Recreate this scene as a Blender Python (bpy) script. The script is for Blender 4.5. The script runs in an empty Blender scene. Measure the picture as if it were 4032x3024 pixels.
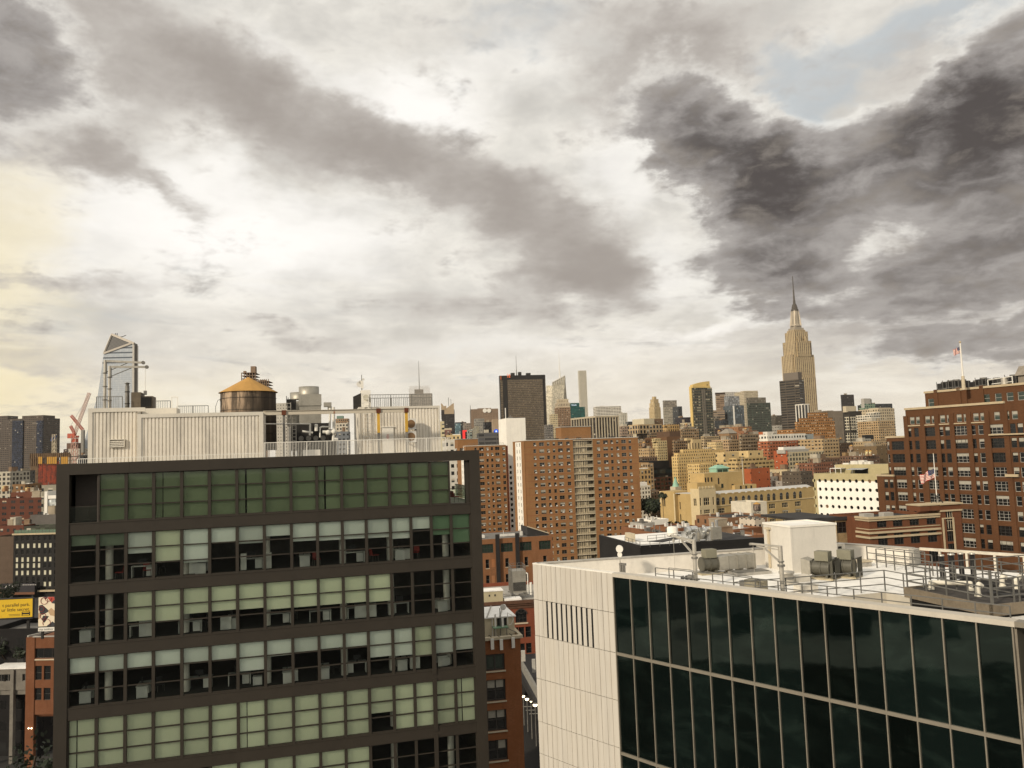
import bpy, bmesh, math, random
from mathutils import Vector, Matrix
R = math.radians
sin, cos = math.sin, math.cos
random.seed(7)
scene = bpy.context.scene
COL = scene.collection

# ------------------------------------------------------------------ camera
CAM_H = 50.0
FPX, PW, PH = 3172.0, 4032.0, 3024.0
PITCH, ROLL = R(4.8), R(2.0)
FW = Vector((0, cos(PITCH), sin(PITCH)))
_r0, _u0 = Vector((1, 0, 0)), Vector((0, -sin(PITCH), cos(PITCH)))
RT = _r0 * cos(ROLL) - _u0 * sin(ROLL)
UP = _u0 * cos(ROLL) + _r0 * sin(ROLL)
CAM = Vector((0, 0, CAM_H))
cd = bpy.data.cameras.new('camera')
cd.sensor_width = 36.0
cd.lens = FPX / PW * 36.0
cd.clip_start, cd.clip_end = 0.5, 30000
co = bpy.data.objects.new('camera', cd)
COL.objects.link(co)
M = Matrix((RT, UP, -FW)).transposed().to_4x4()
M.translation = CAM
co.matrix_world = M
scene.camera = co
scene.view_settings.view_transform = 'Standard'
scene.view_settings.look = 'None'
scene.view_settings.exposure = 0.0
scene.view_settings.gamma = 1.0
scene.cycles.max_bounces = 6
scene.cycles.transparent_max_bounces = 12
scene.cycles.use_denoising = True


def ray(u, v):
 return FW + RT * ((u - PW / 2) / FPX) + UP * ((PH / 2 - v) / FPX)


# ------------------------------------------------------------------ sun and sky
SUN_AZ, SUN_EL = R(-137), R(25)
sd = bpy.data.lights.new('sun', 'SUN')
sd.energy, sd.angle, sd.color = 3.6, R(4), (1.0, 0.87, 0.69)
so = bpy.data.objects.new('sun', sd)
COL.objects.link(so)
_sv = Vector((sin(SUN_AZ) * cos(SUN_EL), cos(SUN_AZ) * cos(SUN_EL), sin(SUN_EL)))
so.rotation_euler = _sv.to_track_quat('Z', 'Y').to_euler()

world = bpy.data.worlds.new('World')
scene.world = world
world.use_nodes = True


class NT:
 """small helper round a node tree"""
 def __init__(self, tree):
  self.t = tree
  tree.nodes.clear()

 def n(self, kind, ins=None, **props):
  nd = self.t.nodes.new(kind)
  for k, v in props.items():
   setattr(nd, k, v)
  for k, v in (ins or {}).items():
   self.put(nd.inputs[k], v)
  return nd

 def put(self, sock, v):
  if isinstance(v, bpy.types.NodeSocket):
   self.t.links.new(v, sock)
  elif isinstance(v, bpy.types.Node):
   self.t.links.new(v.outputs[0], sock)
  else:
   if sock.type == 'RGBA' and len(v) == 3:
    v = (*v, 1)
   sock.default_value = v

 def m(self, op, a, b=0.0, c=0.0, clamp=False):
  nd = self.t.nodes.new('ShaderNodeMath')
  nd.operation, nd.use_clamp = op, clamp
  for i, x in enumerate((a, b, c)):
   self.put(nd.inputs[i], x)
  return nd.outputs[0]

 def vm(self, op, a, b=(0, 0, 0), s=None):
  nd = self.t.nodes.new('ShaderNodeVectorMath')
  nd.operation = op
  self.put(nd.inputs[0], a)
  self.put(nd.inputs[1], b)
  if s is not None:
   self.put(nd.inputs['Scale'], s)
  return nd.outputs[0]

 def mix(self, f, a, b, blend='MIX'):
  nd = self.t.nodes.new('ShaderNodeMix')
  nd.data_type, nd.blend_type = 'RGBA', blend
  self.put(nd.inputs[0], f)
  self.put(nd.inputs[6], a)
  self.put(nd.inputs[7], b)
  return nd.outputs[2]

 def noise(self, vec, scale, detail=4, rough=0.5, dist=0.0, dim='3D'):
  nd = self.n('ShaderNodeTexNoise', noise_dimensions=dim)
  if vec is not None:
   self.put(nd.inputs['Vector'], vec)
  for k, v in (('Scale', scale), ('Detail', detail), ('Roughness', rough), ('Distortion', dist)):
   self.put(nd.inputs[k], v)
  return nd

 def smooth(self, x, lo, hi):
  nd = self.n('ShaderNodeMapRange', {0: x, 1: lo, 2: hi}, interpolation_type='SMOOTHSTEP')
  return nd.outputs[0]


def build_sky():
 k = NT(world.node_tree)
 gen = k.n('ShaderNodeTexCoord').outputs['Generated']
 sep = k.n('ShaderNodeSeparateXYZ', {0: gen})
 x, y, z = sep.outputs
 zz = k.m('ADD', k.m('MAXIMUM', z, 0.0), 0.16)
 plane = k.n('ShaderNodeCombineXYZ', {0: k.m('DIVIDE', x, zz), 1: k.m('DIVIDE', y, zz), 2: 0.0}).outputs[0]
 az = k.m('ARCTAN2', x, y)
 el = k.m('ARCSINE', z)
 ang = k.n('ShaderNodeCombineXYZ', {0: az, 1: el, 2: 0.0}).outputs[0]
 # turbulence in sky angles, flattened towards the horizon
 el2 = k.m('MULTIPLY', k.m('POWER', k.m('MAXIMUM', el, 0.0), 0.8), 1.9)
 flat = k.n('ShaderNodeCombineXYZ', {0: az, 1: el2, 2: 0.0}).outputs[0]
 w1 = k.noise(flat, 3.2, 3, 0.55).outputs['Color']
 w2 = k.noise(flat, 11.0, 7, 0.6).outputs['Color']
 q = k.vm('ADD', ang, k.vm('MULTIPLY', k.vm('SUBTRACT', w1, (0.5, 0.5, 0.5)), (0.12, 0.09, 0.0)))
 q = k.vm('ADD', q, k.vm('MULTIPLY', k.vm('SUBTRACT', w2, (0.5, 0.5, 0.5)), (0.13, 0.09, 0.0)))
 mp = k.n('ShaderNodeMapping', {'Vector': flat, 'Rotation': (0, 0, R(20))}).outputs[0]
 fb = k.noise(mp, 4.5, 10, 0.58, 0.25).outputs[0]
 fine = k.noise(mp, 16.0, 9, 0.6, 0.3).outputs[0]

 def blobs(lst):
  tot = None
  for cx, cy, rx, ry, rot, amp in lst:          # centre on the photo at 2212 px width -> azimuth, elevation
   d = ray(cx * 1.8228, cy * 1.8228).normalized()
   mpn = k.n('ShaderNodeMapping', {'Vector': q, 'Location': (math.atan2(d.x, d.y), math.asin(d.z), 0),
           'Rotation': (0, 0, R(-rot)), 'Scale': (rx / 1740, ry / 1740, 1)}, vector_type='TEXTURE')
   g = k.n('ShaderNodeTexGradient', {0: mpn}, gradient_type='SPHERICAL').outputs['Fac']
   g = k.smooth(g, 0.0, 0.85)
   tot = k.m('MULTIPLY', g, amp) if tot is None else k.m('MULTIPLY_ADD', g, amp, tot)
  return tot

 dark = blobs(SKY_DARK)
 grey = blobs(SKY_GREY)
 blue = blobs(SKY_BLUE)
 bright = blobs(SKY_BRIGHT)
 glow = blobs(SKY_GLOW)
 nish = k.n('ShaderNodeTexSky', sky_type='NISHITA', sun_disc=False, sun_elevation=SUN_EL, sun_rotation=SUN_AZ,
    air_density=1.2, dust_density=1.5)
 clear = k.vm('SCALE', nish.outputs[0], s=0.10)
 clear = k.mix(0.75, clear, (0.56, 0.60, 0.61))
 # pale high cloud over everything
 t0 = k.m('ADD', k.m('MULTIPLY', fb, 0.75), k.m('MULTIPLY', fine, 0.45))
 veil = k.mix(k.smooth(t0, 0.40, 0.80), (0.62, 0.595, 0.55), (0.95, 0.91, 0.83))
 veil = k.mix(k.m('MULTIPLY', bright, 0.95, clamp=True), veil, (1.05, 1.02, 0.97))
 low = k.smooth(el, 0.20, 0.0)
 veil = k.mix(k.m('MULTIPLY', low, 0.45), veil, (0.96, 0.83, 0.62))
 gap = k.smooth(k.m('ADD', blue, k.m('ADD', k.m('MULTIPLY', k.m('SUBTRACT', fb, 0.5), 1.6), k.m('MULTIPLY', k.m('SUBTRACT', fine, 0.5), 2.2))), 0.25, 1.3)
 base = k.mix(k.m('MULTIPLY', gap, 0.7), veil, clear)
 base = k.mix(k.m('MULTIPLY', glow, 1.0, clamp=True), base, (1.0, 0.86, 0.52))
 # soft pale grey bank, then the crisp dark one
 st = k.noise(k.n('ShaderNodeMapping', {'Vector': ang, 'Rotation': (0, 0, R(3)), 'Scale': (3.0, 22.0, 1.0)}).outputs[0], 1.0, 8, 0.6, 0.4).outputs[0]
 st = k.m('MULTIPLY', k.m('SUBTRACT', st, 0.5), k.smooth(el, 0.36, 0.12))
 micro = k.noise(mp, 46.0, 6, 0.6, 0.2).outputs[0]
 wob = k.m('ADD', k.m('MULTIPLY', k.m('SUBTRACT', fb, 0.5), 1.15), k.m('MULTIPLY', k.m('SUBTRACT', fine, 0.5), 1.05))
 wob = k.m('ADD', wob, k.m('MULTIPLY', k.m('SUBTRACT', micro, 0.5), 0.5))
 wob = k.m('ADD', wob, k.m('MULTIPLY', st, 1.5))
 base = k.mix(k.m('MULTIPLY', k.smooth(st, 0.03, 0.22), 0.38), base, (0.54, 0.57, 0.57))
 base = k.mix(k.m('MULTIPLY', k.smooth(st, -0.02, -0.2), 0.5), base, (1.0, 0.95, 0.84))
 tg = k.m('ADD', grey, k.m('MULTIPLY', wob, 0.8))
 base = k.mix(k.m('MULTIPLY', k.smooth(tg, 0.08, 0.85), 0.95), base, k.mix(k.smooth(tg, 0.5, 1.5), (0.53, 0.49, 0.45), (0.36, 0.32, 0.29)))
 td = k.m('ADD', dark, wob)
 base = k.mix(k.m('MULTIPLY', k.m('MULTIPLY', k.smooth(td, -0.35, 0.02), k.smooth(dark, 0.02, 0.35)), 0.55), base, (1.0, 0.97, 0.90))
 cov = k.smooth(td, 0.06, 0.66)
 core = k.smooth(k.m('ADD', td, k.m('MULTIPLY', k.m('SUBTRACT', fine, 0.5), 2.4)), 0.25, 2.3)
 cloud = k.mix(core, (0.40, 0.37, 0.35), (0.045, 0.035, 0.036))
 cloud = k.mix(k.m('MULTIPLY', k.smooth(fine, 0.48, 0.70), 0.30), cloud, (0.52, 0.46, 0.39))
 col = k.mix(k.m('MULTIPLY', cov, 0.95), base, cloud)
 # below the horizon: dull city haze
 col = k.mix(k.smooth(el, 0.0, -0.06), col, (0.10, 0.085, 0.065))
 bg = k.n('ShaderNodeBackground', {'Color': col, 'Strength': 1.0})
 out = k.n('ShaderNodeOutputWorld', {'Surface': bg})


# positions at 2212 px width: centre x, y, radii, turn, weight
SKY_GREY = [(300, 110, 460, 170, 15, .85), (650, 250, 420, 170, 27, .85), (930, 370, 360, 150, 25, .85), (1190, 500, 300, 160, 25, .95),
   (1080, 650, 460, 80, -2, .6), (1290, 600, 200, 110, 20, .6), (60, 250, 330, 160, 10, .8), (190, 310, 260, 70, 18, .55), (400, 400, 110, 40, 5, .5),
   (140, 620, 360, 40, -3, .5), (50, 770, 220, 50, 3, .55), (680, 745, 300, 36, 6, .45), (1500, 80, 420, 130, 0, .65), (1400, 190, 280, 110, -5, .7), (1980, 640, 640, 240, -5, .85), (1100, 60, 500, 80, 0, .35), (2050, 120, 400, 120, 0, .5)]
SKY_DARK = [(-20, 110, 300, 190, 10, .95), (1470, 250, 200, 120, 30, .75), (1600, 360, 250, 150, 28, 1.0), (1700, 470, 210, 170, 70, 1.0), (1640, 600, 220, 120, 20, 1.05), (1560, 300, 260, 170, 25, .5),
   (1760, 330, 220, 110, -10, .9), (1980, 340, 320, 150, -16, 1.15), (2180, 330, 230, 200, -35, 1.2), (2190, 150, 170, 150, -45, .95), (2040, 230, 200, 70, -30, .8),
   (2080, 540, 370, 90, -10, .9), (2060, 640, 380, 60, -7, .85), (2090, 740, 330, 55, -5, .7), (1960, 600, 180, 40, -10, .4)]
SKY_BLUE = [(1960, 60, 430, 120, -8, .75), (1130, 70, 320, 110, 0, .5), (1750, 170, 190, 90, 30, .9), (1760, 235, 120, 50, 30, .9), (2020, 40, 260, 80, -10, .65), (1120, 60, 200, 80, 5, .45),
   (960, 770, 330, 50, 2, .5), (1900, 720, 400, 80, 0, .4)]
SKY_BRIGHT = [(880, 200, 240, 120, 10, 1.0), (640, 110, 200, 50, 20, .4), (500, 370, 200, 70, 20, .6), (430, 540, 480, 150, 0, .65),
    (1350, 340, 110, 170, 30, .6), (1430, 570, 110, 110, 0, .5), (300, 420, 420, 110, 0, .6), (1560, 700, 190, 34, -8, .9), (1160, 760, 600, 60, 0, .5), (650, 520, 320, 120, 0, .6), (1100, 120, 300, 100, 0, .4)]
SKY_GLOW = [(-60, 600, 220, 420, 0, .5), (60, 880, 600, 130, 0, .4)]
build_sky()

# ------------------------------------------------------------------ helpers
def proj(q):
 d = Vector(q) - CAM
 c = d.dot(FW)
 return PW / 2 + FPX * d.dot(RT) / c, PH / 2 - FPX * d.dot(UP) / c


def PT(u, v, y):
 d = ray(u, v)
 return CAM + d * (y / d.y)


def ATZ(u, v, z):
 d = ray(u, v)
 return CAM + d * ((z - CAM_H) / d.z)


class Frame:
 """local building axes: x along the front, y away from the camera, z up; origin on the ground"""
 def __init__(self, o, ang):
  self.o, self.ang = Vector((o[0], o[1], 0)), ang
  self.e1, self.e2 = Vector((cos(ang), sin(ang), 0)), Vector((-sin(ang), cos(ang), 0))

 def front(self, u, v, back=0.0):
  o = self.o + self.e2 * back - CAM
  d = ray(u, v)
  p = CAM + d * (o.dot(self.e2) / d.dot(self.e2))
  return (p - self.o).dot(self.e1), p.z

 def side(self, u, v, x=0.0):
  o = self.o + self.e1 * x - CAM
  d = ray(u, v)
  p = CAM + d * (o.dot(self.e1) / d.dot(self.e1))
  return (p - self.o).dot(self.e2), p.z

 def flat(self, u, v, z):
  p = ATZ(u, v, z) - self.o
  return p.dot(self.e1), p.dot(self.e2)

 def world(self, x, y, z):
  return self.o + self.e1 * x + self.e2 * y + Vector((0, 0, z))


class MB:
 def __init__(self, T=None):
  self.v, self.f, self.mi, self.T, self.sm = [], [], [], T, []

 def add(self, vs, fs, mi=0, smooth=False):
  b = len(self.v)
  for p in vs:
   p = Vector(p)
   self.v.append(self.T @ p if self.T else p)
  for f in fs:
   self.f.append([b + i for i in f])
   self.mi.append(mi)
   self.sm.append(smooth)
  return self

 def quad(self, a, b, c, d, mi=0):
  return self.add((a, b, c, d), ((0, 1, 2, 3),), mi)

 def box(self, x0, x1, y0, y1, z0, z1, mi=0):
  if x0 > x1: x0, x1 = x1, x0
  if y0 > y1: y0, y1 = y1, y0
  if z0 > z1: z0, z1 = z1, z0
  return self.add(((x0, y0, z0), (x1, y0, z0), (x1, y1, z0), (x0, y1, z0), (x0, y0, z1), (x1, y0, z1), (x1, y1, z1), (x0, y1, z1)),
      ((0, 3, 2, 1), (4, 5, 6, 7), (0, 1, 5, 4), (1, 2, 6, 5), (2, 3, 7, 6), (3, 0, 4, 7)), mi)

 def prism(self, pts, z0, z1, mi=0, top=True):
  n = len(pts)
  vs = [(p[0], p[1], z0) for p in pts] + [(p[0], p[1], z1) for p in pts]
  fs = [(i, (i + 1) % n, n + (i + 1) % n, n + i) for i in range(n)]
  if top:
   fs += [tuple(range(n - 1, -1, -1)), tuple(range(n, 2 * n))]
  return self.add(vs, fs, mi)

 def hull(self, bot, top, mi=0):
  """loft between two point rings of equal length"""
  n = len(bot)
  fs = [(i, (i + 1) % n, n + (i + 1) % n, n + i) for i in range(n)] + [tuple(range(n - 1, -1, -1)), tuple(range(n, 2 * n))]
  return self.add(list(bot) + list(top), fs, mi)

 def cyl(self, p, q, r0, r1=None, seg=10, mi=0, caps=True):
  p, q = Vector(p), Vector(q)
  r1 = r0 if r1 is None else r1
  w = (q - p).normalized()
  a = w.orthogonal().normalized()
  b = w.cross(a)
  vs = [p + (a * cos(2 * math.pi * i / seg) + b * sin(2 * math.pi * i / seg)) * r0 for i in range(seg)]
  vs += [q + (a * cos(2 * math.pi * i / seg) + b * sin(2 * math.pi * i / seg)) * r1 for i in range(seg)]
  self.add(vs, [(i, (i + 1) % seg, seg + (i + 1) % seg, seg + i) for i in range(seg)], mi, seg > 6)
  if caps:
   self.add(vs, [tuple(range(seg - 1, -1, -1)), tuple(range(seg, 2 * seg))], mi)
  return self

 def tube(self, pts, r, seg=8, mi=0):
  for a, b in zip(pts[:-1], pts[1:]):
   self.cyl(a, b, r, r, seg, mi)
  for p in pts[1:-1]:
   self.ball(p, r * 1.02, 8, 5, mi)
  return self

 def ball(self, c, r, seg=10, rings=6, mi=0, sz=1.0):
  c = Vector(c)
  vs = [c + Vector((r * sin(math.pi * j / rings) * cos(2 * math.pi * i / seg), r * sin(math.pi * j / rings) * sin(2 * math.pi * i / seg),
       sz * r * cos(math.pi * j / rings))) for j in range(rings + 1) for i in range(seg)]
  fs = [(j * seg + i, (j + 1) * seg + i, (j + 1) * seg + (i + 1) % seg, j * seg + (i + 1) % seg) for j in range(rings) for i in range(seg)]
  return self.add(vs, fs, mi, True)

 def bar(self, p, q, w, h=None, mi=0):
  """square bar from p to q"""
  p, q = Vector(p), Vector(q)
  h = w if h is None else h
  d = (q - p).normalized()
  s = d.cross(Vector((0, 0, 1)))
  s = Vector((1, 0, 0)) if s.length < 1e-4 else s.normalized()
  t = s.cross(d)
  s, t = s * w / 2, t * h / 2
  vs = [p - s - t, p + s - t, p + s + t, p - s + t, q - s - t, q + s - t, q + s + t, q - s + t]
  return self.add(vs, ((3, 2, 1, 0), (4, 5, 6, 7), (0, 1, 5, 4), (1, 2, 6, 5), (2, 3, 7, 6), (3, 0, 4, 7)), mi)

 def lathe(self, c, prof, seg=20, mi=0, smooth=True):
  c = Vector(c)
  vs = [c + Vector((r * cos(2 * math.pi * i / seg), r * sin(2 * math.pi * i / seg), z)) for r, z in prof for i in range(seg)]
  fs = [(j * seg + i, j * seg + (i + 1) % seg, (j + 1) * seg + (i + 1) % seg, (j + 1) * seg + i) for j in range(len(prof) - 1) for i in range(seg)]
  return self.add(vs, fs, mi, smooth)

 def holes(self, x0, x1, z0, z1, rects, depth=0.2, y=0.0, mi=0):
  """wall in the plane y, facing -y, with rectangular openings and their reveals"""
  xs = sorted({round(a, 4) for r in rects for a in r[:2] if x0 < a < x1} | {x0, x1})
  zs = sorted({round(a, 4) for r in rects for a in r[2:] if z0 < a < z1} | {z0, z1})
  for i in range(len(zs) - 1):
   zm = (zs[i] + zs[i + 1]) / 2
   act = [r for r in rects if r[2] < zm < r[3]]
   run = None
   for j in range(len(xs) - 1):
    xm = (xs[j] + xs[j + 1]) / 2
    if any(r[0] < xm < r[1] for r in act):
     if run is not None:
      self.quad((run, y, zs[i]), (xs[j], y, zs[i]), (xs[j], y, zs[i + 1]), (run, y, zs[i + 1]), mi)
     run = None
    elif run is None:
     run = xs[j]
   if run is not None:
    self.quad((run, y, zs[i]), (x1, y, zs[i]), (x1, y, zs[i + 1]), (run, y, zs[i + 1]), mi)
  for a, b, c, d in rects:
   yb = y + depth
   self.quad((a, y, c), (b, y, c), (b, yb, c), (a, yb, c), mi)
   self.quad((b, y, d), (a, y, d), (a, yb, d), (b, yb, d), mi)
   self.quad((a, y, d), (a, y, c), (a, yb, c), (a, yb, d), mi)
   self.quad((b, y, c), (b, y, d), (b, yb, d), (b, yb, c), mi)
  return self

 def mesh(self, name, mats):
  me = bpy.data.meshes.new(name)
  me.from_pydata(self.v, [], self.f)
  for m in (mats if isinstance(mats, (list, tuple)) else [mats]):
   me.materials.append(m)
  me.polygons.foreach_set('material_index', self.mi)
  me.polygons.foreach_set('use_smooth', self.sm)
  me.update()
  return me


def link(name, me, parent=None, loc=None, rz=0.0, label=None, cat=None, group=None, kind=None):
 o = bpy.data.objects.new(name, me)
 COL.objects.link(o)
 if parent is not None:
  o.parent = parent
 if loc is not None:
  o.location = loc
 if rz:
  o.rotation_euler = (0, 0, rz)
 for k, v in (('label', label), ('category', cat), ('group', group), ('kind', kind)):
  if v:
   o[k] = v
 return o


def part(name, mb, mats, parent, label=None, kind=None):
 return link(name, mb.mesh(name, mats), parent, label=label, kind=kind)


def thing(name, label, cat, loc, rz=0.0, group=None):
 return link(name, None, None, loc, rz, label, cat, group)


def froot(name, fr, label, cat, group=None, z=0.0):
 return thing(name, label, cat, (fr.o.x, fr.o.y, z), fr.ang, group)


def solo(name, mb, mats, label, cat, loc=(0, 0, 0), rz=0.0, group=None, kind=None):
 return link(name, mb.mesh(name, mats), None, loc, rz, label, cat, group, kind)


# ------------------------------------------------------------------ materials
def new_mat(name):
 m = bpy.data.materials.new(name)
 m.use_nodes = True
 k = NT(m.node_tree)
 bs = k.n('ShaderNodeBsdfPrincipled')
 k.n('ShaderNodeOutputMaterial', {'Surface': bs.outputs[0]})
 return m, k, bs


def C(c, f):
 return tuple(min(1, x * f) for x in c)


_mc = {}


def mat(name, col, rough=0.8, var=0.25, scale=1.2, metal=0.0, stain=0.0, bump=0.0, spec=0.3, streak=False):
 if name in _mc:
  return _mc[name]
 m, k, bs = new_mat(name)
 oc = k.n('ShaderNodeTexCoord').outputs['Object']
 n1 = k.noise(oc, scale, 6, 0.6).outputs[0]
 n2 = k.noise(oc, scale * 9, 4, 0.6).outputs[0]
 f = k.m('ADD', k.m('MULTIPLY', n1, 0.65), k.m('MULTIPLY', n2, 0.35))
 c = k.mix(k.smooth(f, 0.3, 0.7), C(col, 1 - var), C(col, 1 + var * 0.7))
 if stain:
  mp = k.n('ShaderNodeMapping', {'Vector': oc, 'Scale': (1.6, 1.6, 0.22 if streak else 1.0)}).outputs[0]
  s = k.smooth(k.noise(mp, scale * 1.7, 7, 0.65).outputs[0], 0.5, 0.72)
  c = k.mix(k.m('MULTIPLY', s, stain), c, C(col, 0.32))
 k.put(bs.inputs['Base Color'], c)
 k.put(bs.inputs['Roughness'], k.m('MULTIPLY_ADD', n2, 0.2, rough - 0.1))
 bs.inputs['Metallic'].default_value = metal
 bs.inputs['Specular IOR Level'].default_value = spec
 if bump:
  k.put(bs.inputs['Normal'], k.n('ShaderNodeBump', {'Height': n2, 'Strength': bump, 'Distance': 0.05}))
 _mc[name] = m
 return m


def brick(name, col, mortar=(0.22, 0.17, 0.13), w=0.24, h=0.075, stain=0.35, scale=0.35):
 """brickwork with soot and patchy repairs, laid on whichever vertical face it meets"""
 if name in _mc:
  return _mc[name]
 m, k, bs = new_mat(name)
 oc = k.n('ShaderNodeTexCoord').outputs['Object']
 uv, _ = wall_uv(k, oc)
 b = k.n('ShaderNodeTexBrick', {'Vector': uv, 'Color1': (*C(col, 1.15), 1), 'Color2': (*C(col, 0.75), 1), 'Mortar': (*mortar, 1), 'Scale': 1.0,
         'Mortar Size': 0.008, 'Brick Width': w, 'Row Height': h, 'Bias': 0.0})
 n1 = k.noise(oc, scale, 7, 0.65).outputs[0]
 c = k.mix(k.smooth(n1, 0.35, 0.7), C(col, 0.85), b.outputs[0])
 mp = k.n('ShaderNodeMapping', {'Vector': oc, 'Scale': (1.5, 1.5, 0.25)}).outputs[0]
 s = k.smooth(k.noise(mp, scale * 2.2, 7, 0.65).outputs[0], 0.5, 0.75)
 c = k.mix(k.m('MULTIPLY', s, stain), c, C(col, 0.35))
 k.put(bs.inputs['Base Color'], c)
 bs.inputs['Roughness'].default_value = 0.85
 bs.inputs['Specular IOR Level'].default_value = 0.2
 _mc[name] = m
 return m


def wall_uv(k, oc):
 """metres along the wall and up it, from object coordinates and the object-space normal"""
 nw = k.n('ShaderNodeNewGeometry').outputs['True Normal']
 nl = k.n('ShaderNodeVectorTransform', {0: nw}, vector_type='NORMAL', convert_from='WORLD', convert_to='OBJECT').outputs[0]
 nx, ny, nz = k.n('ShaderNodeSeparateXYZ', {0: nl}).outputs
 x, y, z = k.n('ShaderNodeSeparateXYZ', {0: oc}).outputs
 side = k.m('GREATER_THAN', k.m('ABSOLUTE', nx), 0.7)
 u = k.m('ADD', k.m('MULTIPLY', x, k.m('SUBTRACT', 1.0, side)), k.m('MULTIPLY', y, side))
 return k.n('ShaderNodeCombineXYZ', {0: u, 1: z, 2: 0.0}).outputs[0], (u, z, side, nz)


_fi = [0]


def facade(wall, glass=(0.02, 0.022, 0.022), bay=3.0, floor=3.4, fx=0.5, fz=0.55, top=0.0, pale=0.12, palecol=(0.42, 0.38, 0.30), band=0.0, mull=0,
   gloss=0.18, var=0.22, pier=None, off=0.5):
 """wall of a distant building: regular windows, each with its own glass tone, on weathered masonry"""
 _fi[0] += 1
 m, k, bs = new_mat('facade_%d' % _fi[0])
 oc = k.n('ShaderNodeTexCoord').outputs['Object']
 _, (u, z, side, nz) = wall_uv(k, oc)
 cu = k.m('ADD', k.m('DIVIDE', u, bay), 200.0 + off)
 cv = k.m('ADD', k.m('DIVIDE', k.m('SUBTRACT', z, top), floor), 200.0)
 fu, fv = k.m('FRACT', cu), k.m('FRACT', cv)
 inx = k.m('LESS_THAN', k.m('ABSOLUTE', k.m('SUBTRACT', fu, 0.5)), fx / 2)
 inz = k.m('LESS_THAN', k.m('ABSOLUTE', k.m('SUBTRACT', fv, 0.5)), fz / 2)
 win = k.m('MULTIPLY', inx, inz)
 win = k.m('MULTIPLY', win, k.m('LESS_THAN', k.m('ABSOLUTE', nz), 0.5))
 idv = k.n('ShaderNodeCombineXYZ', {0: k.m('FLOOR', cu), 1: k.m('FLOOR', cv), 2: k.m('MULTIPLY', side, 37.0)}).outputs[0]
 h = k.n('ShaderNodeTexWhiteNoise', {'Vector': idv}, noise_dimensions='3D').outputs['Value']
 gl = k.mix(k.m('POWER', h, 3.0), C(glass, 0.6), C(glass, 2.4))
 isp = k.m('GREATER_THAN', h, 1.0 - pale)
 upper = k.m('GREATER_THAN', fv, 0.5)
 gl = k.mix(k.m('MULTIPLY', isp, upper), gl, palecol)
 if mull:
  ml = k.m('LESS_THAN', k.m('FRACT', k.m('MULTIPLY', k.m('SUBTRACT', fu, 0.5 - fx / 2), mull / fx)), 0.16)
  gl = k.mix(ml, gl, C(wall, 0.8))
 n1 = k.noise(oc, 0.045, 6, 0.65).outputs[0]
 n2 = k.noise(oc, 0.5, 5, 0.7).outputs[0]
 f = k.m('ADD', k.m('MULTIPLY', n1, 0.55), k.m('MULTIPLY', n2, 0.45))
 wc = k.mix(k.smooth(f, 0.3, 0.7), C(wall, 1 - var), C(wall, 1 + var * 0.7))
 if band:
  wc = k.mix(k.m('LESS_THAN', fv, 0.13), wc, C(wall, band))
 if pier:
  wc = k.mix(inx, wc, pier)
 c = k.mix(win, wc, gl)
 k.put(bs.inputs['Base Color'], c)
 k.put(bs.inputs['Roughness'], k.m('MULTIPLY_ADD', win, gloss - 0.85, 0.85))
 k.put(bs.inputs['Specular IOR Level'], k.m('MULTIPLY_ADD', win, 0.35, 0.2))
 return m


def emis(name, col, strength):
 m = bpy.data.materials.new(name)
 m.use_nodes = True
 k = NT(m.node_tree)
 e = k.n('ShaderNodeEmission', {'Color': (*col, 1), 'Strength': strength})
 k.n('ShaderNodeOutputMaterial', {'Surface': e})
 return m


M_DARKFRAME = mat('dark bronze metal', (0.034, 0.028, 0.021), 0.6, 0.12, 0.5, 0.1, 0.2)
M_WHITE = mat('white paint', (0.72, 0.69, 0.62), 0.6, 0.08, 0.8)
M_WHITEWALL = mat('white brick', (0.80, 0.77, 0.70), 0.8, 0.06, 0.3, stain=0.12)
M_ROOFW = mat('white roof membrane', (0.82, 0.80, 0.75), 0.75, 0.12, 0.35, stain=0.28)
M_ROOFG = mat('grey roof felt', (0.16, 0.15, 0.135), 0.9, 0.3, 0.3, stain=0.4)
M_BLACK = mat('painted shade black', (0.006, 0.006, 0.006), 0.9)
M_ROOFD = mat('black roof felt', (0.035, 0.033, 0.032), 0.9, 0.35, 0.4)
M_STEEL = mat('galvanised steel', (0.46, 0.43, 0.37), 0.42, 0.22, 1.5, 0.35, 0.15)
M_DULL = mat('dull metal', (0.20, 0.19, 0.17), 0.55, 0.3, 1.5, 0.4, 0.2)
M_DARK = mat('dark metal', (0.03, 0.028, 0.026), 0.55, 0.3, 1.5, 0.2)
M_RAIL = mat('grey railing paint', (0.16, 0.155, 0.14), 0.5, 0.15, 1.5, 0.3)
M_GLASS = mat('dark window glass', (0.010, 0.011, 0.011), 0.12, 0.4, 0.8, 0, 0, 0, 0.6)
M_GLASSG = mat('greenish window glass', (0.03, 0.045, 0.035), 0.12, 0.4, 0.8, 0, 0, 0, 0.6)
M_WFRAME = mat('pale window frame', (0.36, 0.34, 0.30), 0.6, 0.1, 2)
M_DFRAME = mat('dark window frame', (0.045, 0.04, 0.035), 0.5, 0.15, 2)
M_BLIND = mat('pale blind', (0.36, 0.34, 0.28), 0.8, 0.15, 2)
M_AC = mat('air conditioner casing', (0.62, 0.60, 0.55), 0.6, 0.15, 3)
M_CONC = mat('concrete', (0.36, 0.34, 0.30), 0.85, 0.2, 0.6, stain=0.25)
M_STONE = mat('pale stone trim', (0.50, 0.43, 0.31), 0.8, 0.15, 0.8, stain=0.2)


# ------------------------------------------------------------------ window kit
_wm = {}


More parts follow.
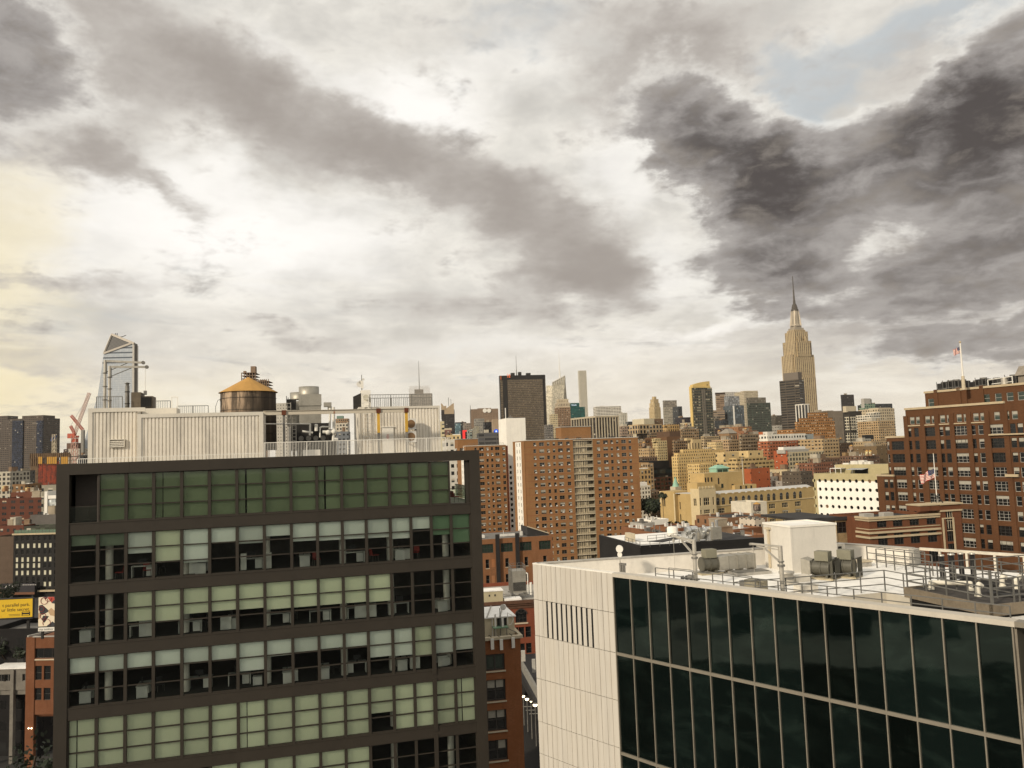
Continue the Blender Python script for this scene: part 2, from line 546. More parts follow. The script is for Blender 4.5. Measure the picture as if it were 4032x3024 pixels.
def win_mesh(w, h, nx=1, nz=2, blind=0.0, ac=False, fm=None, gm=None, fw=0.07, sill=None, arch=False):
 key = (round(w, 2), round(h, 2), nx, nz, round(blind, 1), ac, fm and fm.name, gm and gm.name, sill and sill.name, arch)
 if key in _wm:
  return _wm[key]
 fm, gm = fm or M_WFRAME, gm or M_GLASS
 b = MB()
 b.quad((-w / 2, 0.06, 0), (w / 2, 0.06, 0), (w / 2, 0.06, h), (-w / 2, 0.06, h), 1)
 if blind:
  b.quad((-w / 2, 0.045, h * (1 - blind)), (w / 2, 0.045, h * (1 - blind)), (w / 2, 0.045, h), (-w / 2, 0.045, h), 2)
 b.box(-w / 2, -w / 2 + fw, 0, 0.055, 0, h).box(w / 2 - fw, w / 2, 0, 0.055, 0, h)
 b.box(-w / 2 + fw, w / 2 - fw, 0.002, 0.055, 0, fw).box(-w / 2 + fw, w / 2 - fw, 0.002, 0.055, h - fw, h)
 for i in range(1, nx):
  x = -w / 2 + w * i / nx
  b.box(x - fw * .4, x + fw * .4, 0.004, 0.053, fw, h - fw)
 for i in range(1, nz):
  z = h * i / nz
  b.box(-w / 2 + fw, w / 2 - fw, 0.007, 0.051, z - fw * .35, z + fw * .35)
 if ac:
  b.box(-0.05, 0.62, -0.32, 0.04, 0.04, 0.46, 3)
 if sill:
  b.box(-w / 2 - .08, w / 2 + .08, -0.30, 0.05, -0.14, -0.003, 4)
 me = b.mesh('window', [fm, gm, M_BLIND, M_AC, sill or M_STONE])
 _wm[key] = me
 return me


TL = Matrix.Rotation(R(-90), 4, 'Z')       # puts a front-facing shape on the left-hand face (x=0); its x runs from -length to 0


def place_windows(root, lst, cap=100):
 """lst of (mesh, (x, y, z), rz): the first hundred as objects of their own, the remainder as one part"""
 for me, loc, rz in lst[:cap]:
  link('window', me, root, loc, rz)
 rest = lst[cap:]
 if rest:
  mats, b, idx = [], MB(), {}
  fi = []
  for me, loc, rz in rest:
   T = Matrix.Translation(loc) @ Matrix.Rotation(rz, 4, 'Z')
   mp = []
   for mm in me.materials:
    if mm.name not in idx:
     idx[mm.name] = len(mats)
     mats.append(mm)
    mp.append(idx[mm.name])
   o = len(b.v)
   b.v += [T @ v.co for v in me.vertices]
   for p in me.polygons:
    b.f.append([o + i for i in p.vertices])
    b.mi.append(mp[p.material_index])
    b.sm.append(False)
  part('more_windows', b, mats, root, kind='stuff')


def railing(b, pts, h=1.05, r=0.025, n=2, step=1.8, mi=0, pick=None):
 """posts and rails along points; pick = spacing of upright pickets"""
 for a, c in zip(pts[:-1], pts[1:]):
  a, c = Vector(a), Vector(c)
  L = (c - a).length
  d = (c - a) / L
  m = max(1, round(L / step))
  for i in range(m + 1):
   p = a + d * (L * i / m)
   b.bar(p, p + Vector((0, 0, h)), r * 2.2, r * 2.2, mi)
  for j in range(n):
   z = h * (j + 1) / n if not pick else (h if j else 0.10)
   b.bar(a + Vector((0, 0, z)), c + Vector((0, 0, z)), r * 2, r * 2, mi)
  if pick:
   for i in range(1, int(L / pick)):
    p = a + d * (i * pick)
    b.bar(p + Vector((0, 0, 0.1)), p + Vector((0, 0, h)), r, r, mi)
 return b

# ------------------------------------------------------------------ ground
gm_, k_, bs_ = new_mat('asphalt and dark roofs')
oc_ = k_.n('ShaderNodeTexCoord').outputs['Object']
n_ = k_.noise(oc_, 0.02, 8, 0.7).outputs[0]
k_.put(bs_.inputs['Base Color'], k_.mix(k_.smooth(n_, 0.35, 0.65), (0.014, 0.013, 0.012), (0.034, 0.031, 0.028)))
bs_.inputs['Roughness'].default_value = 0.9
b = MB().quad((-14000, -3000, 0), (14000, -3000, 0), (14000, 22000, 0), (-14000, 22000, 0))
solo('ground', b, gm_, 'dark city ground reaching to the horizon', 'ground', kind='structure')

# ------------------------------------------------------------------ dark office building
A = R(15.2)
_o = PT(222, 1828, 52)
OF = Frame(_o, A)
ZR = _o.z                                   # roof edge
office = froot('office_building', OF, 'dark bronze office building with green blinds behind its gridded glass front', 'office building')
OW = OF.front(1887, 1777)[0]
COLX = [0.757, 2.429, 4.102, 5.774, 7.50, 9.24, 10.99, 12.75, 14.53, 16.265, 17.96, 19.61, 21.30, 22.76, 24.22, 25.67, 27.12]
ROWT = [ZR - 0.73 - 3.855 * i for i in range(10)]        # top of each window row
WH = 3.08
OD = 20.0

_m, _k, _bs = new_mat('office glass')
_fr = _k.n('ShaderNodeFresnel', {'IOR': 1.5})
_tr = _k.n('ShaderNodeBsdfTransparent', {'Color': (0.94, 0.98, 0.93, 1)})
_gl = _k.n('ShaderNodeBsdfGlossy', {'Color': (0.85, 0.9, 0.85, 1), 'Roughness': 0.02})
_mx = _k.n('ShaderNodeMixShader', {0: _k.m('MULTIPLY', _fr.outputs[0], 0.9), 1: _tr.outputs[0], 2: _gl.outputs[0]})
for nd in _k.t.nodes:
 if nd.type == 'OUTPUT_MATERIAL':
  _k.put(nd.inputs['Surface'], _mx.outputs[0])
M_OGLASS = _m


def blind_mat(name, col):
 m, k, bs = new_mat(name)
 oc = k.n('ShaderNodeTexCoord').outputs['Object']
 n = k.noise(oc, 0.7, 4, 0.6).outputs[0]
 n2 = k.noise(oc, 30, 2, 0.6).outputs[0]
 c = k.mix(k.m('ADD', k.m('MULTIPLY', n, 0.7), k.m('MULTIPLY', n2, 0.3)), C(col, 0.78), C(col, 1.18))
 c = k.vm('SCALE', c, s=k.m('MULTIPLY_ADD', k.n('ShaderNodeObjectInfo').outputs['Random'], 0.26, 0.82))
 k.put(bs.inputs['Base Color'], c)
 bs.inputs['Roughness'].default_value = 0.85
 bs.inputs['Specular IOR Level'].default_value = 0.1
 return m


M_BL = {'g': blind_mat('green roller blind', (0.28, 0.335, 0.21)), 'p': blind_mat('pale roller blind', (0.90, 0.98, 0.84)),
  'd': blind_mat('sage roller blind', (0.86, 0.93, 0.68)), 'k': blind_mat('smoky roller blind', (0.26, 0.31, 0.23)),
  'e': blind_mat('emerald roller blind', (0.25, 0.38, 0.24))}

# structural parts: portal frame, spandrels, slabs, back wall
b = MB()
b.box(0, 0.757, 0, 0.6, 0, ZR - 0.004)
b.box(27.12, OW, 0, 0.6, 0, ZR - 0.004)
b.box(0.757, 27.12, 0.003, 0.6, ZR - 0.72, ZR - 0.002)
for xj in (4.3, 9.24, 14.5, 19.6, 24.2):
 b.box(xj, xj + .02, -0.004, 0.02, ZR - 0.71, ZR - 0.01)
part('portal_frame', b, M_DARKFRAME, office)
for i in range(1, 10):
 b = MB().box(0.757, 27.12, 0.05, 0.5, ROWT[i], ROWT[i - 1] - WH)
 b.box(0.757, 27.12, 0.02, 0.06, ROWT[i] + .70, ROWT[i] + .775)
 if 3 <= i <= 5:
  b.box(24.0, 24.3, -0.02, 0.05, ROWT[i] - WH - .3, ROWT[i] + .2)
 part('spandrel', b, M_DARKFRAME, office)
M_INT = mat('office interior wall', (0.10, 0.095, 0.085), 0.9, 0.3, 0.4)
M_INTF = mat('office carpet', (0.05, 0.05, 0.048), 0.95, 0.2, 2)
M_CEIL = mat('office ceiling', (0.30, 0.30, 0.28), 0.9, 0.15, 0.6)
for i in range(0, 9):
 zf = ROWT[i] - WH - 0.02
 b = MB().box(0.3, OW - .3 if i else 24.6, 0.5, OD, zf - .25, zf, 0)
 b.box(0.3, OW - .3 if i else 24.6, 0.51, OD - .01, zf - .62, zf - .255, 1)
 part('floor_slab', b, [M_INTF, M_CEIL], office)
b = MB()
b.box(0.1, OW - 0.1, 9.0, 9.3, 0, ROWT[0] - 3.9)
b.box(0.1, 24.6, 9.0, 9.3, ROWT[0] - 3.9, ZR - .8)
part('core_wall', b, M_INT, office)
b = MB()
b.box(0.02, 0.3, 0.6, OD, 0, ZR - 0.75)
b.box(OW - 0.3, OW - .02, 0.6, OD, 0, ROWT[0] - WH - .3)
b.box(24.4, 24.62, 0.6, OD, ROWT[0] - WH - .3, ZR - .75)
b.box(0.02, OW - .02, OD, OD + .3, 0, ROWT[0] - WH - .3)
part('side_wall', b, M_DARKFRAME, office)
b = MB().box(0.02, OW - .02, 0.6, OD + .3, ZR - 0.72, ZR - 0.12)
part('roof', b, [M_ROOFG], office)
for i in range(1, 7):                       # white columns behind the glass
 for x in (2.9, 7.6, 12.85, 18.0, 21.35, 25.4):
  b = MB().cyl((x, 1.3, ROWT[i] - WH), (x, 1.3, ROWT[i]), 0.24, seg=12)
  part('column', b, M_WHITE, office)

BL = [[None] + [(1, 'g')] * 14 + [None],
  [(.22, 'k'), (.25, 'k'), (.45, 'p'), (.65, 'd'), (.72, 'p'), (.32, 'p'), (.38, 'p'), (.25, 'p'), (.40, 'p'), (.42, 'p'), (.42, 'p'), (.43, 'p'), (.48, 'p'), (.28, 'p'), (.45, 'e'), (.66, 'e')],
  [0, 0, (.62, 'd'), (.66, 'd'), (.55, 'd'), (.54, 'd'), (.55, 'd'), (.6, 'd'), (.6, 'd'), (.6, 'd'), (.6, 'd'), (.62, 'd'), 0, 0, 0, 0],
  [(.33, 'p'), (.33, 'p'), (.31, 'p'), (.33, 'p'), (.33, 'p'), (.33, 'p'), (.62, 'p'), (.36, 'p'), (.34, 'p'), (.3, 'p'), (.31, 'p'), (.6, 'p'), (.62, 'p'), (.66, 'd'), (.65, 'p'), (.62, 'p')],
  [(1, 'd')] * 11 + [(.58, 'd')] + [(1, 'd')] * 4,
  [(1, 'd'), (1, 'd'), (1, 'd'), (1, 'd'), 0, (1, 'd'), (1, 'd'), (1, 'd'), (.7, 'd'), (.5, 'd'), (.75, 'd'), 0, 0, 0, 0, 0]]
_wf = {}
for i, row in enumerate(BL):
 zb = ROWT[i] - WH
 for j, s in enumerate(row):
  if s is None:
   continue
  x0, x1 = COLX[j], COLX[j + 1]
  w = x1 - x0
  yf = 0.16
  key = round(w, 2)
  if key not in _wf:
   f = MB()
   f.box(-w / 2, -w / 2 + .10, -0.04, .14, 0, WH).box(w / 2 - .10, w / 2, -0.04, .14, 0, WH)
   f.box(-w / 2 + .10, w / 2 - .10, 0.0, .13, 0, .07).box(-w / 2 + .10, w / 2 - .10, 0.0, .13, WH - .05, WH)
   for zz in (1.02, 2.05):
    f.box(-w / 2 + .10, w / 2 - .10, 0.0, .12, zz - .035, zz + .035)
   g = MB().quad((-w / 2 + .10, .06, .07), (w / 2 - .10, .06, .07), (w / 2 - .10, .06, WH - .05), (-w / 2 + .10, .06, WH - .05))
   _wf[key] = (f.mesh('window', M_DARKFRAME), g.mesh('pane', M_OGLASS))
  wo = link('window', _wf[key][0], office, ((x0 + x1) / 2, yf, zb))
  link('pane', _wf[key][1], wo)
  if s:
   fr, c = s
   gap = random.choice((0.0, 0.0, 0.0, 0.06, 0.12)) if i in (4, 0) else 0.0
   q = MB()
   z1, z0 = WH - .03, WH - .03 - (WH - .06) * fr
   xa, xb = -w / 2 + .05, w / 2 - .05
   if gap and j % 3 == 0:
    xm = xa + (xb - xa) * .28
    q.box(xa, xm, .20, .206, z0, z1).box(xm + gap, xb, .21, .216, z0, z1)
   else:
    q.box(xa, xb, .20, .206, z0, z1)
   q.box(xa, xb, .195, .22, z0 - .03, z0 + .01)
   part('blind', q, M_BL[c], wo)

# recessed loggia, top left, and the open terrace, top right
z0 = ROWT[0] - WH
b = MB().box(0.757, 2.42, 1.6, 1.7, z0, ROWT[0]).box(2.36, 2.44, 0.2, 1.6, z0, ROWT[0])
b.box(0.90, 1.55, 1.58, 1.6, z0, z0 + 2.2).cyl((1.75, 1.55, z0 + 1.75), (1.75, 1.60, z0 + 1.75), .07)
part('loggia', b, mat('bronze panel', (0.075, 0.062, 0.052), 0.6, 0.15, 0.6), office)
b = MB().box(0.76, 2.36, .25, .265, z0, z0 + 1.0)
b2 = MB().box(0.76, 2.36, .22, .29, z0 + 1.0, z0 + 1.04)
gb = part('balustrade', b, M_OGLASS, office)
part('handrail', b2, M_DARKFRAME, gb)
b = MB().box(25.67 - 1.0, OW - .02, .5, 12.0, z0 - .3, z0 - .005)
part('terrace', b, mat('pale terrace paving', (0.42, 0.39, 0.33), 0.85), office)
b = MB().box(26.85, 27.115, 0.2, 0.75, z0, ROWT[0])
part('terrace_post', b, M_DARKFRAME, office)
b = MB().box(25.75, 26.84, .3, .315, z0 + .05, z0 + 1.05).box(OW - .14, OW - .125, .75, 9, z0 + .05, z0 + 1.05)
gb = part('balustrade', b, M_OGLASS, office)
part('handrail', MB().box(25.70, 26.84, .28, .335, z0 + 1.05, z0 + 1.09).box(OW - .16, OW - .105, .75, 9, z0 + 1.05, z0 + 1.09), M_DARKFRAME, gb)


def chair(loc, rz, m, label, group, nm='chair'):
 t = thing(nm, label, 'chair', loc, rz, group)
 part('seat', MB().box(-.24, .24, -.24, .24, .42, .48), m, t)
 part('backrest', MB().hull([(-.22, .20, .48), (.22, .20, .48), (.22, .24, .48), (-.22, .24, .48)], [(-.20, .30, .88), (.20, .30, .88), (.20, .33, .88), (-.20, .33, .88)]), m, t)
 for sx in (-.2, .2):
  for sy in (-.2, .2):
   part('leg', MB().cyl((sx, sy, .42), (sx * 1.15, sy * 1.15, 0), .015, .012, 6), M_DULL, t)
 return t


M_RED = mat('red moulded plastic', (0.24, 0.02, 0.014), 0.45, 0.1, 3)
chair(OF.world(26.1, .95, z0), A + 2.2, M_RED, 'red chair on the open corner terrace under the roof beam', None, 'terrace_chair')


def copy_tree(o, parent=None):
 c = o.copy()
 COL.objects.link(c)
 if parent is not None:
  c.parent = parent
 for ch in [x for x in o.children]:
  copy_tree(ch, c)
 return c


# desks, task chairs and loungers inside, just behind the glass
M_DESK = mat('white laminate', (0.62, 0.62, 0.58), 0.5, 0.08, 2)
M_TASK = mat('black task chair', (0.02, 0.02, 0.022), 0.6, 0.2, 2)


def desk():
 t = thing('desk', 'white office desk with a drawer unit and screen behind the glass', 'desk', (0, 0, 0), 0, 'white desks behind the office glass')
 part('tabletop', MB().box(-.75, .75, -.38, .38, .70, .74), M_DESK, t)
 for s in (-.70, .70):
  part('leg', MB().box(s - .03, s + .03, -.34, .34, 0, .70), M_DESK, t)
 part('drawer_unit', MB().box(.18, .62, -.30, .30, .06, .66), M_DESK, t)
 s = part('screen', MB().box(-.35, .15, .05, .08, .86, 1.2).box(-.14, -.06, .05, .12, .74, .88), M_TASK, t)
 return t


d0, c0 = desk(), None
first = True
rs = random.Random(3)
slots = [(1, 5.0), (1, 8.6), (1, 11.9), (1, 15.4), (1, 18.8), (1, 22.0), (2, 1.6), (2, 4.9), (2, 7.9), (2, 10.6), (2, 13.7), (2, 16.4), (2, 19.0), (2, 21.9), (2, 25.0),
   (3, 1.6), (3, 5.0), (3, 8.5), (3, 11.0), (3, 14.2), (3, 16.6), (3, 18.8), (3, 22.0), (3, 24.9)]
for r_, x in slots:
 d = d0 if first else copy_tree(d0)
 first = False
 d.location = OF.world(x, 1.25 + rs.random() * .5, ROWT[r_] - WH)
 d.rotation_euler.z = A + rs.choice((0, 0, math.pi, 1.57))
ch0 = chair((0, 0, 0), 0, M_TASK, 'black office chair beside a white desk behind the glass', 'black chairs behind the office glass', 'office_chair')
for n, (r_, x) in enumerate(slots[::2]):
 d = ch0 if n == 0 else copy_tree(ch0)
 d.location = OF.world(x + .9, 1.9 + rs.random() * .6, ROWT[r_] - WH)
 d.rotation_euler.z = A + rs.random() * 6
rc0 = chair((0, 0, 0), 0, M_RED, 'red office chair behind the glass of the second window row', 'red chairs behind the office glass', 'office_chair')
for n, x in enumerate((3.6, 5.2, 16.2, 20.2, 23.2)):
 d = rc0 if n == 0 else copy_tree(rc0)
 d.location = OF.world(x, 0.85 + rs.random() * .4, ROWT[1] - WH)
 d.rotation_euler.z = A + rs.random() * 6
for n, (r_, x, w_, h_) in enumerate([(1, 8.15, .55, 1.25), (1, 11.35, .38, 1.15), (1, 13.0, .35, 1.1), (1, 22.3, 1.2, .75), (2, 10.2, .7, .9), (2, 5.2, .8, 1.1), (2, 19.5, 1.5, .95), (3, 12.2, .6, .6),
          (3, 14.4, .9, .75), (3, 22.9, .7, .95), (3, 25.1, .6, .6)]):
 t = thing('storage_cabinet', 'low white storage cabinet standing close behind the office glass', 'cabinet', OF.world(x, .75, ROWT[r_] - WH), A, 'white cabinets behind the office glass')
 part('carcass', MB().box(-w_ / 2, w_ / 2, 0, .45, .05, h_), M_DESK, t)
 part('door', MB().box(-w_ / 2 + .02, -.01, -.02, -.002, .08, h_ - .03), M_DESK, t)
 part('door', MB().box(.01, w_ / 2 - .02, -.02, -.002, .08, h_ - .03), M_DESK, t)

# ------------------------------------------------------------------ penthouses on the office roof
M_CORR = mat('cream corrugated steel', (0.70, 0.65, 0.56), 0.55, 0.10, 0.5, 0.1, 0.35, streak=True)
M_CREAM = mat('cream flashing', (0.62, 0.58, 0.50), 0.55, 0.08, 0.7, 0.1, 0.15)


def corrug(b, x0, x1, z0, z1, y=0.0, pitch=.235, dep=.06, mi=0):
 n = max(1, round((x1 - x0) / pitch))
 p = (x1 - x0) / n
 prof = []
 for i in range(n):
  a = x0 + i * p
  prof += [(a, y), (a + p * .55, y), (a + p * .68, y + dep), (a + p * .87, y + dep)]
 prof.append((x1, y))
 for (xa, ya), (xb, yb) in zip(prof[:-1], prof[1:]):
  b.quad((xa, ya, z0), (xb, yb, z0), (xb, yb, z1), (xa, ya, z1), mi)
 return b


def X(u, v, back):
 return OF.front(u, v, back)


ZD = ZR - .12                                # roof deck
xa0, za = X(349, 1608, 3.2)
xa1, _ = X(541, 1608, 3.2)
ph = part('penthouse', corrug(MB(), xa0 + .25, xa1 - .02, ZD, za - .28, 3.2).box(xa0, xa1, 3.32, 9, ZD, za - .1), M_CORR, office)
b = MB().box(xa0 - .02, xa0 + .25, 3.14, 3.3, ZD, za - .001).box(xa0 + .25, xa1 + .5, 3.14, 3.3, za - .28, za)
part('flashing', b, M_CREAM, ph)
x0, zc = X(433, 1735, 3.1)
x1, z1 = X(489, 1760, 3.1)
b = MB()
for i in range(4):
 zz = z1 + (zc - z1) * i / 4
 b.hull([(x0, 3.02, zz), (x1, 3.02, zz), (x1, 3.18, zz + .10), (x0, 3.18, zz + .10)], [(x0, 3.02, zz + .05), (x1, 3.02, zz + .05), (x1, 3.18, zz + .15), (x0, 3.18, zz + .15)])
b.box(x0 - .04, x0, 3.0, 3.2, z1, zc + .04).box(x1, x1 + .04, 3.0, 3.2, z1, zc + .04).box(x0 - .04, x1 + .04, 3.0, 3.2, zc + .04, zc + .08)
part('louvre', b, M_CREAM, ph)
xb0, zb_ = X(541, 1633, 2.3)
xb1, zb = X(1036, 1621, 2.3)
ph = part('penthouse', corrug(MB(), xb0 + .26, xb1 - .27, ZD, zb - .26, 2.3).box(xb0 + .05, xb1 - .02, 2.42, 8.4, ZD, zb - .1), M_CORR, office)
b = MB().box(xb0, xb0 + .26, 2.24, 2.4, ZD, zb - .001).box(xb1 - .27, xb1, 2.24, 2.4, ZD, zb - .002).box(xb0 + .26, xb1 - .27, 2.24, 2.4, zb - .26, zb)
b.box(xb0, xb1, 2.405, 8.4, zb - .10, zb - .02)
part('flashing', b, M_CREAM, ph)
xc0, zc0 = X(1411, 1603, 6.5)
xc1, _ = X(1730, 1591, 6.5)
b = corrug(MB(), xc0 + .1, xc1 - .12, ZD, zc0 - .18, 6.5, .25)
b.box(xc0 + .0, xc1 - .02, 6.62, 11.5, ZD, zc0 - .05)
ph = part('penthouse', b, M_CORR, office)
b = MB().box(xc0 - .02, xc0 + .12, 6.44, 6.6, ZD, zc0 - .001).box(xc1 - .14, xc1 + .02, 6.44, 6.6, ZD, zc0 - .002).box(xc0 + .12, xc1 - .14, 6.44, 6.6, zc0 - .18, zc0)
part('flashing', b, M_CREAM, ph)
xd0, zd1 = X(1504, 1683, 6.45)
xd1, _ = X(1549, 1683, 6.45)
dr = part('door', MB().box(xd0, xd1, 6.42, 6.49, ZD, zd1).box(xd0 - .06, xd1 + .06, 6.36, 6.5, zd1, zd1 + .06), M_WHITE, ph)
sx, sz = X(1519, 1708, 6.41)
sx2, sz2 = X(1535, 1728, 6.41)
sg = part('door_sign', MB().box(sx, sx2, 6.405, 6.418, sz2, sz), M_WHITE, dr, label='small white warning sign with red lettering')
M_REDINK = mat('red sign ink', (0.55, 0.04, 0.02), 0.6)


def lettering(txt, size, parent, loc, rot, m, name='lettering', align='LEFT', ext=0.004):
 cu = bpy.data.curves.new(name, 'FONT')
 cu.body, cu.size, cu.align_x, cu.extrude = txt, size, align, ext
 cu.materials.append(m)
 tmp = bpy.data.objects.new('tmp', cu)
 me = bpy.data.meshes.new_from_object(tmp)
 bpy.data.objects.remove(tmp)
 o = link(name, me)
 if parent is not None:
  o.parent = parent
 o.location, o.rotation_euler = loc, rot
 return o


b = MB()
for i, (fa, fb_) in enumerate(((.25, .75), (.2, .8), (.12, .88), (.15, .85), (.25, .75))):
 zz = sz - (sz - sz2) * (.12 + .19 * i)
 b.box(sx + (sx2 - sx) * fa, sx + (sx2 - sx) * fb_, 6.400, 6.404, zz - .025, zz)
b.mi = [0] * len(b.f)
link('lettering', b.mesh('lettering', M_REDINK), dr)
# ladder with hoops on this penthouse
lx, _ = X(1430, 1640, 6.3)
lx2, _ = X(1452, 1640, 6.3)
b = MB().bar((lx, 6.3, ZD), (lx, 6.3, zc0 + 1.1), .05).bar((lx2, 6.3, ZD), (lx2, 6.3, zc0 + 1.1), .05)
z = ZD + .3
while z < zc0 + 1:
 b.bar((lx, 6.3, z), (lx2, 6.3, z), .03)
 z += .3
for zz in (ZD + 2.1, zc0 + .3, zc0 + 1.0):
 b.bar((lx - .1, 6.0, zz), (lx2 + .1, 6.0, zz), .04).bar((lx - .1, 6.0, zz), (lx - .1, 6.3, zz), .04).bar((lx2 + .1, 6.0, zz), (lx2 + .1, 6.3, zz), .04)
part('ladder', b, M_WHITE, ph)

# white picket guard rail on the roof edge
b = MB()
railing(b, [(1.0, 1.0, ZD), (xb1 + .1, 1.0, ZD)], 0.42, .022, 2, 1.9, pick=.12)
railing(b, [(xb1 + .1, 1.0, ZD), (X(1756, 1780, 1.0)[0], 1.0, ZD)], 1.12, .024, 2, 1.45, pick=.105)
solo('guard_railing', b, M_WHITE, 'white picket guard rail along the dark office roof edge', 'railing', (OF.o.x, OF.o.y, 0), A)
# rusty steel gantry
xg1 = X(1606, 1617, 4.2)[0]
xg0, zg0 = X(1037, 1635, 4.2)
zg1 = X(1037, 1620, 4.2)[1]
_m, _k, _bs = new_mat('rusting cream steel')
_oc = _k.n('ShaderNodeTexCoord').outputs['Object']
_n = _k.smooth(_k.noise(_oc, 1.6, 8, 0.7).outputs[0], 0.60, 0.68)
_k.put(_bs.inputs['Base Color'], _k.mix(_n, (0.50, 0.45, 0.36), (0.22, 0.07, 0.02)))
_bs.inputs['Roughness'].default_value = 0.7
g = thing('pipe_gantry', 'rusty cream steel beam carried on posts across the dark office roof', 'gantry', OF.world(0, 0, 0), A)
part('beam', MB().box(xg0, xg1, 4.1, 4.3, zg0, zg1).box(xg0, xg1, 4.02, 4.38, zg1, zg1 + .03), _m, g)
M_YEL = mat('yellow hazard paint', (0.55, 0.33, 0.05), 0.6, 0.2, 1)
for u_, mm in ((1118, M_DULL), (1490, M_YEL), (1600, M_YEL)):
 xx = X(u_, 1640, 4.2)[0]
 p_ = part('post', MB().box(xx - .09, xx + .09, 4.11, 4.29, ZD, zg0), M_DULL, g)
 if mm is M_YEL:
  part('painted_band', MB().box(xx - .10, xx + .10, 4.09, 4.31, ZD + 1.7, zg0 - .01), mm, p_)
 part('collar', MB().box(xx - .16, xx + .16, 4.0, 4.4, zg0 - .02, zg1 + .05), mat('rust', (0.12, 0.04, 0.02), 0.9), p_)


# ------------------------------------------------------------------ water tank
def wood_tank(loc, r, h, roofh, label, legs=0.0, roofcol=(0.42, 0.235, 0.065), seg=36, group=None, wood=(0.072, 0.053, 0.036), rz=0.0):
 t = thing('water_tank', label, 'water tank', loc, rz, group)
 m, k, bs = new_mat('tank staves')
 oc = k.n('ShaderNodeTexCoord').outputs['Object']
 x, y, z = k.n('ShaderNodeSeparateXYZ', {0: oc}).outputs
 a = k.m('MULTIPLY', k.m('ARCTAN2', x, y), 2.0 * seg / 6.283)
 st = k.n('ShaderNodeTexWhiteNoise', {'W': k.m('FLOOR', a)}, noise_dimensions='1D').outputs['Value']
 mp = k.n('ShaderNodeMapping', {'Vector': oc, 'Scale': (3 / r, 3 / r, 0.5 / r)}).outputs[0]
 n = k.smooth(k.noise(mp, 1.5, 8, 0.7).outputs[0], 0.42, 0.62)
 c = k.mix(st, C(wood, 0.45), C(wood, 1.25))
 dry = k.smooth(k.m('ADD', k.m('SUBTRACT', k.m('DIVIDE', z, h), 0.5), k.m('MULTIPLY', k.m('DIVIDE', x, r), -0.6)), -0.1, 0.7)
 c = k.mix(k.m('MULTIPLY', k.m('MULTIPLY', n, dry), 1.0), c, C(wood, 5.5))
 k.put(bs.inputs['Base Color'], c)
 bs.inputs['Roughness'].default_value = 0.9
 b = MB().lathe((0, 0, legs), [(r * 1.0, 0), (r * .985, h)], seg * 2, 0)
 b.add([(r * cos(6.2832 * i / 24), r * sin(6.2832 * i / 24), legs) for i in range(24)], [tuple(range(23, -1, -1))])
 part('barrel', b, m, t)
 nh = max(3, int(h / .9))
 for i in range(nh):
  z = legs + h * (i + .4) / nh
  part('hoop', MB().lathe((0, 0, z), [(r * 1.0, -.014), (r * 1.007, -.01), (r * 1.007, .01), (r * 1.0, .014)], seg), M_DARK, t)
 b = MB()
 n = 18
 ring = [(r * 1.07 * cos(6.2832 * i / n), r * 1.07 * sin(6.2832 * i / n), legs + h * .985) for i in range(n)]
 b.add(ring + [(0, 0, legs + h + roofh)], [(i, (i + 1) % n, n) for i in range(n)] + [tuple(range(n - 1, -1, -1))])
 part('roof', b, mat('ochre tank roof', roofcol, 0.8, 0.15, 0.6, 0, 0.1), t)
 if legs:
  for sx in (-.62, .62):
   for sy in (-.62, .62):
    part('leg', MB().bar((sx * r, sy * r, 0), (sx * r, sy * r, legs), r * .09), M_DARK, t)
  bb = MB()
  for sy in (-.62, .62):
   bb.bar((-.62 * r, sy * r, .1), (.62 * r, sy * r, legs * .9), r * .05).bar((.62 * r, sy * r, .1), (-.62 * r, sy * r, legs * .9), r * .05)
  bb.box(-.8 * r, .8 * r, -.8 * r, .8 * r, legs - r * .12, legs - .002)
  part('brace', bb, M_DARK, t)
 return t


TB = 10.5
tx0, tz1 = X(866, 1547, TB)
tx1, tz2 = X(1088, 1540, TB)
_, tz0 = X(975, 1775, TB)
_, tza = X(973, 1484, TB)
tank = wood_tank(OF.world((tx0 + tx1) / 2, TB, tz0), (tx1 - tx0) / 2, (tz1 + tz2) / 2 - tz0, tza - (tz1 + tz2) / 2, 'weathered wooden water tank with an ochre cone roof on the dark office roof', rz=A)
r_ = (tx1 - tx0) / 2
b = MB().tube([(-r_ * 1.14, -.3, ZD - tz0 + 3.3), (-r_ * 1.14, -.3, 3.6), (-r_ * 1.06, -.3, 4.1), (-r_ * .95, -.3, 4.2)], .02, 6)
b.tube([(-r_ * .99, -.3, 4.0), (-r_ * .96, -.3, 4.5), (-r_ * .86, -.3, 4.75), (-r_ * .72, -.3, 4.72)], .02, 6)
part('vent_pipe', b, M_RAIL, tank)

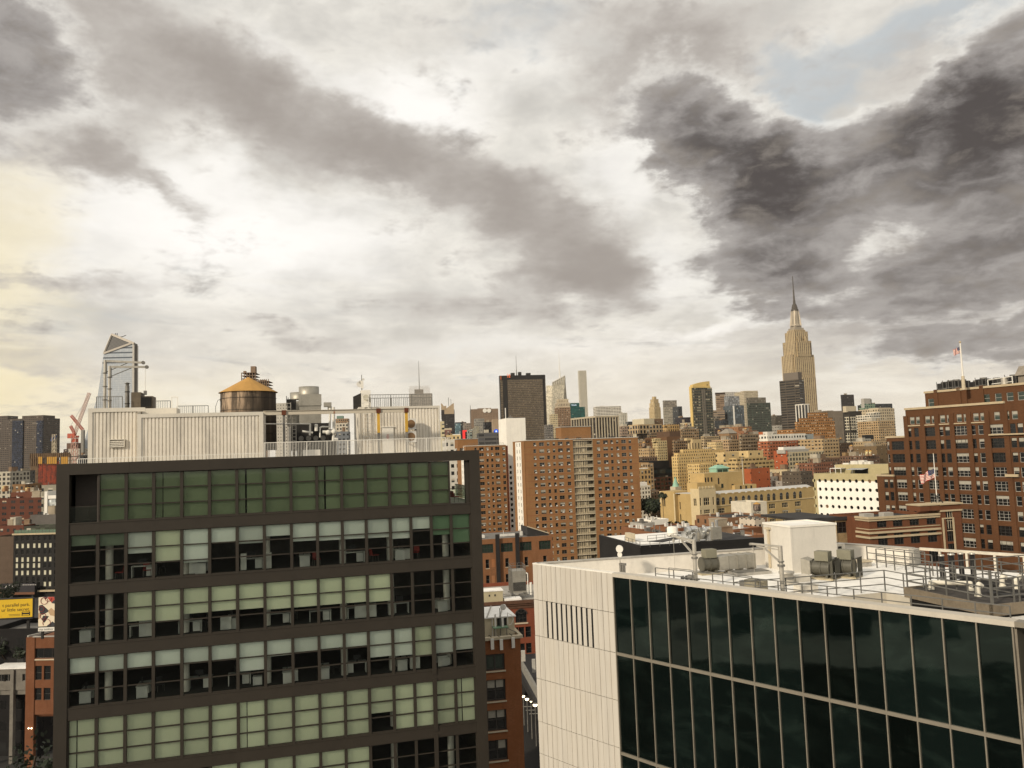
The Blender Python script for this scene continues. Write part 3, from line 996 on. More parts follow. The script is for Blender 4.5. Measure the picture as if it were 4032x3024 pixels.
# ------------------------------------------------------------------ roof equipment of the office
def davit(fr, u, vtop, vbase, back, tip_u, tip_v, rad, label, group, hang=0.0):
 x, zt = fr.front(u, vtop, back)
 _, zb = fr.front(u, vbase, back)
 xt, zt2 = fr.front(tip_u, tip_v, back)
 t = thing('davit', label, 'davit crane', fr.world(x, back, zb), fr.ang, group)
 h = zt - zb
 b = MB().cyl((0, 0, 0), (0, 0, h), rad, rad * .92, 14)
 part('mast', b, M_STEEL, t)
 for f in (.16, .44, .72):
  part('flange', MB().cyl((0, 0, h * f), (0, 0, h * f + .07), rad * 1.5, seg=14), M_DULL, t)
 dx, dz = xt - x, zt2 - zb
 part('boom', MB().bar((0, 0, h - .06), (dx, 0, dz), rad * 1.1, rad * 1.3), M_STEEL, t)
 part('sheave', MB().cyl((dx, -.07, dz), (dx, .07, dz), rad * 1.2, seg=12), M_DULL, t)
 part('strut', MB().bar((0, 0, h * .74), (dx * .58, 0, h - .06 + (dz - h) * .58 - .05), rad * .5).bar((rad, 0, h * .72), (rad, 0, h - .1), rad * .35), M_RAIL, t)
 if hang:
  c = part('hoist_line', MB().cyl((dx * .96, 0, dz), (dx * .96, 0, dz - hang), .022, seg=6), M_WHITE, t)
  part('hook_block', MB().box(dx * .96 - .1, dx * .96 + .1, -.1, .1, dz - hang - .3, dz - hang), M_DULL, c)
 return t


davit(OF, 414, 1418, 1607, 6.5, 564, 1428, .11, 'taller steel davit crane mast on the white corrugated penthouse of the office roof', 'davit cranes on the office roof')
davit(OF, 432, 1441, 1606, 5.8, 578, 1445, .11, 'shorter steel davit crane with a hanging line on the white corrugated penthouse', 'davit cranes on the office roof', 1.75)
zpa = za - .1
x_, _ = X(501, 1600, 5.5)
t = thing('exhaust_stack', 'capped metal exhaust stack beside the two davit cranes', 'chimney', OF.world(x_, 5.5, zpa), A)
hs = X(501, 1520, 5.5)[1] - zpa
part('pipe', MB().cyl((0, 0, 0), (0, 0, hs), .15, .14, 16), M_DULL, t)
for f in (.28, .75):
 part('collar', MB().cyl((0, 0, hs * f), (0, 0, hs * f + .06), .18, seg=16), M_DARK, t)
part('rain_cap', MB().lathe((0, 0, hs), [(.12, 0), (.12, .18), (.24, .20), (.02, .27)], 16), M_DULL, t)
x0, z0_ = X(516, 1602, 5.0)
x1, z1_ = X(600, 1549, 5.0)
t = thing('air_handler', 'brown louvred air handling unit beside the exhaust stack', 'roof unit', OF.world(x0, 5.0, zpa), A)
w_, h_ = x1 - x0, z1_ - zpa
part('casing', MB().box(0, w_ * .45, 0, 1.6, .15, h_ + .1).box(w_ * .45, w_, .1, 1.6, .15, h_ * .85).box(-.1, w_ + .1, -.05, 1.7, .0, .15), mat('brown sheet metal', (0.13, 0.105, 0.075), 0.6, 0.3, 1.5, 0.3), t)
for i in range(6):
 xx = w_ * .46 + i * (w_ * .5 / 6)
 part('louvre', MB().box(xx, xx + .05, .02, .09, .2, h_ * .8).box(xx + .05, xx + w_ * .07, .05, .09, .3, h_ * .75), M_DARK, t)
b = MB()
def rail_uv(b, us, v, back, zbase, h, **kw):
 pts = [(X(u, v, back)[0], back, zbase) for u in us]
 return railing(b, pts, h, .022, 2, 1.0, **kw)


solo('guard_railing', rail_uv(MB(), (380, 482), 1600, 4.6, zpa, 1.0, pick=.12), M_RAIL, 'grey picket railing round the davit crane feet', 'railing', OF.world(0, 0, 0), A)
solo('guard_railing', rail_uv(MB(), (597, 671), 1600, 5.2, zb - .05, 1.15, pick=.12), M_RAIL, 'short grey picket railing behind the air handling unit', 'railing', OF.world(0, 0, 0), A)
b = rail_uv(MB(), (698, 820), 1625, 7.5, zb - .1, .95, pick=.13)
solo('guard_railing', b, M_RAIL, 'grey picket railing between the water tank and the air handling unit', 'railing', OF.world(0, 0, 0), A)
b = MB().tube([(X(676, 1610, 5)[0], 5, zb - .1), (X(676, 1610, 5)[0], 5, X(676, 1563, 5)[1]), (X(699, 1563, 5)[0], 5, X(699, 1563, 5)[1]), (X(699, 1563, 5)[0], 5, zb - .1)], .03, 6)
solo('access_gate_frame', b, M_WHITE, 'thin white pipe frame standing between two picket railings', 'pipe frame', OF.world(0, 0, 0), A)
b = MB().box(X(560, 1610, 4.6)[0], X(695, 1610, 4.6)[0], 4.6, 6.5, zb - .1, X(695, 1606, 4.6)[1])
solo('roof_kerb', b, M_CREAM, 'low cream kerb box behind the long corrugated penthouse', 'roof kerb', OF.world(0, 0, 0), A)

# cooling tower
CB = 7.5
x0, z1_ = X(1176, 1553, CB)
x1, z0_ = X(1267, 1665, CB)
t = thing('cooling_tower', 'galvanised cooling tower with a round fan cowl on the dark office roof', 'cooling tower', OF.world(0, 0, 0), A)
M_GALV = mat('weathered galvanised sheet', (0.36, 0.34, 0.29), 0.5, 0.18, 0.8, 0.55, 0.25)
zm = z0_ + (z1_ - z0_) * .62
b = MB().box(x0, x1, CB, CB + 2.6, zm + .02, z1_).box(x0 + .03, x1 - .03, CB + .04, CB + 2.5, z0_, zm + .02)
b.box(x0 - .03, x1 + .03, CB - .03, CB + .0, zm - .03, zm + .02)
part('casing', b, M_GALV, t)
cx0, cz1 = X(1176, 1524, CB + 1.2)
cx1, _ = X(1256, 1524, CB + 1.2)
cr = (cx1 - cx0) / 2
part('fan_cowl', MB().lathe(((cx0 + cx1) / 2, CB + 1.2, z1_), [(cr, 0), (cr, cz1 - z1_), (cr * .95, cz1 - z1_), (cr * .95, .1), (0, .1)], 28), M_GALV, t)
part('fan_cowl', MB().lathe(((cx0 + cx1) / 2 - .7, CB + 4.4, z1_ - .1), [(cr, 0), (cr, cz1 - z1_ - .1), (cr * .95, cz1 - z1_ - .1), (cr * .95, .1)], 28), M_GALV, t)
part('casing', MB().box(x0 - .9, x1 - 1.0, CB + 3.2, CB + 5.6, z0_, z1_ - .3), M_GALV, t)
b = MB()
for i in range(5):
 b.box(x0 - .95 + .12 * i, x0 - .9 + .12 * i, CB - .1, CB + .2, zm - .1 * i, zm + .75 - .12 * i)
b.box(x0 - .9, x0 - .2, CB, CB + .6, zm - .3, zm + .5)
part('fan_motor', b, M_DARK, t)
part('base_frame', MB().box(x0 - .6, x1 + .6, CB - .2, CB + 4, ZD + .6, z0_ - .02).box(x0 - .5, x0 - .3, CB - .2, CB, ZD, ZD + .6).box(x1 + .3, x1 + .5, CB - .2, CB, ZD, ZD + .6), M_DARK, t)
# white pipework, ladder
def pipe_uv(pts, back, r):
 return MB().tube([(*((lambda q: (q[0], back, q[1]))(X(u, v, back))),) for u, v in pts], r, 10)


PM = mat('white pipe lagging', (0.66, 0.64, 0.58), 0.5, 0.1, 2)
t = thing('chiller_pipework', 'white lagged pipes and valves in front of the cooling tower', 'pipework', OF.world(0, 0, 0), A)
for pts, r in (([(1042, 1669), (1222, 1669)], .05), ([(1221, 1668), (1221, 1700), (1219, 1714)], .075), ([(1190, 1698), (1232, 1704)], .08), ([(1260, 1722), (1260, 1684), (1268, 1680), (1302, 1681)], .06),
    ([(1313, 1603), (1315, 1690), (1312, 1735)], .11), ([(1300, 1606), (1298, 1690)], .09), ([(1270, 1701), (1322, 1701)], .12), ([(1310, 1728), (1330, 1730)], .11)):
 part('pipe', pipe_uv(pts, 5.4, r), PM, t)
for u_, v_ in ((1315, 1700), (1292, 1703)):
 q_ = X(u_, v_, 5.3)
 part('valve', MB().ball((q_[0], 5.3, q_[1]), .2, 12, 8), PM, t)
q_ = X(1245, 1684, 5.3)
part('pump_motor', MB().cyl((q_[0], 5.3, q_[1] - .25), (q_[0], 5.3, q_[1] + .2), .13, .13, 12).cyl((q_[0], 5.3, q_[1] + .2), (q_[0], 5.3, q_[1] + .28), .15, .08, 12), M_WHITE, t)
part('duct_elbow', MB().box(X(1275, 1590, 6)[0], X(1305, 1590, 6)[0], 5.8, 6.4, X(1275, 1602, 6)[1], X(1275, 1585, 6)[1]).box(X(1290, 1590, 6)[0], X(1306, 1590, 6)[0], 5.9, 6.3, X(1275, 1620, 6)[1], X(1275, 1600, 6)[1]), M_GALV, t)
t = thing('pump_skid', 'black pump and tank assembly under the rusty beam', 'machinery', OF.world(0, 0, 0), A)
x0, z0_ = X(1170, 1740, 6.6)
x1, z1_ = X(1325, 1700, 6.6)
part('frame', MB().box(x0, x1, 6.6, 7.3, ZD, z0_).box(x0 + .3, x0 + 1.2, 6.7, 7.2, z0_, z1_ + .6).box(x1 - .6, x1 - .1, 6.6, 7.2, z0_, z1_ + .2), M_DARK, t)
for i in range(4):
 part('pump', MB().cyl((x0 + .3 + i * .55, 6.4, z0_ + .25), (x0 + .3 + i * .55, 6.75, z0_ + .25), .2, .16, 12), M_DULL, t)
part('belt_guard', MB().hull([(x0 + .1, 6.3, ZD + .1), (x0 + .25, 6.3, ZD + .1), (x0 + .25, 6.4, ZD + .1), (x0 + .1, 6.4, ZD + .1)], [(x0 + .9, 6.3, z0_ - .1), (x0 + 1.05, 6.3, z0_ - .1), (x0 + 1.05, 6.4, z0_ - .1), (x0 + .9, 6.4, z0_ - .1)]), M_DULL, t)
b = MB().box(X(1192, 1780, 4.6)[0], X(1262, 1780, 4.6)[0], 4.6, 5.2, ZD, X(1192, 1772, 4.6)[1])
solo('roof_box', b, M_WHITE, 'low white box on the office roof behind the picket rail', 'roof box', OF.world(0, 0, 0), A)
b = MB()
for u0_ in (1130, 1150):
 xa_, _ = X(u0_, 1600, 5.0)
 for dx in (0, .27):
  b.bar((xa_ + dx, 5.0 + (u0_ - 1130) * .02, ZD), (xa_ + dx, 5.0 + (u0_ - 1130) * .02, X(u0_, 1585 if u0_ < 1140 else 1640, 5)[1]), .035)
 z = ZD + .2
 while z < X(u0_, 1588 if u0_ < 1140 else 1640, 5)[1]:
  b.bar((xa_, 5.0 + (u0_ - 1130) * .02, z), (xa_ + .27, 5.0 + (u0_ - 1130) * .02, z), .025)
  z += .28
solo('ladder', b, M_STEEL, 'steel ladders standing between the water tank and cooling tower', 'ladder', OF.world(0, 0, 0), A)
# condensers on the right-hand penthouse
for n, (v0, v1, lab) in enumerate(((1648, 1690, 'upper cream condenser unit mounted on the corrugated wall beside the door'), (1698, 1741, 'lower cream condenser unit mounted on the corrugated wall beside the door'))):
 xa_, zt_ = X(1606, v0, 5.7)
 xb_, zb2 = X(1640, v1, 5.7)
 t = thing('condenser_unit', lab, 'air conditioner', OF.world(xa_, 5.7, zb2), A, 'condenser units by the roof door')
 w_, h_ = xb_ - xa_, zt_ - zb2
 part('casing', MB().box(0, w_, 0, .4, 0, h_), M_AC, t)
 part('fan_grille', MB().cyl((w_ * .36, -.012, h_ * .5), (w_ * .36, .01, h_ * .5), h_ * .38, seg=20), mat('brown fan grille', (0.20, 0.12, 0.06), 0.7), t)
 part('bracket', MB().box(0, .06, .0, .85, -.06, 0).box(w_ - .06, w_, .0, .85, -.06, 0), M_DARK, t)
# upper railing, antenna mast, dishes, screen on the right-hand penthouse
b = MB()
pts = [(X(u, 1590, 8.0)[0], 8.0, zc0 - .05) for u in (1455, 1702)]
railing(b, pts, 1.12, .022, 2, 1.5, pick=.13)
pts = [(X(u, 1590, 9.5)[0], 9.5, zc0 - .05) for u in (1460, 1700)]
railing(b, pts, .95, .022, 2, 1.5, pick=.16)
solo('guard_railing', b, M_RAIL, 'grey picket railing on top of the penthouse with the white door', 'railing', OF.world(0, 0, 0), A)
x0, z0_ = X(1425, 1605, 8.5)
b = MB().box(x0, X(1460, 1600, 8.5)[0], 8.5, 9.5, zc0 - .1, X(1440, 1536, 8.5)[1])
t = thing('roof_cabinet', 'white equipment cabinet on the penthouse with the white door', 'cabinet', OF.world(0, 0, 0), A)
part('casing', b, M_WHITE, t)
q_ = X(1441, 1565, 8.3)
part('dish', MB().lathe((0, 0, 0), [(0, 0), (.2, .03)], 16).cyl((q_[0], 8.3, q_[1]), (q_[0], 8.48, q_[1]), .24, .2, 16), mat('cream dish', (0.55, 0.52, 0.42)), t)
b = MB().hull([(X(1391, 1600, 9)[0], 9.0, zc0 - .3), (X(1425, 1600, 9)[0], 9.0, zc0 - .3), (X(1425, 1600, 9)[0], 9.1, zc0 - .3), (X(1391, 1600, 9)[0], 9.1, zc0 - .3)],
    [(X(1391, 1600, 9)[0], 9.0, X(1391, 1562, 9)[1]), (X(1425, 1600, 9)[0], 9.0, X(1425, 1546, 9)[1]), (X(1425, 1600, 9)[0], 9.1, X(1425, 1546, 9)[1]), (X(1391, 1600, 9)[0], 9.1, X(1391, 1562, 9)[1])])
solo('screen_panel', b, M_DARK, 'dark slanted screen panel beside the white equipment cabinet', 'screen panel', OF.world(0, 0, 0), A)
q0 = X(1425, 1545, 9.2)
q1 = X(1428, 1476, 9.2)
t = thing('antenna_mast', 'radio antenna mast with drum dishes above the white equipment cabinet', 'antenna', OF.world(q0[0], 9.2, zc0), A)
part('mast', MB().cyl((0, 0, 0), (0, 0, q1[1] - zc0), .05, .03, 8), M_DULL, t)
hm = q1[1] - zc0
for f, dx, r in ((.72, -.2, .24), (.78, -.1, .16), (.50, -.05, .12), (.86, .12, .10)):
 part('dish', MB().cyl((dx, -.16, hm * f), (dx, .05, hm * f), r, r * .8, 14), M_AC, t)
part('panel_antenna', MB().box(-.32, -.18, -.1, .0, .5, 1.1).box(-.08, .12, -.2, -.08, 1.7, 2.3), M_WHITE, t)

# ------------------------------------------------------------------ white building with the dark glass front
z4 = lambda x, y: (2400 + x / 2.458, 1950 + y / 2.458)
z5 = lambda x, y: (3100 + x / 2.373, 1950 + y / 2.373)
_o = PT(1150 * 1.8228, 1218 * 1.8228, 49.4)
WA = R(-48.88)
WF = Frame(_o, WA)
GF = Frame(_o, A)                            # street-grid axes for what stands on its roof
ZT = _o.z                                   # coping
ZW = ZT - 1.0                               # roof deck
GX0, GP, GN = 6.46, 1.2105, 16              # glass panels
GX1 = GX0 + GP * GN
white = froot('white_building', WF, 'white clad building with a dark green glass front and white equipment roof', 'building')

_m, _k, _bs = new_mat('white fluted cladding')
_oc = _k.n('ShaderNodeTexCoord').outputs['Object']
_n = _k.noise(_k.n('ShaderNodeMapping', {'Vector': _oc, 'Scale': (3.0, 3.0, 0.15)}).outputs[0], 1.2, 7, 0.6).outputs[0]
_n2 = _k.noise(_oc, 0.6, 6, 0.6).outputs[0]
_id = _k.n('ShaderNodeTexWhiteNoise', {'W': _k.m('FLOOR', _k.m('DIVIDE', _k.n('ShaderNodeSeparateXYZ', {0: _oc}).outputs[0], 0.45))}, noise_dimensions='1D').outputs['Value']
_c = _k.mix(_k.smooth(_n, 0.4, 0.7), (0.50, 0.47, 0.415), (0.42, 0.39, 0.34))
_c = _k.mix(_k.m('MULTIPLY', _id, 0.25), _c, (0.52, 0.47, 0.39))
_c = _k.mix(_k.m('MULTIPLY', _k.smooth(_n2, 0.5, 0.75), 0.25), _c, (0.45, 0.40, 0.32))
_k.put(_bs.inputs['Base Color'], _c)
_bs.inputs['Roughness'].default_value = 0.55
M_CLAD = _m

# fluted cladding wall with joints and the louvre slots
JZ = [ZT, ZT - 2.10, ZT - 4.22, ZT - 6.72, ZT - 9.2, ZT - 11.05, ZT - 13.4, ZT - 15.8, ZT - 18.2, 0]
PWID = .415
npan = round(GX0 / PWID)
for r_ in range(len(JZ) - 1):
 b = MB()
 zt, zb = JZ[r_] - .016, JZ[r_ + 1] + .016
 for i in range(npan):
  xa, xb = GX0 * i / npan, GX0 * (i + 1) / npan
  rnd = random.Random(i * 7 + r_ // 2).random()
  d = .02 * rnd
  if r_ == 1 and 2 <= i < 12:
   xb2 = xa + (xb - xa) * .66
   b.box(xa + .008, xb2, .0 + d, .3, zb, zt)
   b.box(xb2, xb, .035, .3, zb, zt, 1)  # solid black fill paints the darkness inside each slot
  else:
   b.hull([(xa + .008, d, zb), (xb - .05, d + .012, zb), (xb - .05, .3, zb), (xa + .008, .3, zb)], [(xa + .008, d, zt), (xb - .05, d + .012, zt), (xb - .05, .3, zt), (xa + .008, .3, zt)])
   b.box(xb - .05, xb + .008, .045, .3, zb, zt)
 part('cladding_panel', b, [M_CLAD, M_BLACK], white)
b = MB().box(-.02, GX0 + .002, .02, .30, ZT - .02, ZT + .05)
part('coping', b, M_WHITE, white)

# curtain wall: glass panes and mullions
_m, _k, _bs = new_mat('dark green curtain glass')
_oc = _k.n('ShaderNodeTexCoord').outputs['Object']
_x, _y, _z = _k.n('ShaderNodeSeparateXYZ', {0: _oc}).outputs
_n = _k.noise(_k.n('ShaderNodeMapping', {'Vector': _oc, 'Scale': (1, 1, 2.2)}).outputs[0], 0.55, 6, 0.6, 0.6).outputs[0]
_c = _k.mix(_k.smooth(_n, 0.45, 0.72), (0.003, 0.006, 0.0055), (0.008, 0.014, 0.012))
_c = _k.vm('SCALE', _c, s=_k.m('MULTIPLY_ADD', _k.n('ShaderNodeObjectInfo').outputs['Random'], 1.1, 0.35))
_k.put(_bs.inputs['Base Color'], _c)
_bs.inputs['Roughness'].default_value = 0.03
_bs.inputs['Specular IOR Level'].default_value = 0.55
_bs.inputs['Specular Tint'].default_value = (0.75, 0.95, 0.88, 1)
_w = _k.noise(_oc, 0.35, 3, 0.5).outputs[0]
_k.put(_bs.inputs['Normal'], _k.n('ShaderNodeBump', {'Height': _w, 'Strength': 0.12, 'Distance': 0.05}))
M_CURT = _m
M_MULL = mat('champagne aluminium', (0.24, 0.215, 0.17), 0.45, 0.08, 1, 0.3)
GZ = [ZT - .17, ZT - 4.25, ZT - 9.45, ZT - 14.65, ZT - 19.85, ZT - 25.05]
rr = random.Random(5)
for r_ in range(5):
 for i in range(GN):
  x0, x1 = GX0 + GP * i, GX0 + GP * (i + 1)
  t1, t2 = rr.uniform(-.012, .012), rr.uniform(-.012, .012)
  b = MB().add([(x0 + .02, .10 + t1, GZ[r_ + 1]), (x1 - .02, .10 + t2, GZ[r_ + 1]), (x1 - .02, .10 - t1, GZ[r_]), (x0 + .02, .10 - t2, GZ[r_])], [(0, 1, 2, 3)])
  part('pane', b, M_CURT, white)
for i in range(GN + 1):
 x = GX0 + GP * i
 part('mullion', MB().box(x - .026, x + .026, .0, .16, GZ[-1], ZT - .17), M_MULL, white)
for r_ in range(1, 5):
 part('transom', MB().box(GX0 + .033, GX1 - .033, .01, .14, GZ[r_] - .075, GZ[r_] + .075), M_MULL, white)
part('coping', MB().box(GX0 + .004, GX1 + .1, -.05, .55, ZT - .17, ZT + .03), mat('cream coping', (0.47, 0.43, 0.36), 0.5, 0.1, 1), white)
# the crank at the right-hand end and the next bay
b = MB().box(GX1 + .04, GX1 + .9, .95, 1.05, 0, ZT - .17, 0).box(GX1 + .032, GX1 + .10, .16, 1.0, 0, ZT - .17, 1).box(GX1 + .85, GX1 + .95, .0, 1.04, 0, ZT - .17, 1)
b.box(GX1 + .95, GX1 + 6, .1, .2, 0, ZT - .17, 0).box(GX1 + .1, GX1 + 6, -.05, .5, ZT - .16, ZT + .029, 1).box(GX1 + .3, GX1 + .6, .5, 1.1, ZT - .16, ZT + .028, 1)
part('end_bay', b, [M_CURT, M_MULL], white)
# body under the roof, side wall, back wall
_in = [(0.02, .31), (GX0 - .3, .31), (GX0 + .2, .6), (GX1 + 6, .6), (GX1 + 6, 18.4), (9.65, 18.4)]
part('body_wall', MB().prism([(0.03, .32), (GX1 + 5.9, .62), (GX1 + 5.9, 18.35), (9.7, 18.35)], 0, ZW - 6, 0), M_WHITE, white)
b = MB()
for (p, q) in (((0.0, 0.3), (9.65, 18.5)), ((9.65, 18.5), (14.75, 18.5))):
 p, q = Vector((*p, 0)), Vector((*q, 0))
 d = (q - p).normalized()
 n = Vector((d.y, -d.x, 0)) * .35
 ring = [p, p + n, q + n, q]
 b.hull([(*v.xy, 0) for v in ring], [(*v.xy, ZT) for v in ring], 0)
part('parapet', b, mat('white parapet', (0.66, 0.62, 0.55), 0.7, 0.1, 0.5, 0, 0.2), white)
b = MB()
for (p, q) in (((0.0, 0.3), (9.65, 18.5)), ((9.65, 18.5), (14.75, 18.5))):
 p, q = Vector((*p, 0)), Vector((*q, 0))
 d = (q - p).normalized()
 n = Vector((d.y, -d.x, 0))
 ring = [p - n * .06, p + n * .42, q + n * .42, q - n * .06]
 b.hull([(*v.xy, ZT + .001) for v in ring], [(*v.xy, ZT + .05) for v in ring], 0)
part('coping', b, M_CONC, white)
# roof with the sunken terrace in its front right corner
W2G = lambda x, y: (lambda p: (p.dot(GF.e1), p.dot(GF.e2)))(WF.e1 * x + WF.e2 * y)
wc, wl, wr = (17.4, 8.5), (13.45, .55), (26, 4.3)
b = MB().add([(.25, .35, ZW), (GX0, .56, ZW), (*wl, ZW), (*wc, ZW), (*wr, ZW), (26, 18.4, ZW), (9.6, 18.4, ZW)], [(0, 1, 2, 3, 4, 5, 6)], 0)
b.quad((*wl, ZW - 3.4), (*wc, ZW - 3.4), (*wc, ZW), (*wl, ZW), 1)
b.quad((*wc, ZW - 3.4), (*wr, ZW - 3.4), (*wr, ZW), (*wc, ZW), 1)
b.add([(*wl, ZW - 3.4), (26, .55, ZW - 3.4), (*wr, ZW - 3.4), (*wc, ZW - 3.4)], [(0, 1, 2, 3)], 0)
part('roof_deck', b, [M_ROOFW, mat('terrace wall', (0.50, 0.46, 0.38), 0.8, 0.1, 0.6)], white)
b = MB().box(14.75, 15.05, 17.6, 18.5, ZW, ZT + .02)
part('parapet', b, M_CONC, white)
b = MB().box(15.05, 30, 18.42, 18.58, ZT - .10, ZT + .06)
bm_ = part('edge_beam', b, mat('cream beam', (0.50, 0.46, 0.38), 0.6), white)
for i in range(9):
 x = 16.2 + i * 1.5
 part('post', MB().box(x - .06, x + .06, 18.44, 18.56, ZW + .002, ZT - .10), mat('cream beam', (0.5, .46, .38)), bm_)

# invented neighbour out of view, added only to be mirrored in the dark glass
nb = thing('low_building', 'low pale roofed block out of view, added to be mirrored in the dark glass', 'building', (-95, -10, 0), 0.1)
part('wall', MB().box(-12, 22, -10, 70, 0, 17), mat('mirrored block wall', (0.10, 0.06, 0.04), .9), nb)
part('roof', MB().box(-11.5, 21.5, -9.5, 69.5, 17.001, 17.2), M_CONC, nb)
for i in range(4):
 part('bulkhead', MB().box(-8, 0, i * 17, i * 17 + 6, 17.2, 20.5), M_DARK, nb)
# white penthouse box on the roof, square to the streets
gx, gy = GF.flat(*z4(1775, 755), ZW)
PF = Frame(GF.world(gx, gy, 0), A)
pw = PF.front(*z5(462, 450))[0]
pdp = PF.side(*z4(1500, 480))[0]
pz = PF.front(*z4(1755, 295))[1]
pent = froot('roof_penthouse', PF, 'white boxy penthouse standing on the white roof between the two steel davits', 'penthouse')
pwht = mat('penthouse render', (0.58, 0.55, 0.49), 0.7, 0.08, 0.6, 0, 0.32, streak=True)
part('wall', MB().box(0, pw, 0, pdp, ZW, pz - .12), pwht, pent)
part('parapet', MB().box(-.05, pw + .05, -.05, .12, pz - .12, pz).box(-.05, pw + .05, pdp - .12, pdp + .05, pz - .12, pz).box(-.05, .12, .12, pdp - .12, pz - .12, pz).box(pw - .12, pw + .05, .12, pdp - .12, pz - .12, pz), M_WHITE, pent)
part('roof', MB().box(.1, pw - .1, .1, pdp - .1, pz - .119, pz - .06), M_ROOFW, pent)
hx, hy = PF.side(*z4(1545, 330))
part('downpipe', MB().bar((-.09, hx, ZW + .05), (-.09, hx, hy), .12).box(-.24, -.02, hx - .2, hx + .2, hy, hy + .13), M_STONE, pent)


def duct_fan(loc, rz, s, label, group, hood=True, duct=0.0, sq=True):
 """tube axial fan lying along local x, with its motor box, duct and flared end"""
 t = thing('duct_fan', label, 'roof fan', loc, rz, group)
 m1, m2 = M_GALV, mat('fan paint', (0.10, 0.095, 0.075), 0.5, 0.2, 1.5, 0.2)
 r = .42 * s
 part('drum', MB().cyl((0, 0, .62 * s), (1.05 * s, 0, .62 * s), r, seg=20), m2, t)
 for x in (.02, .52, 1.0):
  part('flange', MB().cyl((x * s, 0, .62 * s), ((x + .05) * s, 0, .62 * s), r * 1.12, seg=20), m2, t)
 part('motor_box', MB().box(.22 * s, 1.0 * s, -.30 * s, .30 * s, 1.02 * s, 1.55 * s), mat('fan housing', (0.19, 0.18, 0.13), 0.6, 0.15, 1.5), t)
 for x in (.15, .9):
  part('foot', MB().box((x - .06) * s, (x + .06) * s, -.4 * s, .4 * s, .08 * s, .25 * s), m2, t)
 part('plinth', MB().box(-.25 * s, 1.3 * s, -.55 * s, .55 * s, 0, .09 * s), mat('tan plinth', (0.36, 0.31, 0.21), 0.8), t)
 if hood:
  q = .5 * s
  ring = lambda x, h, z: [(x, -h, z - h), (x, h, z - h), (x, h, z + h), (x, -h, z + h)]
  b = MB()
  a_, c_ = ring(1.1 * s, r * .9, .62 * s), ring(1.32 * s, q * 1.08, .62 * s)
  b.add(a_ + c_, [(i, (i + 1) % 4, 4 + (i + 1) % 4, 4 + i) for i in range(4)])
  part('outlet_flare', b, m2, t)
  part('blades', MB().cyl((.95 * s, 0, .62 * s), (1.05 * s, 0, .62 * s), .12 * s, seg=10).box(.98 * s, 1.02 * s, -.38 * s, .38 * s, .58 * s, .66 * s).box(.98 * s, 1.02 * s, -.04 * s, .04 * s, .26 * s, 1.0 * s), M_DARK, t)
  b = MB().hull([(-.5 * s, -.5 * s, .12 * s), (-.5 * s, .5 * s, .12 * s), (-.5 * s, .5 * s, 1.12 * s), (-.5 * s, -.5 * s, 1.12 * s)], ring(-.02 * s, r * .9, .62 * s))
  part('intake_hood', b, m1, t)
 if duct:
  b = MB()
  a_ = [(1.08 * s, -r, .62 * s - r), (1.08 * s, r, .62 * s - r), (1.08 * s, r, .62 * s + r), (1.08 * s, -r, .62 * s + r)]
  c_ = [(1.7 * s, -.5 * s, .25 * s), (1.7 * s, .5 * s, .25 * s), (1.7 * s, .5 * s, 1.1 * s), (1.7 * s, -.5 * s, 1.1 * s)]
  b.hull(a_, c_)
  n = 3
  for i in range(n):
   b.box((1.72 + duct * i / n) * s, (1.70 + duct * (i + 1) / n) * s, -.5 * s, .5 * s, .25 * s, 1.1 * s)
   b.box((1.70 + duct * (i + 1) / n - .02) * s, (1.72 + duct * (i + 1) / n) * s, -.54 * s, .54 * s, .21 * s, 1.14 * s)
  part('duct', b, m1, t)
  for f in (.1, .5, .95):
   part('duct_leg', MB().box((1.72 + duct * f) * s, (1.80 + duct * f) * s, -.45 * s, .45 * s, 0, .25 * s), m1, t)
 return t


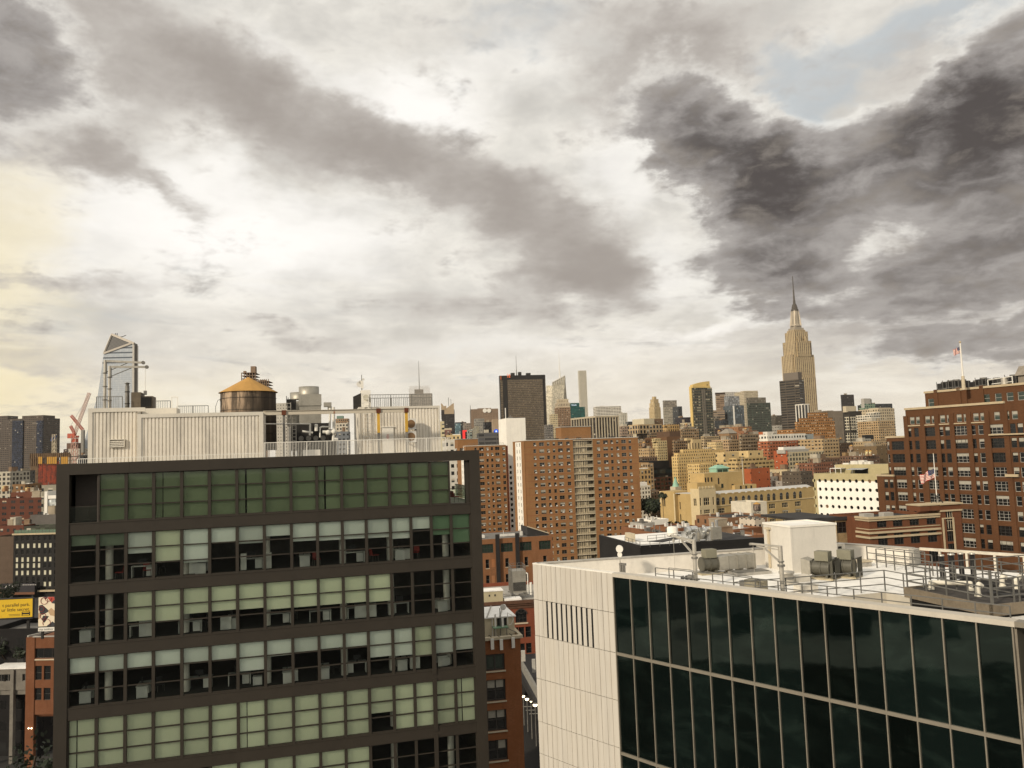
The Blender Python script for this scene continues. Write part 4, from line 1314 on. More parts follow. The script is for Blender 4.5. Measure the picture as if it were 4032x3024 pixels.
p_ = GF.flat(*z4(890, 765), ZW)
s_ = .95
duct_fan(GF.world(*p_, ZW), A, s_, 'axial roof fan with a long square galvanised duct leading to the penthouse', 'roof fans on the white roof', False, 1.9)
p_ = PF.flat(*z5(300, 770), ZW)
duct_fan(PF.world(p_[0] - .3, p_[1] + .1, ZW), A - 1.0, 1.0, 'nearer of the two open flared roof fans beside the white penthouse', 'roof fans on the white roof')
p_ = PF.flat(*z5(545, 765), ZW)
duct_fan(PF.world(p_[0] - .25, p_[1] + .5, ZW), A - 1.0, 1.0, 'farther of the two open flared roof fans beside the white penthouse', 'roof fans on the white roof')
for n, (u, v, utip, vtip, vb, lab) in enumerate(((z4(815, 432)[0], z4(0, 432)[1], z4(600, 0)[0], z4(0, 388)[1], z4(0, 860)[1], 'steel davit mast at the glass edge left of the white penthouse'),
             (z4(1650, 488)[0], z4(0, 488)[1], z4(1365, 0)[0], z4(0, 468)[1], z4(0, 960)[1], 'steel davit mast at the glass edge in front of the white penthouse'))):
 bk = 3.4
 x, zt = WF.front(u, v, bk)
 xt, zt2 = WF.front(utip, vtip, bk)
 t = thing('davit', lab, 'davit crane', WF.world(x, bk, ZW), WA, 'davit cranes on the white roof')
 h, dx, dz, rad = zt - ZW, xt - x, zt2 - ZW, .115
 part('mast', MB().cyl((0, 0, 0), (0, 0, h), rad, rad * .95, 16), M_STEEL, t)
 part('flange', MB().cyl((0, 0, h * .62), (0, 0, h * .62 + .09), rad * 1.6, seg=16), M_DULL, t)
 part('flange', MB().cyl((0, 0, h * .70), (0, 0, h * .70 + .05), rad * 1.4, seg=16), M_DULL, t)
 bo = MB().bar((0, .09, h - .05), (dx, .05, dz), .06, .08).bar((0, -.09, h - .05), (dx, -.05, dz), .06, .08).bar((0, 0, h - .22), (dx * .8, 0, dz - .10), .05)
 part('boom', bo, M_STEEL, t)
 part('strut', MB().bar((0, .05, h * .68), (dx * .55, .05, h * .5 + dz * .5 - .16), .05).bar((0, -.05, h * .68), (dx * .55, -.05, h * .5 + dz * .5 - .16), .05), M_STEEL, t)
 part('sheave', MB().cyl((dx, -.06, dz - .02), (dx, .06, dz - .02), .07, seg=12), M_DULL, t)
 part('winch_wire', MB().cyl((dx * .92, 0, dz - .05), (dx * .92, 0, dz - (1.5 if n else 1.9)), .010, seg=5).box(dx * .92 - .05, dx * .92 + .05, -.05, .05, dz - .35, dz - .2), M_STEEL, t)

# railings along the glass edge and round the sunken terrace
b = MB()
xr0, _ = WF.front(*z4(355, 740), 2.2)
railing(b, [(xr0, 3.0, ZW), (GX1 - 1.0, 3.0, ZW)], 1.0, .02, 3, 1.3)
railing(b, [(xr0, 4.2, ZW), (12.4, 4.2, ZW)], .85, .018, 2, 1.6)
solo('guard_railing', b, M_RAIL, 'long three rail guard railing just behind the dark glass edge of the white roof', 'railing', WF.o + Vector((0, 0, 0)), WA)
b = MB()
railing(b, [(wl[0] - .1, wl[1] + .6, ZW), (wc[0] - .15, wc[1] + .25, ZW), (19.6, 7.75, ZW)], 1.05, .022, 3, 1.35)
solo('guard_railing', b, M_RAIL, 'three rail guard railing round the sunken terrace in the white roof', 'railing', WF.o + Vector((0, 0, 0)), WA)
# control boxes, drum and cabinets at the edge
x, z = WF.front(*z4(1300, 815), 3.6)
x2, z2 = WF.front(*z4(1470, 920), 3.6)
t = thing('metal_cabinet', 'weathered steel cabinet with a rounded end at the glass edge between the davits', 'cabinet', WF.world(x, 3.6, ZW), WA)
w_, h_ = x2 - x, z - ZW
part('casing', MB().box(0, w_ * .82, 0, .7, .12, h_).cyl((w_ * .82, .35, .12), (w_ * .82, .35, h_), .3, seg=16), mat('stained steel', (0.30, 0.27, 0.20), 0.5, 0.3, 2, 0.4, 0.4), t)
part('door', MB().box(.06, w_ * .7, -.02, -.002, .2, h_ - .06), mat('stained steel', (0, 0, 0)), t)
part('foot', MB().box(.05, .15, .05, .6, 0, .12).box(w_ * .7, w_ * .8, .05, .6, 0, .12), M_DULL, t)
x, z = WF.front(*z4(1255, 825), 3.6)
solo('electric_box', MB().box(x, x + .35, 3.6, 3.9, ZW + .25, z).box(x + .05, x + .1, 3.65, 3.85, ZW, ZW + .25).box(x + .25, x + .3, 3.65, 3.85, ZW, ZW + .25), M_DULL, 'small grey electric box beside the weathered steel cabinet', 'electric box', WF.o, WA)
x, z = WF.front(*z4(700, 780), 3.4)
t = thing('winch_base', 'cluster of brackets and winch gear at the foot of the davit left of the penthouse', 'winch', WF.world(x, 3.4, ZW), WA)
for i in range(4):
 part('bracket', MB().box(i * .3, i * .3 + .05, -.12, .12, 0, z - ZW + .05 * i).box(i * .3, i * .3 + .22, -.1, .1, .5, .56), M_RAIL, t)
part('drum', MB().cyl((.45, 0, .62), (.75, 0, .62), .14, seg=12), M_DULL, t)
gx, gy = GF.flat(*z4(1760, 865), ZW)
t = thing('roof_vent', 'round steel vent can beside the penthouse davit', 'roof vent', GF.world(gx, gy + .4, ZW), A)
part('can', MB().lathe((0, 0, 0), [(.36, 0), (.36, .55), (.42, .56), (.42, .66), (0, .70)], 24), M_STEEL, t)
part('ring', MB().lathe((0, 0, 0), [(.365, .25), (.375, .27), (.375, .31), (.365, .33)], 24), M_DULL, t)
for n, (q, w_, d_, h_, lab) in enumerate(((z4(1810, 845), .9, .6, .30, 'low cream kerb box beside the round steel vent can'), (z4(1860, 950), 1.0, .7, .34, 'stained cream box in front of the round steel vent can'))):
 gx, gy = GF.flat(*q, ZW)
 solo('roof_box', MB().box(0, w_, 0, d_, 0, h_).box(-.03, w_ + .03, -.03, d_ + .03, h_, h_ + .04), M_CREAM, lab, 'roof box', GF.world(gx, gy, ZW), A)
gx, gy = GF.flat(*z4(1370, 775), ZW)
t = thing('roof_hatch', 'wide low hatch with a dark grille lid beside the penthouse', 'roof hatch', GF.world(gx - .9, gy, ZW), A)
part('kerb', MB().box(0, 2.3, 0, 1.1, 0, .16), M_CONC, t)
part('grille', MB().box(.1, 2.2, .1, 1.0, .16, .2), M_DULL, t)
gx, gy = GF.flat(*z5(700, 672), ZW)
t = thing('roof_hatch', 'square box hatch on the white roof behind the two flared fans', 'roof hatch', GF.world(gx - .6, gy, ZW), A)
part('kerb', MB().box(0, 1.3, 0, .9, 0, .28), M_CONC, t)
part('lid', MB().box(-.05, 1.35, -.05, .95, .28, .36), M_STONE, t)
gx, gy = GF.flat(*z5(520, 640), ZW)
t = thing('roof_cabinet', 'tall cream cabinet against the parapet behind the flared fans', 'cabinet', GF.world(gx, gy + .3, ZW), A)
part('casing', MB().box(-.45, .45, 0, .5, .1, 1.2), M_CREAM, t)
part('vent', MB().box(-.05, .2, -.015, -.002, .9, 1.05), M_DARK, t)
for n, (q, lab) in enumerate(((z4(262, 750), 'small floodlight on a kerb beside the round white antenna'), (z4(605, 720), 'small floodlight on a kerb near the middle of the left parapet'), (z5(615, 600), 'small dark floodlight beside the tall cream cabinet'))):
 gx, gy = GF.flat(*q, ZW)
 t = thing('floodlight', lab, 'floodlight', GF.world(gx, gy, ZW), A, 'floodlights on the white roof')
 part('base', MB().box(-.25, .25, -.15, .15, 0, .06), M_CONC, t)
 part('lamp', MB().box(-.14, .14, -.10, .10, .25, .45).box(-.2, -.02, -.1, .08, .10, .25).box(.04, .2, -.1, .08, .10, .25), M_DULL, t)
# round white antenna on its pole by the left corner
gx, gy = WF.front(*z4(100, 700), 3.6)[0], 3.6
x, zt = WF.front(*z4(96, 515), 3.6)
t = thing('drum_antenna', 'round white double drum antenna on a pole near the corner of the white roof', 'antenna', WF.world(x, 3.6, ZW), WA)
h_ = zt - ZW
rot = -WA + .25
part('pole', MB().cyl((0, 0, 0), (0, 0, h_ + .15), .03, seg=8), M_STEEL, t)
dv = Vector((sin(-WA) * -.25, -1, 0)).normalized()
fv = Vector((CAM.x, CAM.y, 0)) - WF.world(x, 3.6, 0)
lv = Vector((fv.dot(WF.e1), fv.dot(WF.e2), 0)).normalized()
part('drum', MB().cyl(lv * .05 + Vector((0, 0, h_)), lv * .35 + Vector((0, 0, h_)), .21, seg=24), M_WHITE, t)
part('drum', MB().cyl(lv * .05 + Vector((0, 0, h_ - .34)), lv * .3 + Vector((0, 0, h_ - .34)), .14, seg=20), M_WHITE, t)
part('bracket', MB().box(-.04, .36, -.04, .04, .0, .85).box(.1, .16, -.1, .1, .3, .95).box(.26, .32, -.1, .1, .2, .9).box(-.02, .42, -.08, .08, .82, .95), M_DULL, t)

# dark equipment platform with stacks and white pipes
zp = ZW + .55
L = GF.flat(*z5(1115, 872), zp)
Fp = GF.flat(*z5(1985, 1030), zp)
plat = thing('equipment_platform', 'dark steel platform with a brown fascia raised over the sunken terrace', 'platform', GF.world(L[0], L[1], 0), A)
pd = L[1] - Fp[1]
part('deck', MB().box(0, 11, -pd, .1, zp - .06, zp), mat('dark gravel deck', (0.055, 0.048, 0.042), 0.95, 0.4, 1.5), plat)
fas = mat('brown fascia', (0.19, 0.155, 0.11), 0.75, 0.25, 1, 0, 0.35)
part('fascia', MB().box(-.05, .05, -pd - .05, .05 + 0, zp - .42, zp + .06).box(-.05, 11, -pd - .05, -pd + .05, zp - .42, zp + .06).box(-.05, 11, .06, .14, zp - .42, zp + .06), fas, plat)
for (x, y) in ((.3, -.3), (.3, -pd + .3), (4, -pd + .4), (.3, -pd / 2), (8, -pd + .4)):
 part('leg', MB().box(x - .09, x + .09, y - .09, y + .09, ZW - 3.4, zp - .06), M_DARK, plat)
part('low_roof', MB().box(3.2, 11, .3, 2.0, ZW + .004, ZW + .10), mat('dark gravel deck', (0, 0, 0)), plat)
part('shade_sheet', MB().box(.06, .1, -pd + .1, -.1, ZW - 3.3, zp - .1).box(.1, 11, -pd + .1, -pd + .14, ZW - 3.3, zp - .1), M_BLACK, plat)  # black sheets stand in for the shade under the platform


def cell(u, v, z=None):
 x, y = GF.flat(u, v, zp if z is None else z)
 return x - L[0], y - L[1]


b = MB()
railing(b, [(0.1, .05, zp), (.1, -pd + .05, zp), (11, -pd + .05, zp)], 1.1, .024, 3, 1.25)
railing(b, [(.1, .05, zp), (11, .05, zp)], 1.1, .022, 3, 1.4)
railing(b, [(1.6, -pd + .05, zp), (1.9, .05, zp)], 1.1, .022, 3, 1.4)
railing(b, [(4.3, -pd + .05, zp), (4.6, .05, zp)], 1.1, .022, 3, 1.4)
for x in (0.1, 2.5, 5.0):
 b.bar((x, -pd + .02, zp - .4), (x, -pd + .02, zp + 1.5), .09)
part('railing', b, M_RAIL, plat)
# catwalk frames at the back left
b = MB()
c0_ = GF.flat(*z5(840, 680), ZW)
c1_ = GF.flat(*z5(1280, 760), ZW)
railing(b, [(c0_[0], c0_[1], ZW), (c1_[0] + .6, c1_[1], ZW)], 1.15, .024, 3, 1.2)
railing(b, [(c0_[0] + .3, c0_[1] + 1.2, ZW), (c1_[0] + 1.2, c1_[1] + 1.2, ZW)], 1.15, .024, 3, 1.2)
solo('catwalk', b, M_RAIL, 'railed catwalk crossing the white roof towards the dark platform', 'catwalk', (GF.o.x, GF.o.y, 0), A)
for n, (x0, x1, y0, y1) in enumerate(((1435, 1480, 565, 812), (1522, 1575, 555, 805), (1616, 1660, 548, 800), (1722, 1768, 548, 798))):
 cx, cy = GF.flat((z5((x0 + x1) / 2, 0))[0], z5(0, y1)[1], zp - .3)
 dep = (GF.world(cx, cy, 0) - CAM).y
 hh = (y1 - y0) / 2.373 * dep / FPX
 r = (x1 - x0) / 2.373 * dep / FPX / 2
 t = thing('exhaust_stack', 'black exhaust stack, %s in the row of four behind the platform' % ('leftmost', 'second from left', 'third from left', 'rightmost')[n], 'chimney',
    GF.world(cx, cy, zp - .55), A, 'four black stacks')
 part('pipe', MB().lathe((0, 0, 0), [(r, 0), (r, hh + .2), (r * .8, hh + .2), (r * .8, hh - .2)], 16), mat('black stack metal', (0.022, 0.021, 0.02), 0.4, 0.3, 2, 0.5), t)
 for f in (.35, .68):
  part('band', MB().cyl((0, 0, hh * f), (0, 0, hh * f + .05), r * 1.08, seg=16), M_DULL, t)
 part('cap_ring', MB().cyl((0, 0, hh + .2), (0, 0, hh + .26), r * 1.2, r * 1.1, 16), M_STEEL, t)
M_PVC = mat('white pipe', (0.66, 0.62, 0.52), 0.5, 0.08, 3)
def pvc(pts, r, label):
 t = thing('roof_pipe', label, 'pipe', plat.location + Vector((0, 0, 0)), A, 'white pipes on the dark platform')
 part('pipe', MB().tube(pts, r, 12), M_PVC, t)
 for p in (pts[0], pts[-1]):
  if p[2] < zp + .1:
   part('collar', MB().cyl((p[0], p[1], zp + .005), (p[0], p[1], zp + .1), r * 1.35, seg=14), M_PVC, t)
 return t


a_, c_ = cell(*z5(1345, 880)), cell(*z5(1715, 890))
pvc([(*a_, zp), (*a_, zp + .33), (*c_, zp + .33), (*c_, zp)], .11, 'long white pipe bridge lying low across the dark platform')
for n, (x, y, lab) in enumerate(((1785, 945, 'short white gooseneck pipe nearest the front of the dark platform'), (2012, 860, 'white gooseneck pipe standing at the middle of the dark platform'), (2140, 875, 'white gooseneck pipe at the right edge of the dark platform'))):
 a_ = cell(*z5(x, y))
 dx, dy = (.28, .05) if n < 2 else (.7, .1)
 pvc([(*a_, zp), (*a_, zp + .36), (a_[0] + dx * .5, a_[1] + dy, zp + .52), (a_[0] + dx, a_[1] + dy, zp + (.42 if n < 2 else .46))], .115, lab)
for n, (x, y, r, lab) in enumerate(((1780, 830, .95, 'low black round fan deck behind the white pipe bridge'), (2090, 925, .9, 'low black round fan deck at the right of the white goosenecks'), (1640, 770, .6, 'smaller black round fan deck in front of the black stacks'))):
 a_ = cell(*z5(x, y))
 t = thing('fan_deck', lab, 'roof fan', GF.world(L[0] + a_[0], L[1] + a_[1], zp), A, 'black fan decks on the platform')
 part('shroud', MB().lathe((0, 0, 0), [(r, 0.004), (r, .10), (r * .93, .10), (r * .93, .03), (0, .03)], 32), M_DARK, t)
 part('guard', MB().bar((-r, 0, .11), (r, 0, .11), .03).bar((0, -r, .115), (0, r, .115), .03), M_DARK, t)

# ------------------------------------------------------------------ building kit for the city behind
Z1 = lambda x, y: (2480 + x / 4.424, 1480 + y / 4.424)
Z2 = lambda x, y: (2900 + x / 3.687, 1550 + y / 3.687)
Z3 = lambda x, y: (1720 + x / 5.53, 1560 + y / 5.53)
Z4 = lambda x, y: (2480 + x / 3.687, 1780 + y / 3.687)
Z5 = lambda x, y: (2600 + x / 1.58, 1050 + y / 1.58)
Z6 = lambda x, y: (3300 + x / 1.6585, 1250 + y / 1.6585)
ZC = lambda x, y: (1800 + x / 2.0733, 1350 + y / 2.0733)
ZL = lambda x, y: (x / 3.319, 1600 + y / 3.319)
ZB = lambda x, y: (x / 1.757, 2080 + y / 1.757)
ZR_ = lambda x, y: (3100 + x / 2.373, 1950 + y / 2.373)
ZA = lambda x, y: (1850 + x / 4.1475, 2080 + y / 4.1475)
ZK = lambda x, y: (1850 + x / 2.46, 2350 + y / 2.46)
ID = lambda x, y: (x, y)


class B:
 """a box building solved from its photographed corner, its distance and its street angle"""
 def __init__(s, Z, xL, xC, xR, yT, y, ang, dep=None):
  uC, vT = Z(xC, yT)
  if Z in (Z1, Z2, Z4) and 380 <= y < 900:      # spread the middle distance
   y = y * 1.25 if y < 560 else 700 + (y - 560) * 200 / 340
  s.p = PT(uC, vT, y)
  s.z = s.p.z
  s.f = Frame(s.p, R(ang))
  s.w = s.f.front(Z(xR, yT)[0], vT)[0]
  s.w = s.f.front(Z(xR, yT)[0], proj(s.f.world(s.w, 0, s.z))[1])[0]
  if xL is not None and xL != xC:
   s.d = s.f.side(Z(xL, yT)[0], vT)[0]
   s.d = s.f.side(Z(xL, yT)[0], proj(s.f.world(0, s.d, s.z))[1])[0]
   if not 2 < s.d < 150:
    s.d = dep or s.w * .7
  else:
   s.d = dep or max(8, s.w * .8)
  s.Z = Z

 def fx(s, x, y, back=0.0):
  return s.f.front(*s.Z(x, y), back)


def shell(name, root, x0, x1, y0, y1, z0, z1, m, roofm=None, par=.9, front=True, t=.3):
 """four walls with a parapet and a sunk roof"""
 b = MB()
 if front:
  b.quad((x0, y0, z0), (x1, y0, z0), (x1, y0, z1), (x0, y0, z1))
 b.quad((x1, y0, z0), (x1, y1, z0), (x1, y1, z1), (x1, y0, z1))
 b.quad((x1, y1, z0), (x0, y1, z0), (x0, y1, z1), (x1, y1, z1))
 b.quad((x0, y1, z0), (x0, y0, z0), (x0, y0, z1), (x0, y1, z1))
 zr = z1 - par
 i0, i1, j0, j1 = x0 + t, x1 - t, y0 + t, y1 - t
 for (a, c, e, g) in (((x0, y0), (x1, y0), (i1, j0), (i0, j0)), ((x1, y0), (x1, y1), (i1, j1), (i1, j0)), ((x1, y1), (x0, y1), (i0, j1), (i1, j1)), ((x0, y1), (x0, y0), (i0, j0), (i0, j1))):
  b.quad((*a, z1), (*c, z1), (*e, z1), (*g, z1))
  b.quad((*g, z1), (*e, z1), (*e, zr), (*g, zr))
 w = part(name, b, m, root)
 part('roof', MB().quad((i0, j0, zr), (i1, j0, zr), (i1, j1, zr), (i0, j1, zr)), roofm or M_ROOFG, root)
 return w


_br = random.Random(11)
TANKS = []


def bld(label, Z, xL, xC, xR, yT, y, fac, ang=24, dep=None, name='building', cat='building', group=None, tiers=(), bulk=1, roofm=None, par=.9, wall=None, tank=False):
 if Z in (Z1, Z2, Z4) and 380 <= y < 900 and fac and fac['bay'] < 8:
  fac = dict(fac, bay=fac['bay'] * .72, floor=fac['floor'] * .7)
 g = B(Z, xL, xC, xR, yT, y, ang, dep)
 root = froot(name, g.f, label, cat, group)
 m = wall or facade(top=g.z - par * .5, **fac)
 shell('wall', root, 0, g.w, 0, g.d, 0, g.z, m, roofm, par)
 g.root, g.m = root, m
 ztop = g.z
 for tr in tiers:                              # (x0, x1, yTop, setback fraction, depth fraction, material/dict or None)
  x0, x1, yt, sb, df = tr[:5]
  bk = g.d * sb
  a, zt = g.fx(x0, yt, bk)
  c, _ = g.fx(x1, yt, bk)
  mm = m if len(tr) < 6 or tr[5] is None else (facade(top=zt - .5, **tr[5]) if isinstance(tr[5], dict) else tr[5])
  shell('upper_tier', root, a, c, bk, bk + g.d * df, g.z - par, zt, mm, roofm, min(par, (zt - g.z + par) * .5))
 for i in range(bulk if not tiers else 0):
  bw, bd, bh = g.w * _br.uniform(.12, .3), g.d * _br.uniform(.2, .4), _br.uniform(2.2, 4.2)
  bx, by = _br.uniform(.05, .65) * g.w, _br.uniform(.25, .55) * g.d
  part('bulkhead', MB().box(bx, bx + bw, by, by + bd, g.z - par, g.z - par + bh).box(bx - .1, bx + bw + .1, by - .1, by + bd + .1, g.z - par + bh, g.z - par + bh + .2),
    mat('bulkhead %d' % _br.randrange(4), _br.choice(((0.30, 0.25, 0.18), (0.20, 0.13, 0.08), (0.42, 0.38, 0.30), (0.16, 0.14, 0.12))), 0.85, 0.25, .4), root)
 if y < 900 and (bulk or wall) and not tiers:
  b = MB()
  for i in range(5):
   bx, by = _br.uniform(.05, .9) * g.w, _br.uniform(.08, .8) * g.d
   q = _br.uniform(.5, 1.4)
   b.box(bx, bx + q, by, by + q * .8, g.z - par, g.z - par + _br.uniform(.6, 1.7))
  for i in range(3):
   bx, by = _br.uniform(.05, .9) * g.w, _br.uniform(.08, .8) * g.d
   b.cyl((bx, by, g.z - par), (bx, by, g.z + _br.uniform(.5, 2)), .14, seg=6)
  part('roof_vents', b, M_DULL if _br.random() < .6 else M_AC, root)
 if tank:
  TANKS.append((g, _br.uniform(.2, .75), _br.uniform(.3, .6)))
 return g


# wall palettes
BROWN = dict(wall=(0.20, 0.115, 0.055), bay=3.2, floor=3.5, fx=.45, fz=.5)
TAN = dict(wall=(0.40, 0.28, 0.15), bay=3.2, floor=3.5, fx=.45, fz=.5)
CREAM = dict(wall=(0.58, 0.44, 0.23), bay=3.0, floor=3.3, fx=.42, fz=.52)
YELLOW = dict(wall=(0.60, 0.43, 0.19), bay=2.9, floor=3.1, fx=.36, fz=.5, palecol=(.5, .42, .3))
LOFT = dict(wall=(0.33, 0.23, 0.13), bay=3.4, floor=3.8, fx=.68, fz=.58, mull=3)
GREYG = dict(wall=(0.20, 0.19, 0.17), bay=2.4, floor=3.7, fx=.8, fz=.6, glass=(.05, .055, .055))
DGLASS = dict(wall=(0.035, 0.035, 0.035), bay=2, floor=3.8, fx=.85, fz=.75, glass=(.018, .022, .026), pale=.03)
PALE = dict(wall=(0.50, 0.46, 0.38), bay=3, floor=3.7, fx=.55, fz=.5, glass=(.06, .06, .055))

# ------------------------------------------------------------------ far skyline, left to right
bld('dark grey tower cut by the left edge of the photo, behind the white gridded block', ZL, None, -130, 148, 185, 1400, dict(wall=(.105, .085, .07), bay=3.4, floor=3.4, fx=.62, fz=.45, glass=(.03, .03, .032), pale=.05), -8, 40, 'apartment_tower', 'tower',
 tiers=((-130, 102, 132, .1, .6),))
g = bld('wide dark tower with a blue glass strip behind the orange netted construction site', ZL, None, 122, 566, 168, 1350, dict(wall=(.105, .085, .068), bay=3.4, floor=3.3, fx=.62, fz=.45, glass=(.03, .03, .032), pale=.05), -8, 40, 'apartment_tower', 'tower',
  tiers=((290, 566, 126, .02, .7),))
DB = facade((.03, .035, .05), (.012, .016, .03), 2.2, 3.3, .85, .72, pale=.02)
for x0, x1, yt in ((160, 300, 190), (478, 555, 186)):
 a, zt = g.fx(x0, yt, -2)
 c, _ = g.fx(x1, yt, -2)
 part('glass_strip', MB().box(a, c, -2, 1, 0, zt), DB, g.root)
bld('grey block with a pale grid of balconies at the left edge of the photo', ZL, None, -60, 135, 858, 600, dict(wall=(.42, .38, .30), bay=3.6, floor=3.3, fx=.6, fz=.62, glass=(.04, .035, .03)), -8, 20, 'apartment_building', 'apartment block')
bld('dark grey slab between the pale gridded block and the construction site', ZL, None, 135, 222, 846, 640, dict(wall=(.10, .095, .085), bay=3.6, floor=3.3, fx=.3, fz=.4, glass=(.03, .03, .03)), -8, 20, 'apartment_building', 'apartment block')

# construction site with netting
g = B(ZL, None, 400, 915, 640, 760, -8, 30)
root = froot('construction_site', g.f, 'half built tower wrapped in orange netting with yellow formwork panels', 'construction site')
b = MB()
for i in range(16):
 z = g.z - 2.2 - i * 3.4
 if z > 2:
  b.box(0, g.w, 0, g.d, z - .35, z)
part('floor_slabs', b, mat('raw concrete', (.20, .17, .13), .9), root)
b = MB()
for i in range(9):
 x = g.w * i / 8
 b.box(x - .3, x + .3, .3, 1, 0, g.z)
part('columns', b, mat('raw concrete', (.2, .17, .13)), root)
b = MB().box(g.w * .01, g.w * .2, -.25, -.1, 0, g.z + 1.5)
for i in range(14):
 b.box(g.w * .0, g.w * .21, -.6, -.25, g.z - i * 3.6, g.z - i * 3.6 + .35)
part('hoist_tower', b, mat('brown scaffold', (.13, .085, .05), .9, .4, .3), root)
_m, _k, _bs = new_mat('orange netting')
_oc = _k.n('ShaderNodeTexCoord').outputs['Object']
_n = _k.noise(_oc, .25, 6, .7).outputs[0]
_k.put(_bs.inputs['Base Color'], _k.mix(_k.smooth(_n, .38, .66), (.22, .032, .010), (.06, .016, .010)))
_bs.inputs['Roughness'].default_value = .9
for i in range(5):
 a, _ = g.fx(505 + i * 56, 800)
 c, _ = g.fx(505 + i * 56 + 52, 800)
 part('netting', MB().box(a, c, -.3, -.2, 0, g.fx(0, 748 + (i % 2) * 22)[1]), _m, root)
for (xa, xb) in ((505, 557), (622, 684), (688, 747), (804, 896)):
 a, zt = g.fx(xa, 660)
 c, zb2 = g.fx(xb, 750)
 part('formwork_panel', MB().box(a, c, -.8, -.4, zb2, zt), mat('yellow formwork', (.42, .22, .03), .7, .15, .3), root)
b = MB()
for (xa, xb) in ((400, 915),):
 a, zt = g.fx(xa, 622)
 c, zb2 = g.fx(xb, 664)
 b.box(a, c, -.35, .4, zb2, zt)
 for i in range(20):
  x = a + (c - a) * i / 19
  b.box(x - .15, x + .15, -.9, -.36, zb2 - 7, zt + .6)
part('climbing_screen', b, mat('brown scaffold', (.13, .085, .05)), root)


def lattice(b, p, q, w, n, r, mi=0):
 p, q = Vector(p), Vector(q)
 d = (q - p)
 s = d.cross(Vector((0, 1, 0)))
 s = Vector((1, 0, 0)) if s.length < 1e-3 else s.normalized()
 t = d.normalized().cross(s)
 cs = [s * w / 2 + t * w / 2, -s * w / 2 + t * w / 2, -s * w / 2 - t * w / 2, s * w / 2 - t * w / 2]
 for c in cs:
  b.bar(p + c, q + c, r, r, mi)
 for i in range(n):
  a, e = p + d * (i / n), p + d * ((i + 1) / n)
  for k in range(4):
   b.bar(a + cs[k], e + cs[(k + 1) % 4], r * .7, r * .7, mi)


y = 850
M_CRANE = mat('red crane paint', (.42, .09, .05), .6, .15, 1)
base, head, tip = PT(*ZL(972, 742), y), PT(*ZL(965, 385), y), PT(*ZL(1132, -155), y)
t = thing('tower_crane', 'red and white luffing tower crane rising behind the construction site', 'crane', (base.x, base.y, 0))
O = Vector((base.x, base.y, 0))
b = MB()
lattice(b, Vector((0, 0, 0)), Vector((0, 0, head.z)), 4.6, 16, .5)
part('mast', b, mat('pale crane paint', (.50, .30, .24), .6), t)
b = MB()
hd = Vector((0, 0, head.z + 2))
lattice(b, hd, hd + Vector((tip.x - head.x, 4, tip.z - head.z)), 2.4, 18, .38)
part('jib', b, mat('pale crane paint', (.5, .3, .24)), t)
ap = PT(*ZL(922, 255), y)
b = MB()
lattice(b, hd, Vector((ap.x - O.x, 0, ap.z)), 2.0, 6, .45)
part('a_frame', b, M_CRANE, t)
cw = PT(*ZL(905, 372), y)
part('counterweight', MB().box(cw.x - O.x - 1, cw.x - O.x + 6.5, -2, 2, head.z - 2.5, head.z + 2.5).box(cw.x - O.x + 5, 4, -1.5, 1.5, head.z - 2, head.z), M_CRANE, t)
part('cab', MB().box(-2, 3, -2, 2, head.z - 7, head.z - 3), M_CRANE, t)
part('stay_line', MB().bar(Vector((ap.x - O.x, 0, ap.z)), hd + Vector((tip.x - head.x, 4, tip.z - head.z)) * .92 + Vector((0, 0, head.z * .0)), .15), M_DARK, t)
p0, p1 = PT(*ZL(930, 120), 900), PT(*ZL(1085, 310), 900)
O = Vector((p1.x, p1.y, 0))
t = thing('tower_crane', 'second crane jib, brown lattice pointing up left beside the red crane', 'crane', O)
b = MB()
lattice(b, Vector((0, 0, p1.z)), p0 - O, 2.2, 14, .45)
part('jib', b, M_CRANE, t)
part('mast', MB().box(-1.5, 1.5, -1.5, 1.5, 0, p1.z), M_DULL, t)
p0, p1 = PT(*ZL(688, 455), 900), PT(*ZL(708, 612), 900)
O = Vector((p1.x, p1.y, 0))
t = thing('tower_crane', 'small blue topped crane jib above the orange netted construction site', 'crane', O)
part('jib', MB().hull([(-2, -1, p1.z + 20), (2.5, -1, p1.z + 20), (2.5, 1, p1.z + 20), (-2, 1, p1.z + 20)], [(p0.x - O.x - 2, -1, p0.z), (p0.x - O.x + 3, -1, p0.z), (p0.x - O.x + 3, 1, p0.z), (p0.x - O.x - 2, 1, p0.z)]), mat('blue crane paint', (.05, .08, .20), .6), t)
b = MB()
lattice(b, Vector((0, 0, 0)), Vector((0, 0, p1.z + 21)), 3, 20, .6)
part('mast', b, M_STONE, t)
bld('pale grey slab behind the red crane mast', ZL, None, 893, 1040, 556, 900, dict(wall=(.42, .38, .32), bay=6, floor=4, fx=.2, fz=.2, pale=0), -8, 20, bulk=0)
bld('dark low block with two flues just right of the red crane', ZL, None, 1000, 1090, 640, 880, dict(wall=(.05, .05, .055), bay=3, floor=4, fx=.6, fz=.4), -8, 16, bulk=1)
bld('brown stepped block behind the crane mast with a louvred top', ZL, None, 830, 1000, 560, 1000, dict(wall=(.07, .05, .045), bay=3, floor=3.6, fx=.5, fz=.5), -8, 22, tiers=((872, 995, 482, .1, .7, mat('brown louvre', (.12, .07, .05), .8)),))

